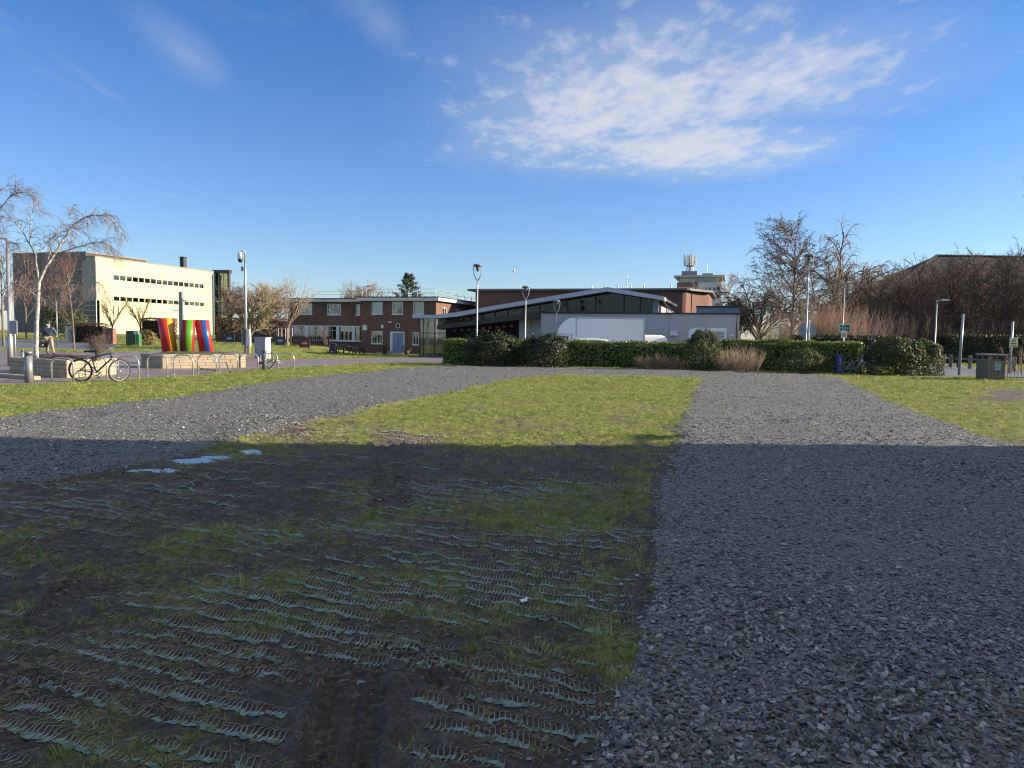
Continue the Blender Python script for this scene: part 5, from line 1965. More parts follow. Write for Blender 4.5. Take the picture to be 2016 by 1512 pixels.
# ---- shrub in the near planter
p = at(190, 703, 26.2)
tree('bare_shrub', 'bare multi-stemmed shrub in the near stone planter beside the bicycle', 'shrub', (p.x, p.y, p.z - 0.04), 21,
     [dict(seg=4, wob=0.2, taper=0.3), dict(n=(6, 8), t0=0.2, ang=(0.4, 0.9), lr=0.6, seg=3, wob=0.25, rr=0.5, rmin=0.006), dict(n=(4, 6), t0=0.2, ang=(0.4, 0.9), lr=0.6, seg=3, wob=0.3, rr=0.6, rmin=0.004)], 0.75, 0.014, m_twig, m_twig, (0, 0), None, 14, 0.012)

# ---- red-brown bare trees behind the plaza on the left
tree('bare_tree', 'slim bare tree with reddish twigs standing on the verge behind the walker', 'tree', on(146, 47), 31, UPRIGHT, 5.6, 0.075, m_bark, m_twig_red, (0.04, 0))
tree('bare_tree', 'reddish bare tree behind the lamp column at the left edge', 'tree', on(8, 50), 32, UPRIGHT, 6.4, 0.09, m_bark, m_twig_red)
tree('bare_tree', 'reddish bare tree seen between lamp column and birch trunk', 'tree', on(52, 66), 33, UPRIGHT, 7.2, 0.10, m_bark, m_twig_red)
tree('bare_tree', 'reddish bare tree before the dark louvred block', 'tree', on(112, 70), 34, UPRIGHT, 7.0, 0.10, m_bark, m_twig_red)
tree('bare_tree', 'bare tree rising behind the left edge of the dark block', 'tree', on(-12, 80), 35, UPRIGHT, 9.0, 0.12, m_bark, m_twig_red)
# ---- vase-shaped small trees before the cream block
tree('bare_tree', 'small vase-shaped bare tree before the left end of the cream block', 'tree', on(222, 76), 41, VASE, 1.35, 0.11, m_bark, m_twig)
tree('bare_tree', 'small vase-shaped bare tree above the green bin', 'tree', on(277, 76), 42, VASE, 1.4, 0.11, m_bark, m_twig)
# ---- spreading tree beside the camera pole
tree('bare_tree', 'broad spreading bare tree with mossy trunk beside the camera pole', 'tree', on(489, 52), 47, SPREAD, 2.9, 0.17, m_bark_green, m_twig_tan, (0.06, 0))
tree('bare_tree', 'slim pale-stemmed bare tree at the left corner of the brick building', 'tree', on(566, 74), 44, VASE, 2.2, 0.10, m_twig_tan, m_twig_tan)
tree('bare_tree', 'bare tree between glass stair tower and spreading tree', 'tree', on(452, 90), 45, SPREAD, 3.4, 0.16, m_bark, m_twig_red)
tree('bare_tree', 'tan bare tree behind the spreading tree', 'tree', on(535, 92), 46, SPREAD, 3.2, 0.16, m_bark, m_twig_tan)
# ---- trees behind the roofs
tree('bare_tree', 'bare treetop showing over the brick building roof beside the conifer', 'tree', on(700, 118), 51, SPREAD, 5.0, 0.2, m_bark, m_twig_tan)
tree('bare_tree', 'low bare treetop behind the roof rail', 'tree', on(725, 124), 52, SPREAD, 4.4, 0.2, m_bark, m_twig)
tree('bare_tree', 'pale bare tree to the right of the office tower', 'tree', on(1432, 140), 53, UPRIGHT, 13.0, 0.2, m_twig_tan, m_twig_tan)
tree('bare_tree', 'tan bare tree behind the plant screen', 'tree', on(1452, 112), 54, SPREAD, 4.3, 0.2, m_bark, m_twig_tan)
tree('bare_tree', 'pale bare tree standing before the office tower', 'tree', on(1384, 130), 55, UPRIGHT, 10.0, 0.16, m_twig_tan, m_twig_tan)
# ---- tall tree outside the right edge
tree('bare_tree', 'tall bare tree reaching into the picture at the upper right edge', 'tree', on(2125, 46), 61, UPRIGHT, 13.5, 0.22, m_bark, m_twig)


# ---- leaves
def mat_leaf(name, stops, rough=0.45, trans=0.25):
    m, nt, b = new_mat(name)
    tint = attr(nt, 'tint')
    c = ramp(nt, tint, stops)
    nt.links.new(c, b.inputs['Base Color'])
    b.inputs['Roughness'].default_value = rough
    tr = N(nt, 'ShaderNodeBsdfTranslucent')
    nt.links.new(c, tr.inputs['Color'])
    mx = N(nt, 'ShaderNodeMixShader')
    mx.inputs[0].default_value = trans
    nt.links.new(b.outputs[0], mx.inputs[1])
    nt.links.new(tr.outputs[0], mx.inputs[2])
    nt.links.new(mx.outputs[0], nt.nodes['Material Output'].inputs['Surface'])
    return m


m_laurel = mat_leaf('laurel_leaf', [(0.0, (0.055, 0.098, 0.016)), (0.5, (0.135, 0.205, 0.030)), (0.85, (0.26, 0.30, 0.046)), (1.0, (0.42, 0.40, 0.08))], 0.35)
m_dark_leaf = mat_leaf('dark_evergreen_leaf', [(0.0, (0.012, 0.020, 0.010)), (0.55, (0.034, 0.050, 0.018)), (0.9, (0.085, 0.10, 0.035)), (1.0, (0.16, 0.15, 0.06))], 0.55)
m_olive_leaf = mat_leaf('olive_shrub_leaf', [(0.0, (0.03, 0.045, 0.014)), (0.55, (0.08, 0.10, 0.026)), (0.9, (0.13, 0.14, 0.036)), (1.0, (0.20, 0.19, 0.06))], 0.6)
m_needle = mat_leaf('pine_needles', [(0.0, (0.018, 0.034, 0.018)), (0.6, (0.045, 0.070, 0.036)), (1.0, (0.10, 0.12, 0.06))], 0.6, 0.15)
m_brownleaf = mat_leaf('brown_beech_leaf', [(0.0, (0.05, 0.024, 0.016)), (0.6, (0.11, 0.05, 0.030)), (1.0, (0.20, 0.10, 0.05))], 0.6, 0.2)


def leaf_mesh(name, P, Nn, size, mat, rg, asp=0.45, tint=None):
    n = len(P)
    rv = rg.normal(size=(n, 3))
    Nn = Nn + rg.normal(0, 0.55, (n, 3))
    Nn /= np.linalg.norm(Nn, axis=1)[:, None] + 1e-9
    T = rv - Nn * (rv * Nn).sum(1)[:, None]
    T /= np.linalg.norm(T, axis=1)[:, None] + 1e-9
    B = np.cross(Nn, T)
    s = (size * rg.uniform(0.6, 1.35, n))[:, None]
    v = np.stack([P - T * s * 0.5, P + B * s * asp * 0.5 + Nn * s * 0.08, P + T * s * 0.5, P - B * s * asp * 0.5 + Nn * s * 0.08], 1)
    if tint is None:
        tint = rg.beta(2, 2.2, n)
    me = mesh_np(name, v.reshape(-1, 3), np.arange(n * 4).reshape(n, 4), mat, False, {'tint': np.repeat(tint, 4)})
    return me


def bush(name, label, base, rx, ry, rz, n, size, mat, seed, squash=0.0, parent=None, cat='shrub', lumps=0.42, group=None, core=True):
    """rounded leafy shrub: leaves through the outer shell of a lumpy ellipsoid"""
    rg = np.random.RandomState(seed)
    root = thing(name, label, cat, base, 0, group)
    d = rg.normal(size=(n, 3))
    d /= np.linalg.norm(d, axis=1)[:, None]
    d[:, 2] = np.where(d[:, 2] < -0.5, -d[:, 2], d[:, 2])
    az = np.arctan2(d[:, 1], d[:, 0])
    k = 1 + lumps * (fbm(az * 1.6 + seed, d[:, 2] * 3.0, 3, seed) - 0.5) * 2
    k = k * (1 - 0.30 * rg.beta(1, 2.6, n)) + np.maximum(0, rg.normal(0, 0.03, n))
    rad_ = np.sqrt(d[:, 0] ** 2 + d[:, 1] ** 2) + 1e-6
    full = np.where(d[:, 2] < 0.1, np.maximum(rad_, 0.93), rad_) / rad_
    P = d * k[:, None] * np.array([rx, ry, rz])
    P[:, 0] *= full
    P[:, 1] *= full
    P[:, 2] = P[:, 2] * 0.5 + rz * 0.5
    low = d[:, 2] < 0
    P[low, 2] = rz * 0.5 * rg.uniform(0.02, 1.0, low.sum())
    P = P[P[:, 2] > 0.02]
    nn = P - np.array([0, 0, rz * 0.45])
    nn /= np.linalg.norm(nn, axis=1)[:, None] + 1e-9
    link('foliage', leaf_mesh('foliage', P, nn, size, mat, rg), root)
    # woody inside
    r2 = random.Random(seed)
    w = MB()
    for j in range(10):
        a = r2.uniform(0, 6.28)
        e = Vector((math.cos(a) * rx * 0.7, math.sin(a) * ry * 0.7, rz * r2.uniform(0.5, 0.9)))
        w.tube([(e.x * 0.05, e.y * 0.05, -0.05), tuple(e * 0.5 + Vector((0, 0, 0.05))), tuple(e)], [0.03, 0.02, 0.008], 4, False)
    w.build('branches', m_bark, root)
    return root


# ---- laurel hedge in front of the car park
def hedge(name, label, p0, p1, h, th, n, size, mat, seed, cat='hedge', top=0.08, group=None):
    rg = np.random.RandomState(seed)
    mid = (p0 + p1) / 2
    root = thing(name, label, cat, (p0.x, p0.y, p0.z), 0, group)
    d = Vector((p1.x - p0.x, p1.y - p0.y, 0))
    L = d.length
    d.normalize()
    nv = Vector((d.y, -d.x, 0))           # towards the camera
    # share of leaves on front, top, back, ends
    area = np.array([L * h, L * th, L * h * 0.5, th * h, th * h])
    which = rg.choice(5, n, p=area / area.sum())
    s = rg.uniform(0, L, n)
    t = rg.uniform(0, 1, n)
    lump = (fbm(s * 1.2, t * 2.0 + which, 3, seed) - 0.5)
    dep = rg.beta(1, 3, n) * 0.32 - 0.30 * lump
    toph = h + top * 1.8 * (fbm(s * 1.3, np.zeros(n), 4, seed + 3, 0.6) - 0.5)
    a = np.zeros(n); c = np.zeros(n); z = np.zeros(n)
    f = which == 0
    a[f] = s[f]; c[f] = th / 2 - dep[f] - 0.10 * np.maximum(0, t[f] - 0.8) * 5 * 0.3; z[f] = toph[f] * t[f]
    f = which == 1
    a[f] = s[f]; c[f] = (t[f] - 0.5) * th; z[f] = toph[f] - dep[f] * 0.6 + np.maximum(0, rg.normal(0, 0.05, f.sum()))
    f = which == 2
    a[f] = s[f]; c[f] = -th / 2 + dep[f]; z[f] = toph[f] * t[f]
    f = which == 3
    a[f] = 0 + dep[f]; c[f] = (rg.uniform(size=f.sum()) - 0.5) * th; z[f] = toph[f] * t[f]
    f = which == 4
    a[f] = L - dep[f]; c[f] = (rg.uniform(size=f.sum()) - 0.5) * th; z[f] = toph[f] * t[f]
    P = np.stack([d.x * a + nv.x * c, d.y * a + nv.y * c, z], -1)
    nl = {0: (nv.x, nv.y, 0.4), 1: (0, 0, 1), 2: (-nv.x, -nv.y, 0.3), 3: (-d.x, -d.y, 0.3), 4: (d.x, d.y, 0.3)}
    Nn = np.array([nl[i] for i in which], float)
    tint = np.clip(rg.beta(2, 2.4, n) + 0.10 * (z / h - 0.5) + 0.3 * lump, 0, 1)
    link('foliage', leaf_mesh('foliage', P, Nn, size, mat, rg, 0.45, tint), root)
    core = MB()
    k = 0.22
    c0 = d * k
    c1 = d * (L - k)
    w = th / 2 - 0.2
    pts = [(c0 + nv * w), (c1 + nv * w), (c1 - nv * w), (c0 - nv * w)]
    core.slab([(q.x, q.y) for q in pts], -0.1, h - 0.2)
    core.build('branches', M('hedge_shade_core', (0.012, 0.018, 0.008), 0.95, 0.4, 6.0), root)  # solid dark box added inside the leaves to block light, not modelled branches
    return root


hp0, hp1 = on(874, 41.8), on(1000, 42.6)
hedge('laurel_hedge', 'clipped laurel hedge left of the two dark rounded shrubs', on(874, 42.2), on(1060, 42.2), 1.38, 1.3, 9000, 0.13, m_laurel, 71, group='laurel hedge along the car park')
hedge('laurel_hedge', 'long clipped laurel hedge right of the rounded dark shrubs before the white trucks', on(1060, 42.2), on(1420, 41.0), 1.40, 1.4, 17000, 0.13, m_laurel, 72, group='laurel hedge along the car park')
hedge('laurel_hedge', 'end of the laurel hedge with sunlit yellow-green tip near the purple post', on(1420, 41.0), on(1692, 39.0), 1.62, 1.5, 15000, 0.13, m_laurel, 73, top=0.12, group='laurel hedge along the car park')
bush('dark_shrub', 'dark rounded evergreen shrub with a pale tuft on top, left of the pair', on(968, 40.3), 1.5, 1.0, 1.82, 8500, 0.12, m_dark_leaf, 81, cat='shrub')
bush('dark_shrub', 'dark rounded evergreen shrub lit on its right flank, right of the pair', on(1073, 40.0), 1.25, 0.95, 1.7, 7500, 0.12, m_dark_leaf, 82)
bush('dark_shrub', 'tall dark upright shrub between two twiggy shrubs', on(1382, 38.9), 0.95, 0.75, 2.05, 6000, 0.10, m_olive_leaf, 83, lumps=0.35)
bush('low_shrub', 'low dome-shaped olive shrub at the foot of the hedge', on(1580, 37.4), 1.2, 0.85, 1.2, 5200, 0.09, m_olive_leaf, 84)
bush('laurel_shrub', 'big leafy evergreen shrub right of the parked bicycle', on(1765, 37.2), 1.45, 1.1, 1.85, 9000, 0.13, m_olive_leaf, 85, lumps=0.3)
bush('laurel_shrub', 'sunlit leaning evergreen shrub at the mouth of the footpath', on(1815, 37.6), 1.0, 1.0, 1.72, 6500, 0.12, m_olive_leaf, 86, lumps=0.35)
bush('ground_ivy', 'low leafy ground cover under the parked bicycle', on(1725, 36.3), 0.9, 0.4, 0.5, 900, 0.10, m_olive_leaf, 87)
bush('round_evergreen', 'dense evergreen clump behind the pale double utility cabinet', on(133, 66), 2.3, 1.3, 2.6, 4500, 0.16, m_olive_leaf, 88)
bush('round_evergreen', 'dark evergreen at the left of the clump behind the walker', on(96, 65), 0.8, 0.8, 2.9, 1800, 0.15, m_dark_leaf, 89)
hedge('brown_hedge', 'reddish-brown winter hedge in front of the cream block', on(150, 60), on(212, 60), 1.5, 1.2, 4200, 0.10, m_brownleaf, 90)
hedge('brown_hedge', 'reddish-brown hedge behind the coloured sculpture', on(280, 74), on(345, 74), 2.0, 1.2, 4200, 0.14, m_brownleaf, 91)
hedge('brown_hedge', 'long reddish-brown hedge left of the brick building', on(425, 76), on(572, 79), 2.3, 1.4, 8500, 0.15, m_brownleaf, 92)
bush('tan_grass_clump', 'tan dry grass clump beside the green bin', on(291, 57), 0.7, 0.5, 1.1, 1300, 0.16, mat_leaf('dry_grass_leaf', [(0, (0.16, 0.11, 0.05)), (1, (0.38, 0.28, 0.14))], 0.7), 93)
hedge('far_hedge', 'dark low hedge with brown top behind the green direction sign', on(1560, 53), on(1760, 53), 2.1, 1.5, 7000, 0.16, m_dark_leaf, 94)
hedge('far_hedge', 'dark clipped hedge beyond the footpath fence', on(1850, 62), on(2060, 62), 2.35, 1.6, 7000, 0.17, m_dark_leaf, 95)


# ---- twiggy bare shrubs and coppiced willow
def stems(name, label, base, rx, ry, h, n, r, mat, seed, spread=0.35, group=None, twigs=4, cat='shrub'):
    rg = random.Random(seed)
    root = thing(name, label, cat, base, 0, group)
    mb = MB()
    for i in range(n):
        a = rg.uniform(0, 6.28)
        q = math.sqrt(rg.random())
        bx, by = math.cos(a) * rx * q, math.sin(a) * ry * q
        hh = h * rg.uniform(0.6, 1.08) * (1 - 0.25 * q)
        d = Vector((bx / max(rx, .01) * spread + rg.uniform(-.14, .14), by / max(ry, .01) * spread + rg.uniform(-.14, .14), 1)).normalized()
        sp = [dict(seg=4, wob=0.05, taper=0.3), dict(n=twigs, t0=0.3, ang=(0.2, 0.6), lr=0.4, seg=3, wob=0.12, up=0.2, rr=0.6, rmin=r * 0.4)]
        limb(rg, Vector((bx, by, -0.05)), d, hh, r * rg.uniform(0.7, 1.2), 0, sp, mb, mb, 0.0)
    mb.build('branches', mat, root)
    return root


stems('twiggy_shrub', 'low brown twiggy shrub before the long hedge', on(1301, 39.4), 1.2, 0.5, 0.92, 300, 0.008, m_twig, 101, 0.35)
stems('twiggy_shrub', 'tan twiggy shrub right of the tall dark shrub', on(1452, 38.6), 1.1, 0.5, 1.4, 300, 0.009, m_twig_tan, 102, 0.45)
for i, (px, Y, w, h, lb) in enumerate(((1535, 57, 1.7, 4.0, 'coppiced orange-brown willow stems at the left end of the row'), (1590, 58, 1.9, 5.0, 'coppiced orange-brown willow stems behind the tall lamp post'),
                                       (1645, 57, 1.7, 4.9, 'coppiced orange-brown willow stems behind the green direction sign'), (1692, 58, 1.6, 4.3, 'coppiced willow stems at the right end of the row'))):
    stems('coppiced_willow', lb, on(px, Y), w, 1.2, h, 170, 0.016, m_twig_orange if i < 3 else m_twig_red, 110 + i, 0.22, 'coppiced willows before the thicket', 5)

# ---- alder and willow
alder = tree('alder_tree', 'tall dark alder with drooping cone-laden twigs left of the tall lamp post', 'tree', on(1556, 62), 128, ALDER, 10.2, 0.16, m_twig_dark, m_twig, thr=0.03)
rg = np.random.RandomState(122)
cr = [c for c in alder.children if c.name.startswith('crown')][0]
vv = np.zeros(len(cr.data.vertices) * 3, np.float32)
cr.data.vertices.foreach_get('co', vv)
vv = vv.reshape(-1, 3)
pick = vv[rg.choice(len(vv), 5500)]
pick = pick[pick[:, 2] > 3.0] + rg.normal(0, 0.07, (int((pick[:, 2] > 3.0).sum()), 3))
link('cones', leaf_mesh('cones', pick.astype(float), rg.normal(size=(len(pick), 3)), 0.13, mat_leaf('alder_cone', [(0, (0.05, 0.03, 0.025)), (1, (0.11, 0.07, 0.055))], 0.8, 0.1), rg, 0.6), alder)
tree('willow_tree', 'tan weeping willow behind the alder', 'tree', on(1652, 72), 126, WILLOW, 5.6, 0.26, m_twig_dark, m_twig_tan, thr=0.03)
tree('willow_tree', 'brown weeping willow hanging over the end of the grey wing', 'tree', on(1487, 70), 125, WILLOW, 3.6, 0.2, m_twig_dark, m_twig, thr=0.03)

# ---- dense bare thicket on the right
proto = []
for k in range(3):
    t = tree('thicket_tree', 'bare brown tree in the dense thicket before the dark hipped roof', 'tree', (0, 0, 0), 131 + k, THICK, 6.6, 0.12, m_twig_dark, [m_twig_dark, m_twig, m_twig_red][k], (0, 0), 'trees of the dense thicket', 2, 0.03)
    proto.append(t)
rg = random.Random(7)
spots = [(1722, 66, 0.86), (1765, 72, 0.95), (1800, 66, 0.95), (1842, 74, 1.15), (1880, 67, 1.02), (1920, 75, 1.2), (1958, 67, 1.08), (1995, 73, 1.18), (2040, 66, 1.1), (2090, 72, 1.15), (1700, 78, 0.9), (1860, 82, 1.25), (1945, 83, 1.25), (2020, 82, 1.25), (1785, 80, 1.1), (2150, 68, 1.1)]
for i, (px, Y, s) in enumerate(spots):
    t = proto[i] if i < 3 else copy_tree(proto[i % 3])
    t.location = on(px, Y)
    t.rotation_euler = (0, 0, rg.uniform(0, 6.28))
    t.scale = (s * 1.2, s * 1.2, s * 1.08)
# undergrowth closing the foot of the thicket
for i, (px, Y) in enumerate(((1735, 63), (1800, 64), (1865, 65), (1935, 66), (2005, 65), (2070, 64))):
    stems('thicket_undergrowth', 'dark bare undergrowth at the foot of the thicket', on(px, Y), 2.2, 1.5, 4.2, 150, 0.022, m_twig_dark, 150 + i, 0.3, 'undergrowth of the thicket', 7)

# ---- conifer behind the brick building
con = thing('pine_tree', 'dark green conifer rising behind the flat brick roof', 'tree', on(803, 112))
con.scale = (1.08, 1.08, 1.06)
w = MB().tube([(0, 0, 0), (0, 0, 10.6)], [0.25, 0.03], 7, False)
rg2 = random.Random(5)
rn = np.random.RandomState(6)
PP, NN = [], []
for i in range(70):
    z = 3.5 + 7.0 * (i / 70)
    L = (1 - (z - 3.5) / 7.3) * 3.6 + 0.35
    L *= rg2.uniform(0.7, 1.15)
    a = i * 2.4 + rg2.uniform(-.3, .3)
    d = Vector((math.cos(a), math.sin(a), 0.28))
    e = d * L + Vector((0, 0, z))
    w.tube([(0, 0, z), tuple(e * 0.6 + Vector((0, 0, z)) * 0.4 - Vector((0, 0, 0.1))), tuple(e)], [0.05, 0.03, 0.01], 4, False)
    for k in range(90):
        t = rg2.uniform(0.35, 1.05)
        q = Vector((0, 0, z)) * (1 - t) + e * t + rvec(rg2) * 0.28 * rg2.random() + Vector((0, 0, 0.08))
        PP.append(tuple(q))
        NN.append((d.x, d.y, 0.8))
w.build('trunk', m_bark, con, True)
link('crown', leaf_mesh('crown', np.array(PP), np.array(NN), 0.34, m_needle, rn, 0.25), con)
# ------------------------------------------------------------------ stone planters
m_stone_blk = M('buff_stone_block', (0.37, 0.30, 0.205), 0.8, 0.20, 1.6, 0.35)
m_stone_blk2 = M('grey_stone_block', (0.32, 0.275, 0.215), 0.8, 0.20, 1.6, 0.35)
m_mortar = M('planter_mortar', (0.16, 0.14, 0.12), 0.95, 0.2)


def planter(name, label, corners, z0, h, courses, seed):
    """corners: plan polygon in world coordinates; walls laid from single blocks"""
    rg = random.Random(seed)
    c0 = Vector((corners[0][0], corners[0][1], z0))
    root = thing(name, label, 'planter', c0)
    poly = [(x - c0.x, y - c0.y) for x, y in corners]
    ch = h / courses
    th = 0.28
    n = len(poly)
    for i in range(n):
        a = Vector((*poly[i], 0))
        b_ = Vector((*poly[(i + 1) % n], 0))
        d = b_ - a
        L = d.length
        d.normalize()
        ang = math.atan2(d.y, d.x)
        for c in range(courses):
            cap = (c == courses - 1)
            x = 0.0
            first = True
            while x < L - 0.02:
                bl = rg.uniform(0.62, 0.80)
                if first and c % 2:
                    bl *= 0.5
                first = False
                e = min(L, x + bl)
                if L - e < 0.2:
                    e = L
                o_ = 0.022 if cap else rg.uniform(0, 0.012)
                mb = MB().bbox(x + 0.006, e - 0.006, -o_, th, c * ch + 0.006, (c + 1) * ch - 0.004, 0.012)
                o = mb.build('block', m_stone_blk if rg.random() < 0.7 else m_stone_blk2, root, False, (a.x, a.y, 0), ang)
                x = e
    # mortar body and soil inside
    ctr = Vector((sum(p[0] for p in poly) / n, sum(p[1] for p in poly) / n))
    ins = []
    for p in poly:
        v = Vector(p) - ctr
        ins.append(tuple(ctr + v * (1 - 0.09 / max(0.3, v.length))))
    MB().slab(ins, -0.1, h - 0.06).build('mortar', m_mortar, root)
    soil = MB()
    k = len(ins)
    ins2 = [tuple(ctr + (Vector(p) - ctr) * 0.86) for p in poly]
    soil.slab(ins2, h - 0.061, h - 0.015)
    b0 = len(soil.v)
    g = 14
    xs = [p[0] for p in ins2]
    ys = [p[1] for p in ins2]
    for iy in range(g):
        for ix in range(g):
            fx_, fy_ = ix / (g - 1), iy / (g - 1)
            if k == 4:
                A = Vector(ins2[0]).lerp(Vector(ins2[1]), fx_)
                B = Vector(ins2[3]).lerp(Vector(ins2[2]), fx_)
                q = A.lerp(B, fy_)
            edge = min(fx_, 1 - fx_, fy_, 1 - fy_)
            soil.v.append((q.x, q.y, h - 0.014 + 0.09 * min(1, edge * 5) * (0.6 + 0.8 * rg.random())))
    for iy in range(g - 1):
        for ix in range(g - 1):
            soil.face((b0 + iy * g + ix, b0 + iy * g + ix + 1, b0 + (iy + 1) * g + ix + 1, b0 + (iy + 1) * g + ix))
    soil.build('soil', m_soil if seed == 1 else M('grassy_soil', (0.06, 0.06, 0.025), 0.95, 0.4, 5.0, 0.6), root)
    return root


def gpt(px, py, z=0.0):
    d = ray(px, py)
    t = (z - EYE) / d.z
    return Vector((d.x * t, d.y * t))


# near planter: measured on its top edge, 0.62 m above the ground
A = gpt(131, 709, 0.60)
B = gpt(229, 705, 0.60)
C_ = gpt(18, 703.0, 0.60)
planter('stone_planter', 'low buff stone block planter holding the birch, its front face in shade', [(C_.x, C_.y), (A.x, A.y), (B.x, B.y), (B.x - (A.x - C_.x), B.y - (A.y - C_.y))], -0.02, 0.62, 4, 1)
A2 = gpt(319, 697.5, 0.62)
B2 = gpt(484, 697.0, 0.62)
C2 = gpt(277, 695.5, 0.62)
P2 = planter('stone_planter', 'longer buff stone block planter carrying the coloured tube sculpture', [(C2.x, C2.y), (A2.x, A2.y), (B2.x, B2.y), (B2.x - (A2.x - C2.x) * 1.4, B2.y - (A2.y - C2.y) * 1.4)], -0.02, 0.64, 5, 2)
# kerb course in front of the near planter
kb = thing('stone_kerb', 'low stone kerb course at the foot of the nearer planter', 'kerb', (C_.x - 1.2, C_.y - 0.75, 0))
dv = Vector((A.x - C_.x, A.y - C_.y, 0))
ang = math.atan2(dv.y, dv.x)
kb.rotation_euler = (0, 0, ang)
for i in range(8):
    MB().bbox(i * 0.6 + 0.005, i * 0.6 + 0.595, 0, 0.22, -0.05, 0.12, 0.015).build('block', m_stone_blk, kb)

# ------------------------------------------------------------------ tube sculpture
def tilted_tube(name, label, top_px, bot_px, wpx, Y, cols, z0):
    """open leaning tube with a painted stripe; picture columns give its lean"""
    t0 = at(top_px[0], top_px[1], Y)
    b0 = at(bot_px[0], bot_px[1], Y)
    root = thing(name, label, 'sculpture', (b0.x, b0.y, z0), 0, 'leaning painted tubes of one sculpture')
    r = wpx / 2 / FPX * Y
    H = t0.z - z0
    lx = t0.x - b0.x
    n = 40
    groups = {}
    for (a0, a1, cm) in cols:
        groups[cm.name] = (cm, a0, a1)
    mats = [cols[0][2]]
    def shell(name_, m, a0, a1, off):
        k = max(4, int(n * (a1 - a0) / 6.283))
        mb = MB()
        b_ = len(mb.v)
        for i in range(k + 1):
            a = a0 + (a1 - a0) * i / k
            for z, rr in ((0, r + off), (H, r + off), (H, r - 0.03), (0, r - 0.03)):
                mb.v.append((rr * math.cos(a) + lx * z / H, rr * math.sin(a), z))
        for i in range(k):
            for j in range(4):
                j2 = (j + 1) % 4
                mb.face((b_ + i * 4 + j, b_ + (i + 1) * 4 + j, b_ + (i + 1) * 4 + j2, b_ + i * 4 + j2))
        return mb.build(name_, m, root, True)
    shell('tube', cols[0][2], 0, 2 * math.pi, 0.0)
    for a0, a1, cm in cols[1:]:
        o = shell('stripe', cm, a0, a1, 0.006)
    bs = MB().lathe([(r + 0.05, -0.02), (r + 0.05, 0.04), (r - 0.02, 0.041)], 24)
    bs.build('base_plate', m_galv, root)
    return root


m_red = M('red_gloss_paint', (0.52, 0.032, 0.028), 0.38, 0.14, 1.0)
m_yel = M('yellow_gloss_paint', (0.56, 0.32, 0.01), 0.3, 0.06, 1.0)
m_grn = M('green_gloss_paint', (0.09, 0.30, 0.015), 0.3, 0.06, 1.0)
m_blu = M('blue_gloss_paint', (0.01, 0.07, 0.26), 0.3, 0.06, 1.0)
m_crim = M('crimson_gloss_paint', (0.26, 0.018, 0.040), 0.38, 0.14, 1.0)
SY = 36.3
zb = 0.60
hd = math.radians
tilted_tube('painted_tube', 'leaning red tube with yellow stripe, nearest the green bin', (325, 627), (335, 694), 28, SY, [(0, 0, m_red), (hd(-56), hd(-6), m_yel)], zb)
tilted_tube('painted_tube', 'crimson tube with green stripe, middle of the three', (371, 630), (367.5, 694), 25.5, SY + 0.1, [(0, 0, m_crim), (hd(-80), hd(-28), m_grn), (hd(-28), hd(40), m_red)], zb)
tilted_tube('painted_tube', 'leaning red tube with blue stripe, next to the planter tree', (397, 630), (406.5, 694), 26.5, SY + 0.5, [(0, 0, m_red), (hd(-72), hd(-34), m_blu)], zb)

# ------------------------------------------------------------------ cycle hoops
m_steel = M('brushed_steel_hoop', (0.55, 0.52, 0.47), 0.35, 0.10, 3.0, 0, 0.7)
hoop_me = None
pts = []
w2, hh, rc = 0.425, 0.74, 0.24
prof = [(-w2, -0.12), (-w2, hh - rc)]
for k in range(1, 8):
    a = math.pi - k * math.pi / 16
    prof.append((-w2 + rc + rc * math.cos(a), hh - rc + rc * math.sin(a)))
prof.append((-w2 + rc, hh))
prof += [(-x, z) for x, z in reversed(prof)]
hoop_me = MB().tube([(x, 0, z) for x, z in prof], 0.026, 8).mesh('cycle_hoop', m_steel, True)
foot_me = MB().lathe([(0.06, -0.01), (0.06, 0.006), (0.03, 0.012)], 10).mesh('flange', m_steel)
H0 = gpt(123, 751)
H9 = gpt(563, 727)
# picture columns of the hoop centres, measured left to right
hoop_px = [123, 189, 253, 310, 361, 408, 450, 491, 529.5, 562]
names = ['first', 'second', 'third', 'fourth', 'fifth', 'sixth', 'seventh', 'eighth', 'ninth', 'last']
extra = {0: 'at the left end of the row, before the near planter', 1: 'behind the parked black bicycle', 2: 'in the gap between the two planters', 8: 'beside the slim bollard', 9: 'at the right end of the row'}
for i, px in enumerate(hoop_px):
    # intersect the column with the line of the row
    d = ray(px, 740)
    a = Vector((d.x, d.y))
    e = H9 - H0
    den = a.x * e.y - a.y * e.x
    t = (H0.x * e.y - H0.y * e.x) / den
    q = a * t
    lb = 'steel cycle hoop, ' + (names[i] + ' from the left in the row' if i not in extra else names[i] + ', ' + extra[i])
    r = thing('cycle_hoop', lb, 'cycle hoop', (q.x, q.y, 0.0), math.radians(-15), 'steel cycle hoops along the plaza edge')
    link('hoop', hoop_me, r)
    for sx in (-w2, w2):
        link('flange', foot_me, r, (sx, 0, 0.0))


# ------------------------------------------------------------------ bollards
def bollard(label, px, py_b, h, r, mat, capm=None, z=0.0):
    g = gpt(px, py_b, z)
    root = thing('bollard', label, 'bollard', (g.x, g.y, z), 0)
    MB().lathe([(r, -0.05), (r, h * 0.86)], 20).build('post', mat, root, True)
    MB().lathe([(r * 0.82, h * 0.86), (r * 0.82, h * 0.93)], 20).build('neck', m_black, root, True)
    MB().lathe([(r, h * 0.93), (r * 1.02, h * 0.95), (r, h * 0.985), (r * 0.8, h)], 20).build('cap', capm or mat, root, True)
    return root


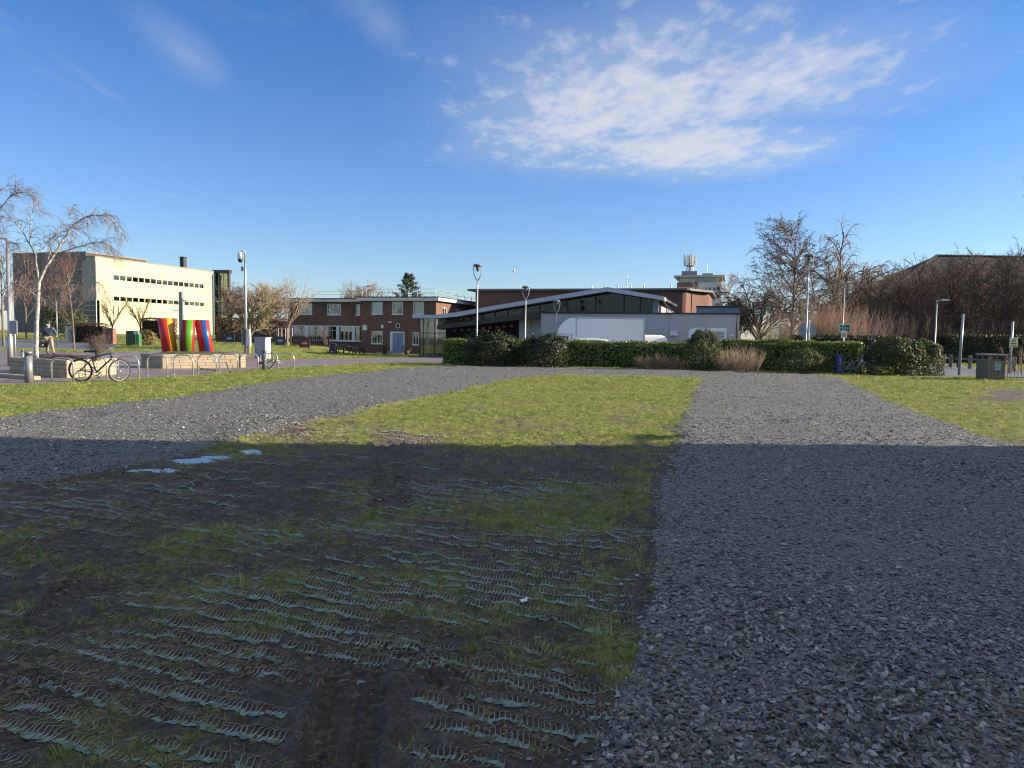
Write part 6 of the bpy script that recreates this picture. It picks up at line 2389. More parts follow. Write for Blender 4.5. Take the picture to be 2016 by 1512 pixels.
m_boll = M('grey_painted_steel', (0.24, 0.25, 0.25), 0.4, 0.08, 2.0, 0, 0.4)
bollard('fat grey steel bollard at the left before the near planter', 57, 753, 0.95, 0.112, m_boll)
bollard('slim dark bollard among the hoops beside the cabinet', 520.5, 729.5, 0.88, 0.092, M('dark_bollard_paint', (0.11, 0.12, 0.13), 0.4, 0.1))
bollard('short pale bollard behind the near planter by the lamp column', 45, 716, 0.62, 0.07, m_boll, None, 0.12)

# purple marker post by the hedge
g = on(1650, 37.2)
pp = thing('marker_post', 'purple square marker post at the end of the hedge', 'post', g)
m_purple = M('purple_paint', (0.055, 0.035, 0.17), 0.5, 0.3, 5.0)
MB().bbox(-0.16, 0.16, -0.16, 0.16, -0.1, 0.98, 0.03).build('post', m_purple, pp)
MB().box(-0.05, 0.05, -0.168, -0.162, 0.15, 0.85).build('lettering_strip', M('pale_purple_print', (0.22, 0.18, 0.42), 0.5, 0.5, 14.0), pp)


# ------------------------------------------------------------------ lamp posts
def loop_lamp(label, px, Y, top_py, wpx=18):
    """post with an open ring lamp head on a forked arm"""
    g = on(px, Y)
    d = at(px, top_py, Y)
    H = d.z - g.z
    root = thing('lamp_post', label, 'lamp post', g, 0)
    MB().lathe([(0.085, -0.05), (0.085, 1.1), (0.055, 1.15), (0.048, H * 0.75), (0.042, H - 0.98)], 12).build('post', m_galv, root, True)
    hw = 0.25
    for s in (-1, 1):
        MB().tube([(0, 0, H - 1.0), (s * 0.10, 0, H - 0.92), (s * hw * 0.86, 0, H - 0.62), (s * hw, 0, H - 0.28), (s * hw * 0.95, 0, H - 0.14)], [0.04, 0.034, 0.028, 0.026, 0.026], 6).build('arm', m_galv, root, True)
    hd_ = MB().lathe([(0.20, H - 0.16), (hw + 0.03, H - 0.13), (hw + 0.04, H - 0.07), (hw - 0.02, H - 0.01), (0.1, H + 0.02)], 18)
    hd_.build('lamp_head', M('lamp_head_grey', (0.16, 0.17, 0.18), 0.4, 0.1), root, True)
    MB().lathe([(0.03, H - 0.46), (0.10, H - 0.30), (0.13, H - 0.17)], 12).build('reflector', M('lamp_reflector', (0.12, 0.12, 0.13), 0.3, 0.1), root, True)
    return root


loop_lamp('tall loop-headed lamp post beside the dark rounded shrubs', 938, 46, 520)
loop_lamp('loop-headed lamp post in front of the sloping roof', 1033, 56, 563)
loop_lamp('small loop-headed lamp post before the grey wall', 1094, 60.5, 591)
loop_lamp('tall loop-headed lamp post standing behind the hedge before the alder', 1584, 44, 500)


def arm_lamp(label, px, Y, top_py, arm, r=0.06, headlen=0.55):
    g = on(px, Y)
    d = at(px, top_py, Y)
    H = d.z - g.z
    root = thing('street_lamp', label, 'street lamp', g, 0)
    MB().lathe([(r * 1.5, -0.05), (r * 1.5, 1.2), (r, 1.25), (r * 0.75, H)], 10).build('post', m_galv, root, True)
    s = 1 if arm > 0 else -1
    MB().tube([(0, 0, H - 0.12), (s * 0.12, 0, H - 0.02), (arm, 0, H)], [r * 0.7, r * 0.6, r * 0.55], 6).build('arm', m_galv, root, True)
    MB().prism([(arm, H - 0.03), (arm + s * headlen, H - 0.01), (arm + s * headlen, H + 0.05), (arm + s * 0.1, H + 0.11), (arm, H + 0.08)][:: s], -0.11, 0.11).build('lamp_head', m_offwhite, root)
    return root


arm_lamp('brown lamp column with short arm at the left edge of the plaza', 21, 31, 469, -0.4, 0.075, 0.45)
arm_lamp('street lamp with white head before the dark thicket', 1838, 55, 591, 0.35)
arm_lamp('thin street lamp behind the green direction sign', 1656, 53, 556, 0.2, 0.045, 0.3)
# second pole with a pale box further back on the left
g = on(18, 44)
sp = thing('traffic_pole', 'slim pole carrying a pale brown box at the left edge', 'pole', g)
MB().lathe([(0.05, 0), (0.05, 3.4)], 8).build('post', m_galv, sp, True)
MB().bbox(-0.15, 0.15, -0.12, 0.12, 2.35, 3.2, 0.02).build('box', M('pale_brown_box', (0.42, 0.33, 0.26), 0.6, 0.1), sp)
# grey sign plate fixed to the lamp column
g = on(31, 30.6)
sg = thing('notice_board', 'small grey notice plate on the left lamp column', 'sign', g)
MB().lathe([(0.03, 0.0), (0.03, 1.95)], 8).build('post', m_galv, sg, True)
MB().bbox(-0.16, 0.16, -0.10, -0.06, 1.35, 1.90, 0.01).build('plate', M('grey_plate', (0.30, 0.31, 0.36), 0.5, 0.1), sg)
# plain post near the left trees
g = on(113, 52)
pl = thing('flag_pole', 'plain slim pole between the walker and the utility cabinet', 'pole', g)
MB().lathe([(0.05, 0), (0.035, 3.1)], 8).build('post', m_galv, pl, True)

# ------------------------------------------------------------------ camera pole with equipment boxes
g = on(484, 43)
cp = thing('camera_pole', 'tall galvanised pole with dome camera on top beside the spreading tree', 'camera pole', g)
d = at(478, 500, 43)
H = d.z - g.z
MB().lathe([(0.085, -0.05), (0.085, H * 0.5), (0.06, H * 0.72), (0.05, H)], 12).build('post', m_galv, cp, True)
MB().tube([(0, 0, H - 0.02), (0, 0, H + 0.14), (-0.12, 0, H + 0.20), (-0.28, 0, H + 0.12)], 0.05, 8).build('bracket', m_white, cp, True)
cmr = MB().lathe([(0.05, 0.14), (0.13, 0.10), (0.15, -0.06), (0.15, -0.30)], 14, (-0.28, 0, H))
co = cmr.build('camera_housing', m_white, cp, True)
MB().lathe([(0.02, -0.50), (0.09, -0.46), (0.13, -0.36), (0.13, -0.301)], 14, (-0.28, 0, H)).build('camera_dome', m_black, co, True)
MB().tube([(0, 0, H - 0.85), (-0.16, 0, H - 0.85)], 0.03, 6).box(-0.22, -0.12, -0.06, 0.06, H - 0.98, H - 0.72).build('sensor', m_boll, cp)
MB().bbox(-0.19, -0.09, -0.16, 0.0, 0.9, 1.75, 0.01).build('cable_box', m_boll, cp)
MB().bbox(0.09, 0.33, -0.22, 0.0, 0.82, 1.38, 0.015).bbox(0.09, 0.31, -0.2, 0.0, 1.40, 1.82, 0.015).build('equipment_box', m_offwhite, cp)

# utility cabinet
g = on(512, 47)
uc = thing('utility_cabinet', 'grey roadside utility cabinet with white lit side between hoops and lawn', 'cabinet', g, math.radians(-17))
m_cab = M('grey_cabinet_paint', (0.30, 0.31, 0.36), 0.5, 0.08)
MB().bbox(-0.42, 0.42, 0, 0.55, 0, 1.30, 0.02).build('body', M('cabinet_side_sunlit', (0.58, 0.57, 0.53), 0.5, 0.06), uc)  # paler body colour puts the sunlight on the cabinet's side into the paint
MB().bbox(-0.40, 0.40, -0.03, -0.002, 0.05, 1.24, 0.01).build('door', m_cab, uc)
MB().box(-0.14, 0.14, -0.045, -0.032, 0.48, 0.86).build('panel', M('cabinet_panel', (0.36, 0.37, 0.42), 0.5, 0.05), uc)
MB().box(-0.47, 0.47, -0.06, 0.6, 1.302, 1.35).build('lid', m_cab, uc)
lv = MB().prism([(-0.08, 1.16), (-0.05, 1.16), (0.0, 1.06), (0.05, 1.16), (0.08, 1.16), (0.02, 1.01), (-0.02, 1.01)], -0.038, -0.032)
lv.build('emblem', m_offwhite, uc)
MB().box(0.36, 0.39, -0.06, -0.032, 0.5, 0.62).build('handle', m_black, uc)

# pale double cabinet by the evergreen clump
g = on(144.5, 61)
uc2 = thing('double_cabinet', 'pale yellow double utility cabinet with grey doors before the evergreen clump', 'cabinet', g)
m_pale = M('pale_yellow_cabinet', (0.68, 0.63, 0.42), 0.55, 0.06)
MB().bbox(-0.68, 0.68, 0, 0.6, 0, 1.2, 0.03).build('body', m_pale, uc2)
for a, b_ in ((-0.42, -0.01), (0.01, 0.42)):
    d_ = MB().bbox(a, b_, -0.03, -0.002, 0.06, 1.06, 0.01).build('door', M('grey_door', (0.34, 0.33, 0.32), 0.6, 0.08), uc2)
    MB().box((a + b_) / 2 - 0.06, (a + b_) / 2 + 0.06, -0.045, -0.032, 0.78, 0.84).build('handle', m_black, d_)
MB().box(-0.72, 0.72, -0.05, 0.64, 1.202, 1.25).build('lid', m_pale, uc2)

# green bin near the sculpture with blue-white box on its corner
g = on(262, 56)
gb = thing('green_bin', 'dark green street bin behind the plaza, left of the sculpture', 'bin', g)
m_gbin = M('dark_green_plastic', (0.02, 0.075, 0.035), 0.45, 0.15)
MB().bbox(-0.42, 0.36, -0.25, 0.35, 0, 1.08, 0.04).build('body', m_gbin, gb)
MB().box(-0.45, 0.39, -0.28, 0.38, 1.081, 1.13).build('lid', m_gbin, gb)
MB().bbox(0.37, 0.56, -0.2, 0.2, 0.0, 0.92, 0.02).build('side_post', M('bright_green', (0.05, 0.17, 0.06), 0.5, 0.1), gb)
MB().bbox(0.22, 0.62, -0.34, -0.26, 0.86, 1.12, 0.02).build('notice', M('pale_blue_notice', (0.45, 0.58, 0.60), 0.6, 0.1), gb)
# brick pier beside the brown hedge
g = on(219, 58)
bpz = thing('brick_pier', 'short sunlit brick pier at the end of the brown hedge', 'pier', g)
MB().box(-0.28, 0.28, -0.28, 0.28, -0.1, 1.15).build('pier', m_brick_far, bpz)
MB().bbox(-0.34, 0.34, -0.34, 0.34, 1.151, 1.26, 0.03).build('cap', m_conc, bpz)

# dark street column behind the sculpture with signs
g = on(357, 58)
dc = thing('dark_column', 'dark banner column rising behind the coloured tubes', 'column', g)
MB().bbox(-0.13, 0.13, -0.1, 0.1, 0, 4.25, 0.02).build('post', m_boll, dc)
MB().lathe([(0.04, 0), (0.04, 3.8)], 8, (0.24, -0.05, 0)).build('pole', m_offwhite, dc, True)
MB().box(0.2, 0.45, -0.1, -0.04, 3.55, 3.62).box(-0.5, -0.13, -0.03, 0.03, 3.3, 3.36).box(-0.6, -0.13, -0.03, 0.03, 2.75, 2.81).build('bracket', m_boll, dc)
# ------------------------------------------------------------------ pub garden: banners, boards, tables
m_navy = M('navy_banner_cloth', (0.035, 0.05, 0.10), 0.8, 0.15)
m_redb = M('maroon_banner_cloth', (0.22, 0.04, 0.055), 0.8, 0.12)
m_pale_print = M('pale_print', (0.55, 0.52, 0.52), 0.8, 0.1)


def banner(label, px, Y, w, h, mat):
    g = on(px, Y)
    r = thing('barrier_banner', label, 'banner', g, GRID)
    MB().box(-w / 2, w / 2, -0.02, 0.02, 0.22, 0.22 + h).build('cloth', mat, r)
    em = MB()
    zc = 0.22 + h * 0.5
    for k in range(18):
        a0, a1 = 2 * math.pi * k / 18, 2 * math.pi * (k + 1) / 18
        em.bar((w * 0.20 * math.cos(a0), -0.03, zc + h * 0.20 * math.sin(a0)), (w * 0.20 * math.cos(a1), -0.03, zc + h * 0.20 * math.sin(a1)), 0.035, 0.012)
    em.box(-w * 0.27, w * 0.27, -0.040, -0.034, zc - h * 0.085, zc + h * 0.085)
    em.build('emblem', m_pale_print, r)
    for s in (-1, 1):
        MB().tube([(s * (w / 2 + 0.03), 0, -0.05), (s * (w / 2 + 0.03), 0, 0.28 + h)], 0.025, 6).box(s * (w / 2 + 0.03) - 0.03, s * (w / 2 + 0.03) + 0.03, -0.25, 0.25, -0.02, 0.02).build('post', m_black, r)
    return r


banner('navy banner with pale round emblem left of the camera pole', 452, 69, 1.0, 0.75, m_navy)
banner('navy banner with pale round emblem right of the utility cabinet', 552, 70, 1.0, 0.80, m_navy)
banner('maroon banner with pale round emblem before the brick building', 600, 72, 1.05, 0.85, m_redb)
# low fence of the garden
for i, (a, b_, Y, lb) in enumerate(((425, 545, 72, 'dark low slatted fence left of the pub garden'), (575, 650, 75, 'dark low slatted fence before the brick building'))):
    g0, g1 = on(a, Y), on(b_, Y - 0.5)
    r = thing('garden_fence', lb, 'fence', g0)
    dvec = g1 - g0
    L = Vector((dvec.x, dvec.y, 0)).length
    r.rotation_euler = (0, 0, math.atan2(dvec.y, dvec.x))
    n = int(L / 0.22)
    sm = MB().box(0, 0.16, 0, 0.025, 0.05, 1.0).mesh('slat', M('dark_fence_wood', (0.04, 0.032, 0.028), 0.8, 0.3))
    for k in range(n):
        link('slat', sm, r, (k * 0.22, 0, 0))
    MB().box(0, L, 0.026, 0.07, 0.25, 0.33).box(0, L, 0.026, 0.07, 0.75, 0.83).build('rail', _mats['dark_fence_wood'], r)
# white railing by the corner of the brick building
g = on(548, 76)
r = thing('white_railing', 'white tubular railing beside the slim pale tree', 'railing', g, GRID)
for k in range(5):
    MB().tube([(k * 0.42, 0, 0), (k * 0.42, 0, 1.65)], 0.03, 6).build('post', m_white, r)
MB().tube([(-0.9, 0, 1.2), (0, 0, 1.68), (1.7, 0, 1.68)], 0.03, 6).build('handrail', m_white, r)
# feather flag leaning
g = on(644, 74)
ff = thing('feather_flag', 'pinkish feather flag leaning on a thin pole before the long window', 'flag', g)
lean = at(632, 645, 74) - g
MB().tube([(0, 0, 0), tuple(lean * 0.5 + Vector((0.06, 0, 0))), tuple(lean)], [0.03, 0.02, 0.012], 6).build('pole', m_black, ff)
fl = MB()
n = 10
for k in range(n + 1):
    t = 0.32 + 0.68 * k / n
    p = lean * t + Vector((0.03, 0, 0))
    w = 0.34 * math.sin(min(1, (1 - (t - 0.32) / 0.68) * 1.2 + 0.22) * math.pi * 0.5)
    fl.v += [(p.x - w * 0.35, p.y - 0.02, p.z), (p.x + w * 0.75, p.y - 0.02 + 0.03 * (k % 2), p.z), (p.x + w * 0.75, p.y + 0.0 + 0.03 * (k % 2), p.z), (p.x - w * 0.35, p.y, p.z)]
for k in range(n):
    for j in range(4):
        j2 = (j + 1) % 4
        fl.face((k * 4 + j, k * 4 + j2, k * 4 + 4 + j2, k * 4 + 4 + j))
fl.build('cloth', M('pinkish_flag_cloth', (0.52, 0.24, 0.18), 0.8, 0.3, 2.0), ff)
MB().lathe([(0.3, 0), (0.3, 0.08), (0.05, 0.12)], 12).build('base', m_black, ff)
# A-board
g = on(656, 73.5)
ab = thing('a_board', 'black folding A-board sign before the brick building', 'sign board', g, math.radians(-10))
for s in (-1, 1):
    MB().obox((0, s * 0.2, 0.5), (0.3, 0, 0), (0, -s * 0.16, 0.5), (0, 0.015, 0.005)).build('panel', m_black, ab)
MB().obox((0, -0.20, 0.5), (0.34, 0, 0), (0, 0.17, 0.53), (0, 0.008, 0.002)).build('frame', M('board_frame', (0.25, 0.2, 0.16), 0.6, 0.1), ab)
MB().obox((0.02, -0.31, 0.22), (0.15, 0, 0), (0, 0.01, 0.03), (0, 0.006, 0.0)).build('lettering', m_pale_print, ab)


def picnic(label, px, Y, rz):
    g = on(px, Y)
    r = thing('picnic_table', label, 'picnic table', g, rz, 'picnic tables in the pub garden')
    wm = M('dark_table_wood', (0.05, 0.04, 0.035), 0.8, 0.3)
    pm_ = MB().box(-0.85, 0.85, 0, 0.13, 0.72, 0.76).mesh('plank', wm)
    for k in range(5):
        link('plank', pm_, r, (0, -0.36 + k * 0.145, 0))
    for s in (-1, 1):
        st = MB().box(-0.85, 0.85, s * 0.72 - 0.12, s * 0.72 + 0.12, 0.43, 0.47)
        st.build('seat', wm, r)
    for x in (-0.6, 0.6):
        for s in (-1, 1):
            MB().bar((x, s * 0.62, 0), (x, s * 0.16, 0.715), 0.09, 0.045).build('leg', wm, r)
        MB().box(x + 0.05, x + 0.09, -0.83, 0.83, 0.36, 0.425).build('brace', wm, r)
    return r


picnic('dark wooden picnic table just right of the A-board', 672, 77.5, -0.3)
picnic('dark wooden picnic table before the right end of the long window', 688, 78, 0.15)
picnic('dark wooden picnic table beside the projecting brick block', 701, 77.2, -0.2)
picnic('dark wooden picnic table left of the maroon banner', 577, 75.5, -0.3)
# planters with dark shrubs at the blue door
for px, lb in ((757, 'dark pot plant left of the blue door'), (801, 'dark pot plant right of the blue door')):
    g = on(px, 80.5)
    r = thing('pot_plant', lb, 'pot plant', g)
    MB().lathe([(0.22, 0), (0.3, 0.45), (0.26, 0.46)], 14).build('pot', M('terracotta_dark', (0.10, 0.05, 0.04), 0.8, 0.2), r, True)
    rn = np.random.RandomState(px)
    q = rn.normal(0, 0.2, (260, 3)) * np.array([1.3, 1, 1]) + np.array([0, 0, 0.68])
    link('foliage', leaf_mesh('foliage', q, rn.normal(size=(260, 3)), 0.14, m_dark_leaf, rn), r)

# ------------------------------------------------------------------ signs on the right
# large round traffic sign seen from behind
g = on(1588, 46.5)
ts = thing('round_sign', 'back of a big grey round traffic sign behind the hedge', 'sign', g)
cz = at(1588, 650, 46.5).z - g.z
MB().lathe([(0.05, 0), (0.05, cz + 0.62)], 8, (0.06, 0, 0)).build('post', m_offwhite, ts, True)
disc = MB()
n = 32
for y in (0.07, 0.09):
    for k in range(n):
        a = 2 * math.pi * k / n
        disc.v.append((0.57 * math.cos(a), y, cz + 0.50 * math.sin(a)))
disc.face(range(n - 1, -1, -1))
disc.face(range(n, 2 * n))
for k in range(n):
    disc.face((k, (k + 1) % n, n + (k + 1) % n, n + k))
disc.build('plate', M('grey_sign_back', (0.22, 0.26, 0.28), 0.5, 0.1), ts)
MB().box(-0.5, 0.5, 0.04, 0.068, cz + 0.18, cz + 0.24).box(-0.5, 0.5, 0.04, 0.068, cz - 0.24, cz - 0.18).build('bracket', m_galv, ts)
# green direction sign with a white prohibition plate below
g = on(1658, 43.5)
ds = thing('direction_sign', 'green direction sign with white no-entry plate below, behind the hedge end', 'sign', g)
pz = lambda py: at(1658, py, 43.5).z - g.z
px_w = 43.5 / FPX
MB().lathe([(0.035, 0), (0.035, pz(640))], 8).build('post', m_galv, ds, True)
w2 = 11 * px_w
m_green_sign = M('green_sign_face', (0.005, 0.11, 0.055), 0.4, 0.05)
m_teal_sign = M('pale_teal_sign_face', (0.30, 0.50, 0.48), 0.4, 0.05)
plate = MB().bbox(-w2 - 0.02, w2 + 0.02, -0.055, -0.035, pz(652.3), pz(638.3), 0.004).build('plate', m_offwhite, ds)
MB().box(-w2 * 0.28, w2, -0.062, -0.0555, pz(651.5), pz(639.2)).build('sign_face', m_green_sign, plate)
MB().box(-w2, -w2 * 0.29, -0.062, -0.0555, pz(651.5), pz(639.2)).build('sign_face', m_teal_sign, plate)
tx = MB()
for py, x0, x1 in ((642.0, -0.2, 0.25), (645.7, -0.2, 0.8), (649.2, -0.2, 0.4)):
    z = pz(py)
    for k in range(int((x1 - x0) * 10)):
        xx = w2 * (x0 + 0.1 * k)
        tx.box(xx, xx + w2 * 0.07, -0.068, -0.0625, z - 0.02, z + 0.022)
tx.prism([(w2 * 0.80, pz(645.7) - 0.045), (w2 * 0.93, pz(645.7)), (w2 * 0.80, pz(645.7) + 0.045)], -0.068, -0.0625)
tx.build('lettering', m_white, plate)
gl = MB()
for zc in (pz(642.3), pz(648.6)):
    gl.lathe([(0.001, 0), (0.05, 0.001), (0.05, 0.006)], 10, (0, 0, 0)) if False else None
    gl.box(-w2 * 0.82, -w2 * 0.42, -0.068, -0.0625, zc - 0.06, zc + 0.06)
gl.build('symbol', m_green_sign, plate)
pl2 = MB().bbox(-5.5 * px_w, 5.5 * px_w, -0.055, -0.035, pz(665), pz(653), 0.004).build('plate', m_white, ds)
rg_ = MB()
zc = pz(659)
R_ = 3.7 * px_w
n = 24
for k in range(n):
    a0, a1 = 2 * math.pi * k / n, 2 * math.pi * (k + 1) / n
    rg_.bar((R_ * math.cos(a0), -0.060, zc + R_ * math.sin(a0)), (R_ * math.cos(a1), -0.060, zc + R_ * math.sin(a1)), 0.026, 0.008, (0, 1, 0)) if False else rg_.obox((R_ * math.cos((a0 + a1) / 2), -0.060, zc + R_ * math.sin((a0 + a1) / 2)), (-math.sin((a0 + a1) / 2) * R_ * 0.14, 0, math.cos((a0 + a1) / 2) * R_ * 0.14), (math.cos((a0 + a1) / 2) * 0.014, 0, math.sin((a0 + a1) / 2) * 0.014), (0, 0.003, 0))
rg_.obox((0, -0.0605, zc), (R_ * 0.7, 0, -R_ * 0.7), (0.009, 0, 0.009), (0, 0.003, 0))
rg_.build('prohibition_ring', M('sign_red', (0.50, 0.02, 0.025), 0.4, 0.05), pl2)
MB().box(-R_ * 0.28, -R_ * 0.02, -0.059, -0.0555, zc - R_ * 0.5, zc + R_ * 0.5).box(R_ * 0.06, R_ * 0.32, -0.059, -0.0555, zc - R_ * 0.4, zc + R_ * 0.35).build('symbol', m_black, pl2)
# plain green-grey pole
g = on(1888, 38.5)
gp_ = thing('plain_pole', 'plain grey-green steel pole left of the litter bin', 'pole', g)
d = at(1896, 618, 38.5) - g
MB().tube([(0, 0, -0.05), (d.x, d.y, d.z)], [0.065, 0.062], 12).build('post', M('grey_green_steel', (0.24, 0.28, 0.27), 0.4, 0.08, 2.0, 0, 0.4), gp_, True)
# pole with yellow warning plate
g = on(1987, 41.5)
wp = thing('warning_sign', 'yellow and white warning plate on a galvanised pole behind the railings', 'sign', g)
d = at(1994, 633, 41.5) - g
MB().tube([(0, 0, -0.05), (d.x, d.y, d.z)], [0.062, 0.058], 10).build('post', m_galv, wp, True)
k_ = 41.5 / FPX
zz = lambda py: at(1990, py, 41.5).z - g.z
xx = 0.08
pl_ = MB().bbox(xx - 8 * k_, xx + 8 * k_, -0.10, -0.075, zz(683.5), zz(665), 0.006).build('plate', M('cream_plate', (0.66, 0.64, 0.46), 0.5, 0.06), wp)
MB().prism([(xx - 4.5 * k_, zz(672.5)), (xx + 4.5 * k_, zz(672.5)), (xx, zz(666))], -0.108, -0.101).build('warning_triangle', m_black, pl_)
MB().prism([(xx - 2.6 * k_, zz(671.7)), (xx + 2.6 * k_, zz(671.7)), (xx, zz(668))], -0.114, -0.109).build('warning_triangle', M('warning_yellow', (0.60, 0.45, 0.02), 0.5, 0.06), pl_)
for p0, p1 in ((677.8, 674.6), (682.2, 679.6)):
    MB().box(xx - 6 * k_, xx + 6 * k_, -0.108, -0.101, zz(p0), zz(p1)).build('text_panel', _mats['warning_yellow'], pl_)
    t_ = MB()
    for j in range(8):
        t_.box(xx - 5.4 * k_ + j * 1.36 * k_, xx - 4.5 * k_ + j * 1.36 * k_, -0.114, -0.109, zz(p0) + 0.02, zz(p1) - 0.02)
    t_.build('lettering', m_black, pl_)
MB().box(xx - 0.09, xx + 0.09, -0.074, 0.0, zz(670), zz(668)).box(xx - 0.09, xx + 0.09, -0.074, 0.0, zz(680), zz(678)).build('clamp', m_galv, wp)

# ------------------------------------------------------------------ wooden litter bin
g = on(1949, 34.0)
lb_ = thing('litter_bin', 'weathered timber double litter bin with blue-green poster at the right edge', 'litter bin', g, math.radians(-6))
m_wd = M('weathered_timber', (0.17, 0.135, 0.11), 0.85, 0.35, 4.0, 0.5)
W_, D_, H_ = 0.76, 1.05, 1.18
np_ = 5
pmf = MB().bbox(0.006, W_ / np_ - 0.006, 0, 0.03, 0.04, H_ * 0.74, 0.006).mesh('plank', m_wd)
for k in range(np_):
    link('plank', pmf, lb_, (-W_ / 2 + k * W_ / np_, -D_ / 2, 0))
    link('plank', pmf, lb_, (-W_ / 2 + (k + 1) * W_ / np_, D_ / 2, 0), math.pi)
pms = MB().bbox(0.006, D_ / 7 - 0.006, 0, 0.03, 0.04, H_ * 0.74, 0.006).mesh('plank', m_wd)
for k in range(7):
    link('plank', pms, lb_, (-W_ / 2, D_ / 2 - k * D_ / 7, 0), -math.pi / 2)
    link('plank', pms, lb_, (W_ / 2, -D_ / 2 + k * D_ / 7, 0), math.pi / 2)
z0, z1 = H_ * 0.74 + 0.002, H_ - 0.05
for sx in (-1, 1):
    for sy in (-1, 1):
        MB().box(sx * W_ / 2 - 0.055 * (sx > 0) - 0.0, sx * W_ / 2 + 0.055 * (sx < 0), sy * D_ / 2 - 0.055 * (sy > 0), sy * D_ / 2 + 0.055 * (sy < 0), z0, z1).build('corner_post', m_wd, lb_)
MB().box(-W_ / 2 + 0.056, W_ / 2 - 0.056, -D_ / 2, -D_ / 2 + 0.03, z0 + 0.20, z1).box(-0.04, 0.04, -D_ / 2, -D_ / 2 + 0.03, z0, z0 + 0.199).build('front_rail', m_wd, lb_)
MB().box(-W_ / 2, -W_ / 2 + 0.03, -D_ / 2 + 0.056, D_ / 2 - 0.056, z0 + 0.20, z1).box(-W_ / 2, -W_ / 2 + 0.03, -0.04, 0.04, z0, z0 + 0.199).build('side_rail', m_wd, lb_)
MB().box(-W_ / 2 + 0.09, W_ / 2 - 0.09, -D_ / 2 + 0.09, D_ / 2 - 0.09, 0.02, z0 + 0.02).build('liner', m_black, lb_)
MB().bbox(-W_ / 2 - 0.05, W_ / 2 + 0.05, -D_ / 2 - 0.05, D_ / 2 + 0.05, z1 + 0.002, H_, 0.01).build('lid', M('grey_lid', (0.26, 0.25, 0.25), 0.6, 0.15), lb_)
ps = MB().box(-0.12, 0.18, -D_ / 2 - 0.016, -D_ / 2 - 0.008, 0.42, 0.82).build('poster', M('poster_blue', (0.05, 0.17, 0.42), 0.5, 0.06), lb_)
MB().box(-0.115, 0.175, -D_ / 2 - 0.021, -D_ / 2 - 0.0165, 0.60, 0.815).build('poster_band', M('poster_green', (0.20, 0.36, 0.27), 0.5, 0.5, 9.0), ps)
tx = MB()
for z in (0.55, 0.49):
    for j in range(6):
        tx.box(-0.09 + j * 0.04, -0.06 + j * 0.04, -D_ / 2 - 0.021, -D_ / 2 - 0.0165, z - 0.012, z + 0.012)
tx.build('lettering', m_white, ps)

# ------------------------------------------------------------------ railings and timber fence on the right
def railing(label, p0, p1, h, pitch, r, mat, rail_z):
    d = p1 - p0
    L = Vector((d.x, d.y, 0)).length
    root = thing('metal_railing', label, 'railing', p0, math.atan2(d.y, d.x))
    n = int(L / pitch)
    bm_ = MB().tube([(0, 0, 0.06), (0, 0, h)], r, 6).mesh('bar', mat)
    for k in range(n + 1):
        link('bar', bm_, root, (k * pitch, 0, 0))
    for z in rail_z:
        MB().box(-0.03, L + 0.03, -0.02, 0.02, z - 0.015, z + 0.015).build('rail', mat, root)
    for x in (0, L):
        MB().box(x - 0.035, x + 0.035, 0.021, 0.09, -0.1, h + 0.05).build('post', mat, root)
    return root


railing('black vertical-bar railing right of the litter bin', on(1976, 34.6), on(2190, 34.0), 1.08, 0.15, 0.011, m_black, (0.10, 1.08))
railing('black vertical-bar railing behind the leaning shrub', on(1826, 50), on(1886, 50), 1.1, 0.15, 0.012, m_black, (0.12, 1.08))
# timber post-and-rail fence
fr_ = thing('timber_fence', 'low timber post-and-rail fence along the footpath', 'fence', on(1850, 52))
g0 = fr_.location.copy()
m_fence = M('weathered_fence_wood', (0.20, 0.17, 0.12), 0.85, 0.25, 4.0)
prev = None
for px, Y in ((1851, 50.0), (1858, 52), (1871, 50.5), (1909, 48.5), (1950, 46.8), (1996, 45.0)):
    q = on(px, Y) - g0
    MB().bbox(q.x - 0.09, q.x + 0.09, q.y - 0.09, q.y + 0.09, -0.1, 0.88, 0.02).build('post', m_fence, fr_)
    if prev is not None and px > 1860:
        MB().bar((prev.x, prev.y - 0.11, 0.62), (q.x, q.y - 0.11, 0.62), 0.03, 0.12).build('rail', m_fence, fr_)
    prev = q
# bare twigs of a young shrub at the right edge
stems('young_shrub', 'bare young shrub by the railings at the right edge', on(2012, 42.5), 0.5, 0.4, 2.1, 26, 0.012, m_twig_tan, 171, 0.6, None, 4)
# a scrap of white litter on the mud
d = gpt(1031, 1188)
lit = thing('paper_scrap', 'small white scrap of litter lying on the mud', 'litter', (d.x, d.y, 0.018), 0.4)
MB().obox((0, 0, 0.002), (0.020, 0, 0.002), (0, 0.012, 0.004), (0, 0, 0.0012)).obox((0.018, 0.004, 0.006), (0.010, 0, 0.006), (0, 0.010, 0.001), (0, 0, 0.0012)).build('paper', m_white, lit)
# ------------------------------------------------------------------ vehicles behind the hedge
m_vwhite = M('white_vehicle_paint', (0.86, 0.86, 0.86), 0.35, 0.03, 0.5)
m_tyre = M('tyre_rubber', (0.02, 0.02, 0.02), 0.8, 0.2)
m_rim = M('grey_wheel_rim', (0.35, 0.36, 0.37), 0.4, 0.1)
m_wind = mat_glass('vehicle_glass', (0.2, 0.22, 0.25), 0.6)


def wheel(parent, x, y, r, w):
    t = MB().lathe([(r * 0.62, -w / 2), (r * 0.95, -w / 2), (r, -w * 0.3), (r, w * 0.3), (r * 0.95, w / 2), (r * 0.62, w / 2)], 20)
    o = t.build('wheel', m_tyre, parent, True, (x, y, r))
    o.rotation_euler = (math.pi / 2, 0, 0)
    MB().lathe([(r * 0.1, -w * 0.52), (r * 0.6, -w * 0.45), (r * 0.6, w * 0.45), (r * 0.1, w * 0.52)], 14).build('rim', m_rim, o, True)
    return o


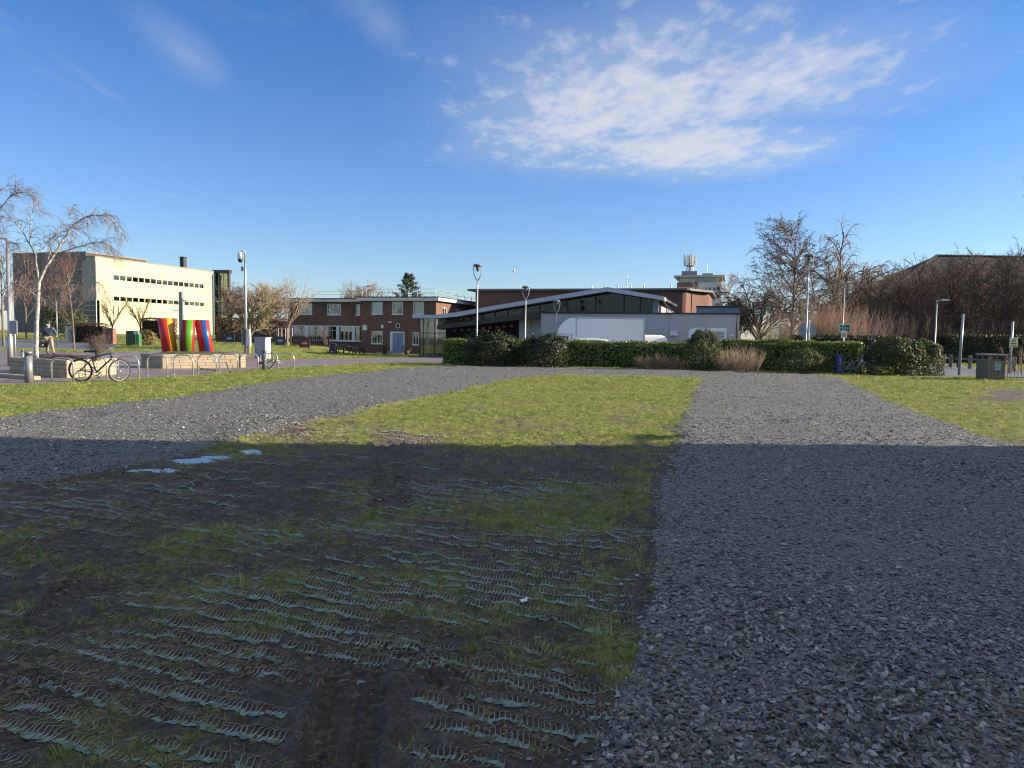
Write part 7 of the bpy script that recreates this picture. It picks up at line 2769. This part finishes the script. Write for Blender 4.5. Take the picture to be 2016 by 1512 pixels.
def box_truck(label, loc, rz, L, W_, H_, flip=1):
    """high-cube van: rounded over-cab nose at -x, roller door at +x; origin under the middle"""
    r = thing('box_truck', label, 'truck', loc, rz)
    x0, x1 = -L / 2, L / 2
    zf = 0.95
    nose = []
    R_ = 1.25
    for k in range(9):
        a = math.pi - k * math.pi / 16
        nose.append((x0 + R_ + R_ * math.cos(a), H_ - R_ + R_ * math.sin(a)))
    poly = [(x1, zf), (x1, H_), ] + list(reversed(nose)) + [(x0, H_ - R_ - 0.02), (x0 + 0.12, 2.02), (x0 + 1.0, 2.0), (x0 + 1.0, zf)]
    MB().prism(list(reversed(poly)), -W_ / 2, W_ / 2).build('box_body', m_vwhite, r)
    # trim strips at the box edges
    MB().box(x0 + 1.1, x1 - 0.02, -W_ / 2 - 0.02, -W_ / 2 - 0.002, H_ - 0.09, H_ - 0.01).box(x1 - 0.09, x1 + 0.015, -W_ / 2 - 0.021, -W_ / 2 - 0.001, zf, H_ - 0.1).box(x0 + R_ - 0.03, x0 + R_ + 0.05, -W_ / 2 - 0.019, -W_ / 2 - 0.001, zf + 0.9, H_ - 0.1).build('trim', m_alu, r)
    MB().box(x1 + 0.002, x1 + 0.02, -W_ / 2 + 0.12, W_ / 2 - 0.12, zf + 0.05, H_ - 0.22).build('roller_door', M('grey_roller_door', (0.42, 0.42, 0.43), 0.5, 0.06), r)
    ro = MB()
    for k in range(9):
        z = zf + 0.2 + k * 0.22
        if z < H_ - 0.3:
            ro.box(x1 + 0.021, x1 + 0.028, -W_ / 2 + 0.14, W_ / 2 - 0.14, z, z + 0.015)
    ro.build('door_seam', m_black, r)
    cab = [(x0 - 0.95, 0.45), (x0 - 0.95, 1.0), (x0 - 0.75, 1.18), (x0 - 0.2, 1.95), (x0 + 0.05, 2.0), (x0 + 0.95, 1.99), (x0 + 0.95, 0.45)]
    c_ = MB().prism(list(reversed(cab))[::-1], -W_ / 2 + 0.08, W_ / 2 - 0.08).build('cab', m_vwhite, r)
    MB().prism([(x0 - 0.1, 1.2), (x0 + 0.75, 1.2), (x0 + 0.75, 1.85), (x0 + 0.02, 1.85)], -W_ / 2 + 0.06, -W_ / 2 + 0.075).build('side_window', m_wind, c_)
    MB().obox((x0 - 0.50, 0, 1.57), (0, W_ / 2 - 0.2, 0), (0.25, 0, 0.34), (-0.02, 0, 0.015)).build('windscreen', m_wind, c_)
    for s in (-1, 1):
        MB().bbox(x0 - 0.98, x0 - 0.9, s * (W_ / 2 - 0.32) - 0.16, s * (W_ / 2 - 0.32) + 0.16, 0.75, 0.98, 0.02).build('headlight', m_glass, c_)
        MB().box(x0 - 0.15, x0 - 0.05, s * (W_ / 2 + 0.12) - 0.08, s * (W_ / 2 + 0.12) + 0.08, 1.25, 1.6).build('mirror', m_black, c_)
        MB().box(x1 + 0.0, x1 + 0.03, s * (W_ / 2 - 0.06) - 0.05, s * (W_ / 2 - 0.06) + 0.05, 0.98, 1.25).build('tail_light', M('tail_red', (0.5, 0.02, 0.02), 0.3, 0.05), r)
        for wx in (x0 + 0.05, x1 - 1.2):
            wheel(r, wx, s * (W_ / 2 - 0.16), 0.34, 0.22)
    MB().box(x0 + 1.0, x1, -0.5, 0.5, 0.55, 0.94).build('chassis', m_black, r)
    return r


p = on(1180, 50)
box_truck('white high-cube box truck parked side-on behind the hedge, nose to the left', (p.x, p.y, p.z - 0.12), math.radians(-4), 5.75, 2.1, 3.12)
p = on(1389, 52)
box_truck('white box truck seen end-on right of the tall dark shrub, lit on its right side', (p.x, p.y, p.z - 0.15), math.radians(-97), 3.6, 2.12, 2.62)


def car(label, loc, rz, L=4.3, W_=1.78, H_=1.52, van=False):
    r = thing('white_van' if van else 'white_car', label, 'van' if van else 'car', loc, rz)
    if van:
        prof = [(-L / 2, 0.35), (-L / 2, 1.85), (-L / 2 + 0.15, H_), (L / 2 - 1.5, H_), (L / 2 - 1.15, H_ - 0.12), (L / 2 - 0.6, 1.15), (L / 2 - 0.1, 0.95), (L / 2, 0.6), (L / 2 - 0.05, 0.3)]
    else:
        prof = [(-L / 2, 0.35), (-L / 2, 0.95), (-L / 2 + 0.25, 1.2), (-L / 2 + 0.75, H_ - 0.05), (-L / 2 + 1.3, H_), (0.25, H_ - 0.02), (0.7, H_ - 0.15), (1.2, 1.0), (L / 2 - 0.35, 0.86), (L / 2, 0.68), (L / 2 - 0.02, 0.3)]
    mb = MB()
    n = len(prof)
    secs = [(-1.0, 0.86), (-0.93, 0.97), (-0.8, 1.0), (0.8, 1.0), (0.93, 0.97), (1.0, 0.86)]
    for t, k in secs:
        for x, z in prof:
            zz_ = z if z < 1.0 else 1.0 + (z - 1.0) * (k if abs(t) > 0.79 else 1.0)
            yy = t * W_ / 2 * (1.0 if z < 1.0 else 1 - 0.16 * (z - 1.0) / (H_ - 1.0))
            mb.v.append((x * (0.985 if abs(t) > 0.9 else 1.0), yy, zz_))
    for s in range(len(secs) - 1):
        for i in range(n):
            j = (i + 1) % n
            mb.face((s * n + i, s * n + j, (s + 1) * n + j, (s + 1) * n + i))
    mb.face(range(n - 1, -1, -1))
    e = (len(secs) - 1) * n
    mb.face([e + i for i in range(n)])
    body = mb.build('body', m_vwhite, r)
    for s in (-1, 1):
        y = s * W_ / 2 * 0.945
        if van:
            gl = [(L / 2 - 1.95, 1.2), (L / 2 - 0.8, 1.2), (L / 2 - 1.2, 1.78), (L / 2 - 1.95, 1.78)]
        else:
            gl = [(-L / 2 + 0.55, 1.03), (1.0, 1.03), (0.55, 1.36), (-L / 2 + 1.0, 1.40)]
        MB().prism(gl, min(y, y + s * 0.03), max(y, y + s * 0.03)).build('side_window', m_wind, r)
        for wx in (-L / 2 + 0.85, L / 2 - 0.9):
            wheel(r, wx, s * (W_ / 2 - 0.1), 0.32, 0.2)
        MB().bbox(L / 2 - 0.16, L / 2 + 0.01, s * W_ * 0.34 - 0.16, s * W_ * 0.34 + 0.16, 0.62, 0.76, 0.02).build('headlight', m_glass, r)
    xw = L / 2 - 0.85 if van else 0.98
    MB().obox((xw, 0, 1.42 if van else 1.2), (0, W_ / 2 - 0.25, 0), (-0.24, 0, 0.30) if van else (-0.24, 0, 0.17), (0.012, 0, 0.01)).build('windscreen', m_wind, r)
    return r


p = on(1146, 46.3)
car('white car parked in front of the side-on truck, only its roof above the hedge', (p.x, p.y, p.z + 0.08), math.radians(176))
p = on(1272, 52.5)
car('white panel van parked behind the tail of the side-on truck', (p.x, p.y, p.z - 0.35), math.radians(8), 4.6, 1.9, 2.3, True)


# ------------------------------------------------------------------ bicycles
def ring(mb, c, r, t, n=28):
    pts = [(c[0] + r * math.cos(2 * math.pi * k / n), c[1], c[2] + r * math.sin(2 * math.pi * k / n)) for k in range(n + 1)]
    mb.tube(pts, t, 6, False)


def bike_wheel(parent, x, r=0.335, rim_m=None):
    mb = MB()
    ring(mb, (0, 0, 0), r - 0.02, 0.022)
    w = mb.build('wheel', m_tyre, parent, True, (x, 0, r))
    m2 = MB()
    ring(m2, (0, 0, 0), r - 0.05, 0.010)
    m2.build('rim', rim_m or m_rim, w, True)
    s = MB()
    for k in range(14):
        a = 2 * math.pi * k / 14
        s.tube([(0, 0.02 * (-1) ** k, 0), ((r - 0.05) * math.cos(a), 0, (r - 0.05) * math.sin(a))], 0.0022, 3, False)
    s.tube([(0, -0.05, 0), (0, 0.05, 0)], 0.022, 8)
    s.build('spokes', m_galv, w)
    return w


def bicycle(name, label, loc, rz, frame_m, lean=0.0, rear=True, front=True, flat=False, step=False):
    r = thing(name, label, 'bicycle', loc, rz)
    R_ = 0.335
    bb_ = (-0.05 + 0.0, 0, 0.28)
    ra = (-0.48, 0, R_)
    fa = (0.58, 0, R_)
    st = (-0.17, 0, 0.74)
    hd0 = (0.40, 0, 0.70)
    hd1 = (0.36, 0, 0.84)
    f = MB()
    f.tube([bb_, st], 0.018, 8)
    f.tube([bb_, hd0], 0.024, 8)
    f.tube([(-0.12, 0, 0.60) if step else (-0.16, 0, 0.70), hd1], 0.020, 8)
    f.tube([hd0, hd1], 0.024, 8)
    for s in (-0.05, 0.05):
        f.tube([(bb_[0], s * 0.5, bb_[2]), (ra[0], s, ra[2])], 0.010, 6)
        f.tube([(-0.15, s * 0.5, 0.66), (ra[0], s, ra[2])], 0.010, 6)
    f.build('frame', frame_m, r, True)
    fk = MB()
    for s in (-0.055, 0.055):
        fk.tube([(0.405, s, 0.68), (0.47, s, 0.55), (fa[0], s, fa[2])], [0.016, 0.016, 0.012], 6)
    fk.tube([(0.405, -0.06, 0.68), (0.405, 0.06, 0.68)], 0.016, 6)
    fk.build('fork', m_galv, r, True)
    sd = MB().tube([st, (-0.20, 0, 0.88)], 0.014, 6)
    sd.build('seat_post', m_galv, r, True)
    s_ = MB()
    s_.v = [(-0.34, -0.075, 0.90), (-0.34, 0.075, 0.90), (-0.10, 0.03, 0.91), (0.0, 0.012, 0.90), (0.0, -0.012, 0.90), (-0.10, -0.03, 0.91),
            (-0.33, -0.05, 0.86), (-0.33, 0.05, 0.86), (-0.10, 0.02, 0.87), (-0.02, 0.01, 0.87), (-0.02, -0.01, 0.87), (-0.10, -0.02, 0.87)]
    s_.face((0, 5, 4, 3, 2, 1))
    s_.face((6, 7, 8, 9, 10, 11))
    for i in range(6):
        j = (i + 1) % 6
        s_.face((i, j, 6 + j, 6 + i))
    s_.build('saddle', m_black, r)
    hb = MB().tube([hd1, (0.35, 0, 0.95), (0.40, 0, 0.99)], 0.014, 6).tube([(0.34, -0.30, 1.00), (0.40, -0.12, 0.99), (0.40, 0.12, 0.99), (0.34, 0.30, 1.00)], 0.013, 6)
    h_ = hb.build('handlebar', m_galv, r, True)
    MB().tube([(0.345, -0.32, 1.0), (0.365, -0.20, 0.998)], 0.018, 6).tube([(0.345, 0.32, 1.0), (0.365, 0.20, 0.998)], 0.018, 6).build('grip', m_black, h_)
    ck = MB()
    ring(ck, (bb_[0], -0.05, bb_[2]), 0.085, 0.012, 20)
    ck.tube([(bb_[0], -0.07, bb_[2]), (bb_[0] + 0.12, -0.07, bb_[2] - 0.12)], 0.012, 5).tube([(bb_[0], 0.07, bb_[2]), (bb_[0] - 0.12, 0.07, bb_[2] + 0.12)], 0.012, 5)
    ck.box(bb_[0] + 0.07, bb_[0] + 0.17, -0.16, -0.07, bb_[2] - 0.135, bb_[2] - 0.11).box(bb_[0] - 0.17, bb_[0] - 0.07, 0.07, 0.16, bb_[2] + 0.11, bb_[2] + 0.135)
    ck.build('crankset', m_boll, r)
    ch = MB().tube([(bb_[0], -0.05, bb_[2] + 0.08), (ra[0], -0.05, ra[2] + 0.04)], 0.006, 4).tube([(bb_[0], -0.05, bb_[2] - 0.08), (ra[0] + 0.02, -0.05, ra[2] - 0.10)], 0.006, 4)
    ch.build('chain', m_black, r)
    if rear:
        bike_wheel(r, ra[0])
    if front:
        bike_wheel(r, fa[0])
    if flat:
        r.rotation_euler = (math.radians(78), math.radians(8), rz)
    elif lean:
        r.rotation_euler = (lean, 0, rz)
    return r


m_bfr = M('black_bike_paint', (0.018, 0.018, 0.022), 0.3, 0.1)
g = gpt(200, 751)
bk = bicycle('bicycle', 'black mountain bicycle leaning on the second cycle hoop', (g.x, g.y - 0.15, -0.01), math.radians(6), m_bfr, math.radians(6))
bk.scale = (1.1, 1.1, 1.1)
[c for c in bk.children if c.name.startswith('wheel')][-1].rotation_euler.z = math.radians(52)
[c for c in bk.children if c.name.startswith('handlebar')][0].rotation_euler.z = math.radians(8)
g = gpt(548, 727.5)
bicycle('bicycle', 'black bicycle frame without wheels fallen beside the last hoops', (g.x - 0.1, g.y - 0.35, 0.05), math.radians(8), m_bfr, 0, False, False, False)
fallen = [o for o in bpy.data.objects if o.get('label', '').startswith('black bicycle frame')][0]
fallen.rotation_euler = (math.radians(58), math.radians(-20), math.radians(4))
fallen.location.z = -0.05
g = on(1684, 36.7)
bicycle('bicycle', 'lilac town bicycle parked against the shrub near the purple post', (g.x, g.y, 0.0), math.radians(4), M('lilac_bike_paint', (0.30, 0.20, 0.28), 0.35, 0.1), math.radians(-5), step=True)
g = gpt(405, 735)
wr = thing('loose_wheel', 'bent loose bicycle wheel lying flat under the fifth hoop', 'wheel', (g.x, g.y + 0.4, 0.05))
w = bike_wheel(wr, 0)
wr.rotation_euler = (math.radians(84), math.radians(6), 0.3)
wr.location.z = 0.10
g = gpt(448, 734)
ck = thing('cycle_lock', 'black cycle lock lying against the sixth hoop', 'lock', (g.x, g.y + 0.1, 0.0))
MB().tube([(-0.12, 0, 0.42), (-0.02, 0, 0.25), (0.05, 0.0, 0.05)], [0.025, 0.03, 0.022], 6).box(0.02, 0.10, -0.04, 0.04, 0.0, 0.07).build('lock', m_black, ck)


# ------------------------------------------------------------------ people
def skin_mesh(name, joints, edges, radii, mat, parent, sub=2):
    me = bpy.data.meshes.new(name)
    me.from_pydata(joints, edges, [])
    o = link(name, me, parent)
    md = o.modifiers.new('skin', 'SKIN')
    md.use_smooth_shade = True
    lay = me.skin_vertices[0] if len(me.skin_vertices) else None
    for i, r in enumerate(radii):
        lay.data[i].radius = (r, r * 0.92) if not isinstance(r, tuple) else r
    lay.data[0].use_root = True
    ss = o.modifiers.new('smooth', 'SUBSURF')
    ss.levels = sub
    ss.render_levels = sub
    me.materials.append(mat)
    return o


def add_skin_layer(me):
    pass


m_skin = M('skin', (0.50, 0.32, 0.24), 0.55, 0.06)


def person(label, loc, rz, J, jacket_m, legs_m, shoe_m, cap_m, hat=True, puffer=False, hood=False):
    """J: joints in local space, figure faces -y"""
    r = thing('person', label, 'person', loc, rz)
    names_ = list(J)
    def mk(name, chain, radii, mat, sub=2):
        ids = []
        verts = []
        edges = []
        rad = []
        for path in chain:
            for a, b_ in zip(path, path[1:]):
                for k in (a, b_):
                    if k not in ids:
                        ids.append(k)
                        verts.append(J[k])
                        rad.append(radii[k])
                edges.append((ids.index(a), ids.index(b_)))
        import bmesh
        bm = bmesh.new()
        vs = [bm.verts.new(v) for v in verts]
        for a, b_ in edges:
            bm.edges.new((vs[a], vs[b_]))
        lay = bm.verts.layers.skin.verify()
        bm.verts.ensure_lookup_table()
        for i, v in enumerate(bm.verts):
            rr_ = rad[i]
            v[lay].radius = rr_ if isinstance(rr_, tuple) else (rr_, rr_)
            v[lay].use_root = (i == 0)
        me = bpy.data.meshes.new(name)
        bm.to_mesh(me)
        bm.free()
        me.materials.append(mat)
        o = link(name, me, r)
        md = o.modifiers.new('skin', 'SKIN')
        md.use_smooth_shade = True
        ss = o.modifiers.new('smooth', 'SUBSURF')
        ss.levels = sub
        ss.render_levels = sub
        return o
    body_r = dict(pelvis=0.12, belly=0.12, chest=0.13, neck=0.055, head=0.085, crown=0.075, shL=0.06, shR=0.06, elL=0.045, elR=0.045, wrL=0.032, wrR=0.032, haL=0.036, haR=0.036, hipL=0.085, hipR=0.085, knL=0.06, knR=0.06, anL=0.042, anR=0.042, toL=0.035, toR=0.035)
    body = mk('body', [['pelvis', 'belly', 'chest', 'neck', 'head', 'crown'], ['chest', 'shL', 'elL', 'wrL', 'haL'], ['chest', 'shR', 'elR', 'wrR', 'haR'], ['pelvis', 'hipL', 'knL', 'anL', 'toL'], ['pelvis', 'hipR', 'knR', 'anR', 'toR']], body_r, m_skin)
    jr = dict(pelvis=(0.175, 0.14), belly=(0.19, 0.155), chest=(0.20, 0.155), neck=0.085, shL=0.095, shR=0.095, elL=0.075, elR=0.075, wrL=0.055, wrR=0.055)
    mk('jacket', [['pelvis', 'belly', 'chest', 'neck'], ['chest', 'shL', 'elL', 'wrL'], ['chest', 'shR', 'elR', 'wrR']], jr, jacket_m)
    tr = dict(pelvis=(0.155, 0.125), hipL=0.11, hipR=0.11, knL=0.085, knR=0.085, anL=0.062, anR=0.062)
    mk('trousers', [['pelvis', 'hipL', 'knL', 'anL'], ['pelvis', 'hipR', 'knR', 'anR']], tr, legs_m)
    for s in 'LR':
        a, t = Vector(J['an' + s]), Vector(J['to' + s])
        d = (t - a).normalized()
        sh = MB().tube([a - d * 0.07 + Vector((0, 0, -0.02)), a + Vector((0, 0, -0.03)), a.lerp(t, 0.6) + Vector((0, 0, -0.015)), t + d * 0.04], [0.045, 0.055, 0.05, 0.03], 8)
        sh.build('shoe', shoe_m, r, True)
    h = Vector(J['head'])
    c = Vector(J['crown'])
    if hat:
        m = MB().lathe([(0.112, -0.02), (0.118, 0.03), (0.10, 0.09), (0.05, 0.125), (0.01, 0.13)], 16, (c.x, c.y, c.z - 0.04))
        m.box(c.x - 0.07, c.x + 0.07, c.y - 0.2, c.y - 0.08, c.z - 0.055, c.z - 0.04)
        m.build('cap', cap_m, r, True)
    if hood:
        MB().lathe([(0.11, -0.10), (0.145, 0.0), (0.135, 0.09), (0.08, 0.15), (0.02, 0.165)], 16, (h.x, h.y + 0.03, h.z)).build('hood', jacket_m, r, True)
    f = MB()
    for s in (-1, 1):
        f.lathe([(0.001, -0.012), (0.011, 0), (0.001, 0.012)], 6, (h.x + s * 0.032, h.y - 0.082, h.z + 0.03))
    f.build('eye', m_black, r)
    MB().obox((h.x, h.y - 0.098, h.z + 0.0), (0.012, 0, 0), (0, 0.015, 0.004), (0, -0.006, 0.024)).build('nose', m_skin, r)
    return r


m_puffer = M('navy_puffer_jacket', (0.035, 0.055, 0.085), 0.45, 0.6, 7.0)
m_khaki = M('khaki_trousers', (0.30, 0.25, 0.18), 0.8, 0.15, 4.0)
m_shoe = M('dark_shoes', (0.02, 0.014, 0.013), 0.5, 0.2)
g = on(97, 40)
# walking stride towards the right of the picture
J = dict(pelvis=(0, 0, 0.95), belly=(0.0, 0, 1.10), chest=(0.0, 0.0, 1.34), neck=(0.0, -0.01, 1.52), head=(0.0, -0.03, 1.63), crown=(0.0, -0.02, 1.73),
         shL=(0.20, 0.0, 1.42), elL=(0.31, 0.08, 1.16), wrL=(0.36, -0.06, 0.98), haL=(0.37, -0.10, 0.93), shR=(-0.20, 0.0, 1.42), elR=(-0.27, 0.08, 1.15), wrR=(-0.27, 0.0, 0.93), haR=(-0.27, -0.01, 0.86),
         hipL=(0.10, 0.0, 0.88), knL=(0.17, -0.16, 0.50), anL=(0.26, -0.22, 0.10), toL=(0.33, -0.34, 0.05), hipR=(-0.09, 0.0, 0.88), knR=(-0.10, 0.03, 0.48), anR=(-0.13, 0.22, 0.12), toR=(-0.07, 0.12, 0.04))
wk = person('person in navy puffer jacket, khaki trousers and dark cap walking across the plaza', g, math.radians(20), J, m_puffer, m_khaki, m_shoe, M('dark_cap', (0.03, 0.03, 0.035), 0.7, 0.2))
MB().obox((0, -0.13, 1.60), (0.075, 0, 0), (0, 0.012, 0.0), (0, -0.012, 0.05)).build('face_mask', m_white, wk)
hn = wk.matrix_basis @ Vector(J['haR'])
bg_ = thing('hand_bag', 'black hand bag carried by the person in the navy jacket', 'bag', (hn.x, hn.y, hn.z - 0.48), math.radians(20))
MB().bbox(-0.21, 0.21, -0.09, 0.09, 0.0, 0.30, 0.04).build('body', m_black, bg_)
MB().tube([(-0.12, 0, 0.28), (-0.08, 0, 0.44), (0.0, 0, 0.49), (0.08, 0, 0.44), (0.12, 0, 0.28)], 0.012, 6).build('strap', m_black, bg_, True)
MB().obox((0.0, -0.093, 0.13), (0.05, 0, 0.012), (0, 0.002, 0), (0.003, 0, 0.02)).build('logo', m_white, bg_)

g = on(1711, 38.6)
J2 = dict(pelvis=(0, 0, 0.95), belly=(0.0, -0.03, 1.10), chest=(0.02, -0.08, 1.34), neck=(0.05, -0.15, 1.50), head=(0.08, -0.21, 1.58), crown=(0.10, -0.23, 1.68),
          shL=(0.21, -0.08, 1.40), elL=(0.28, -0.16, 1.14), wrL=(0.22, -0.34, 1.02), haL=(0.2, -0.40, 1.0), shR=(-0.18, -0.06, 1.40), elR=(-0.26, -0.12, 1.14), wrR=(-0.18, -0.32, 1.02), haR=(-0.15, -0.38, 1.0),
          hipL=(0.10, 0.0, 0.88), knL=(0.13, -0.10, 0.48), anL=(0.13, 0.0, 0.10), toL=(0.15, -0.13, 0.05), hipR=(-0.10, 0.0, 0.88), knR=(-0.11, -0.06, 0.48), anR=(-0.12, 0.04, 0.10), toR=(-0.14, -0.09, 0.05))
person('person in grey jacket and dark cap half hidden behind the shrub by the lilac bicycle', g, math.radians(100), J2, M('grey_jacket', (0.20, 0.23, 0.25), 0.6, 0.15, 5.0), M('dark_trousers', (0.03, 0.03, 0.035), 0.8, 0.2), m_shoe, M('black_cap', (0.025, 0.025, 0.03), 0.6, 0.2))
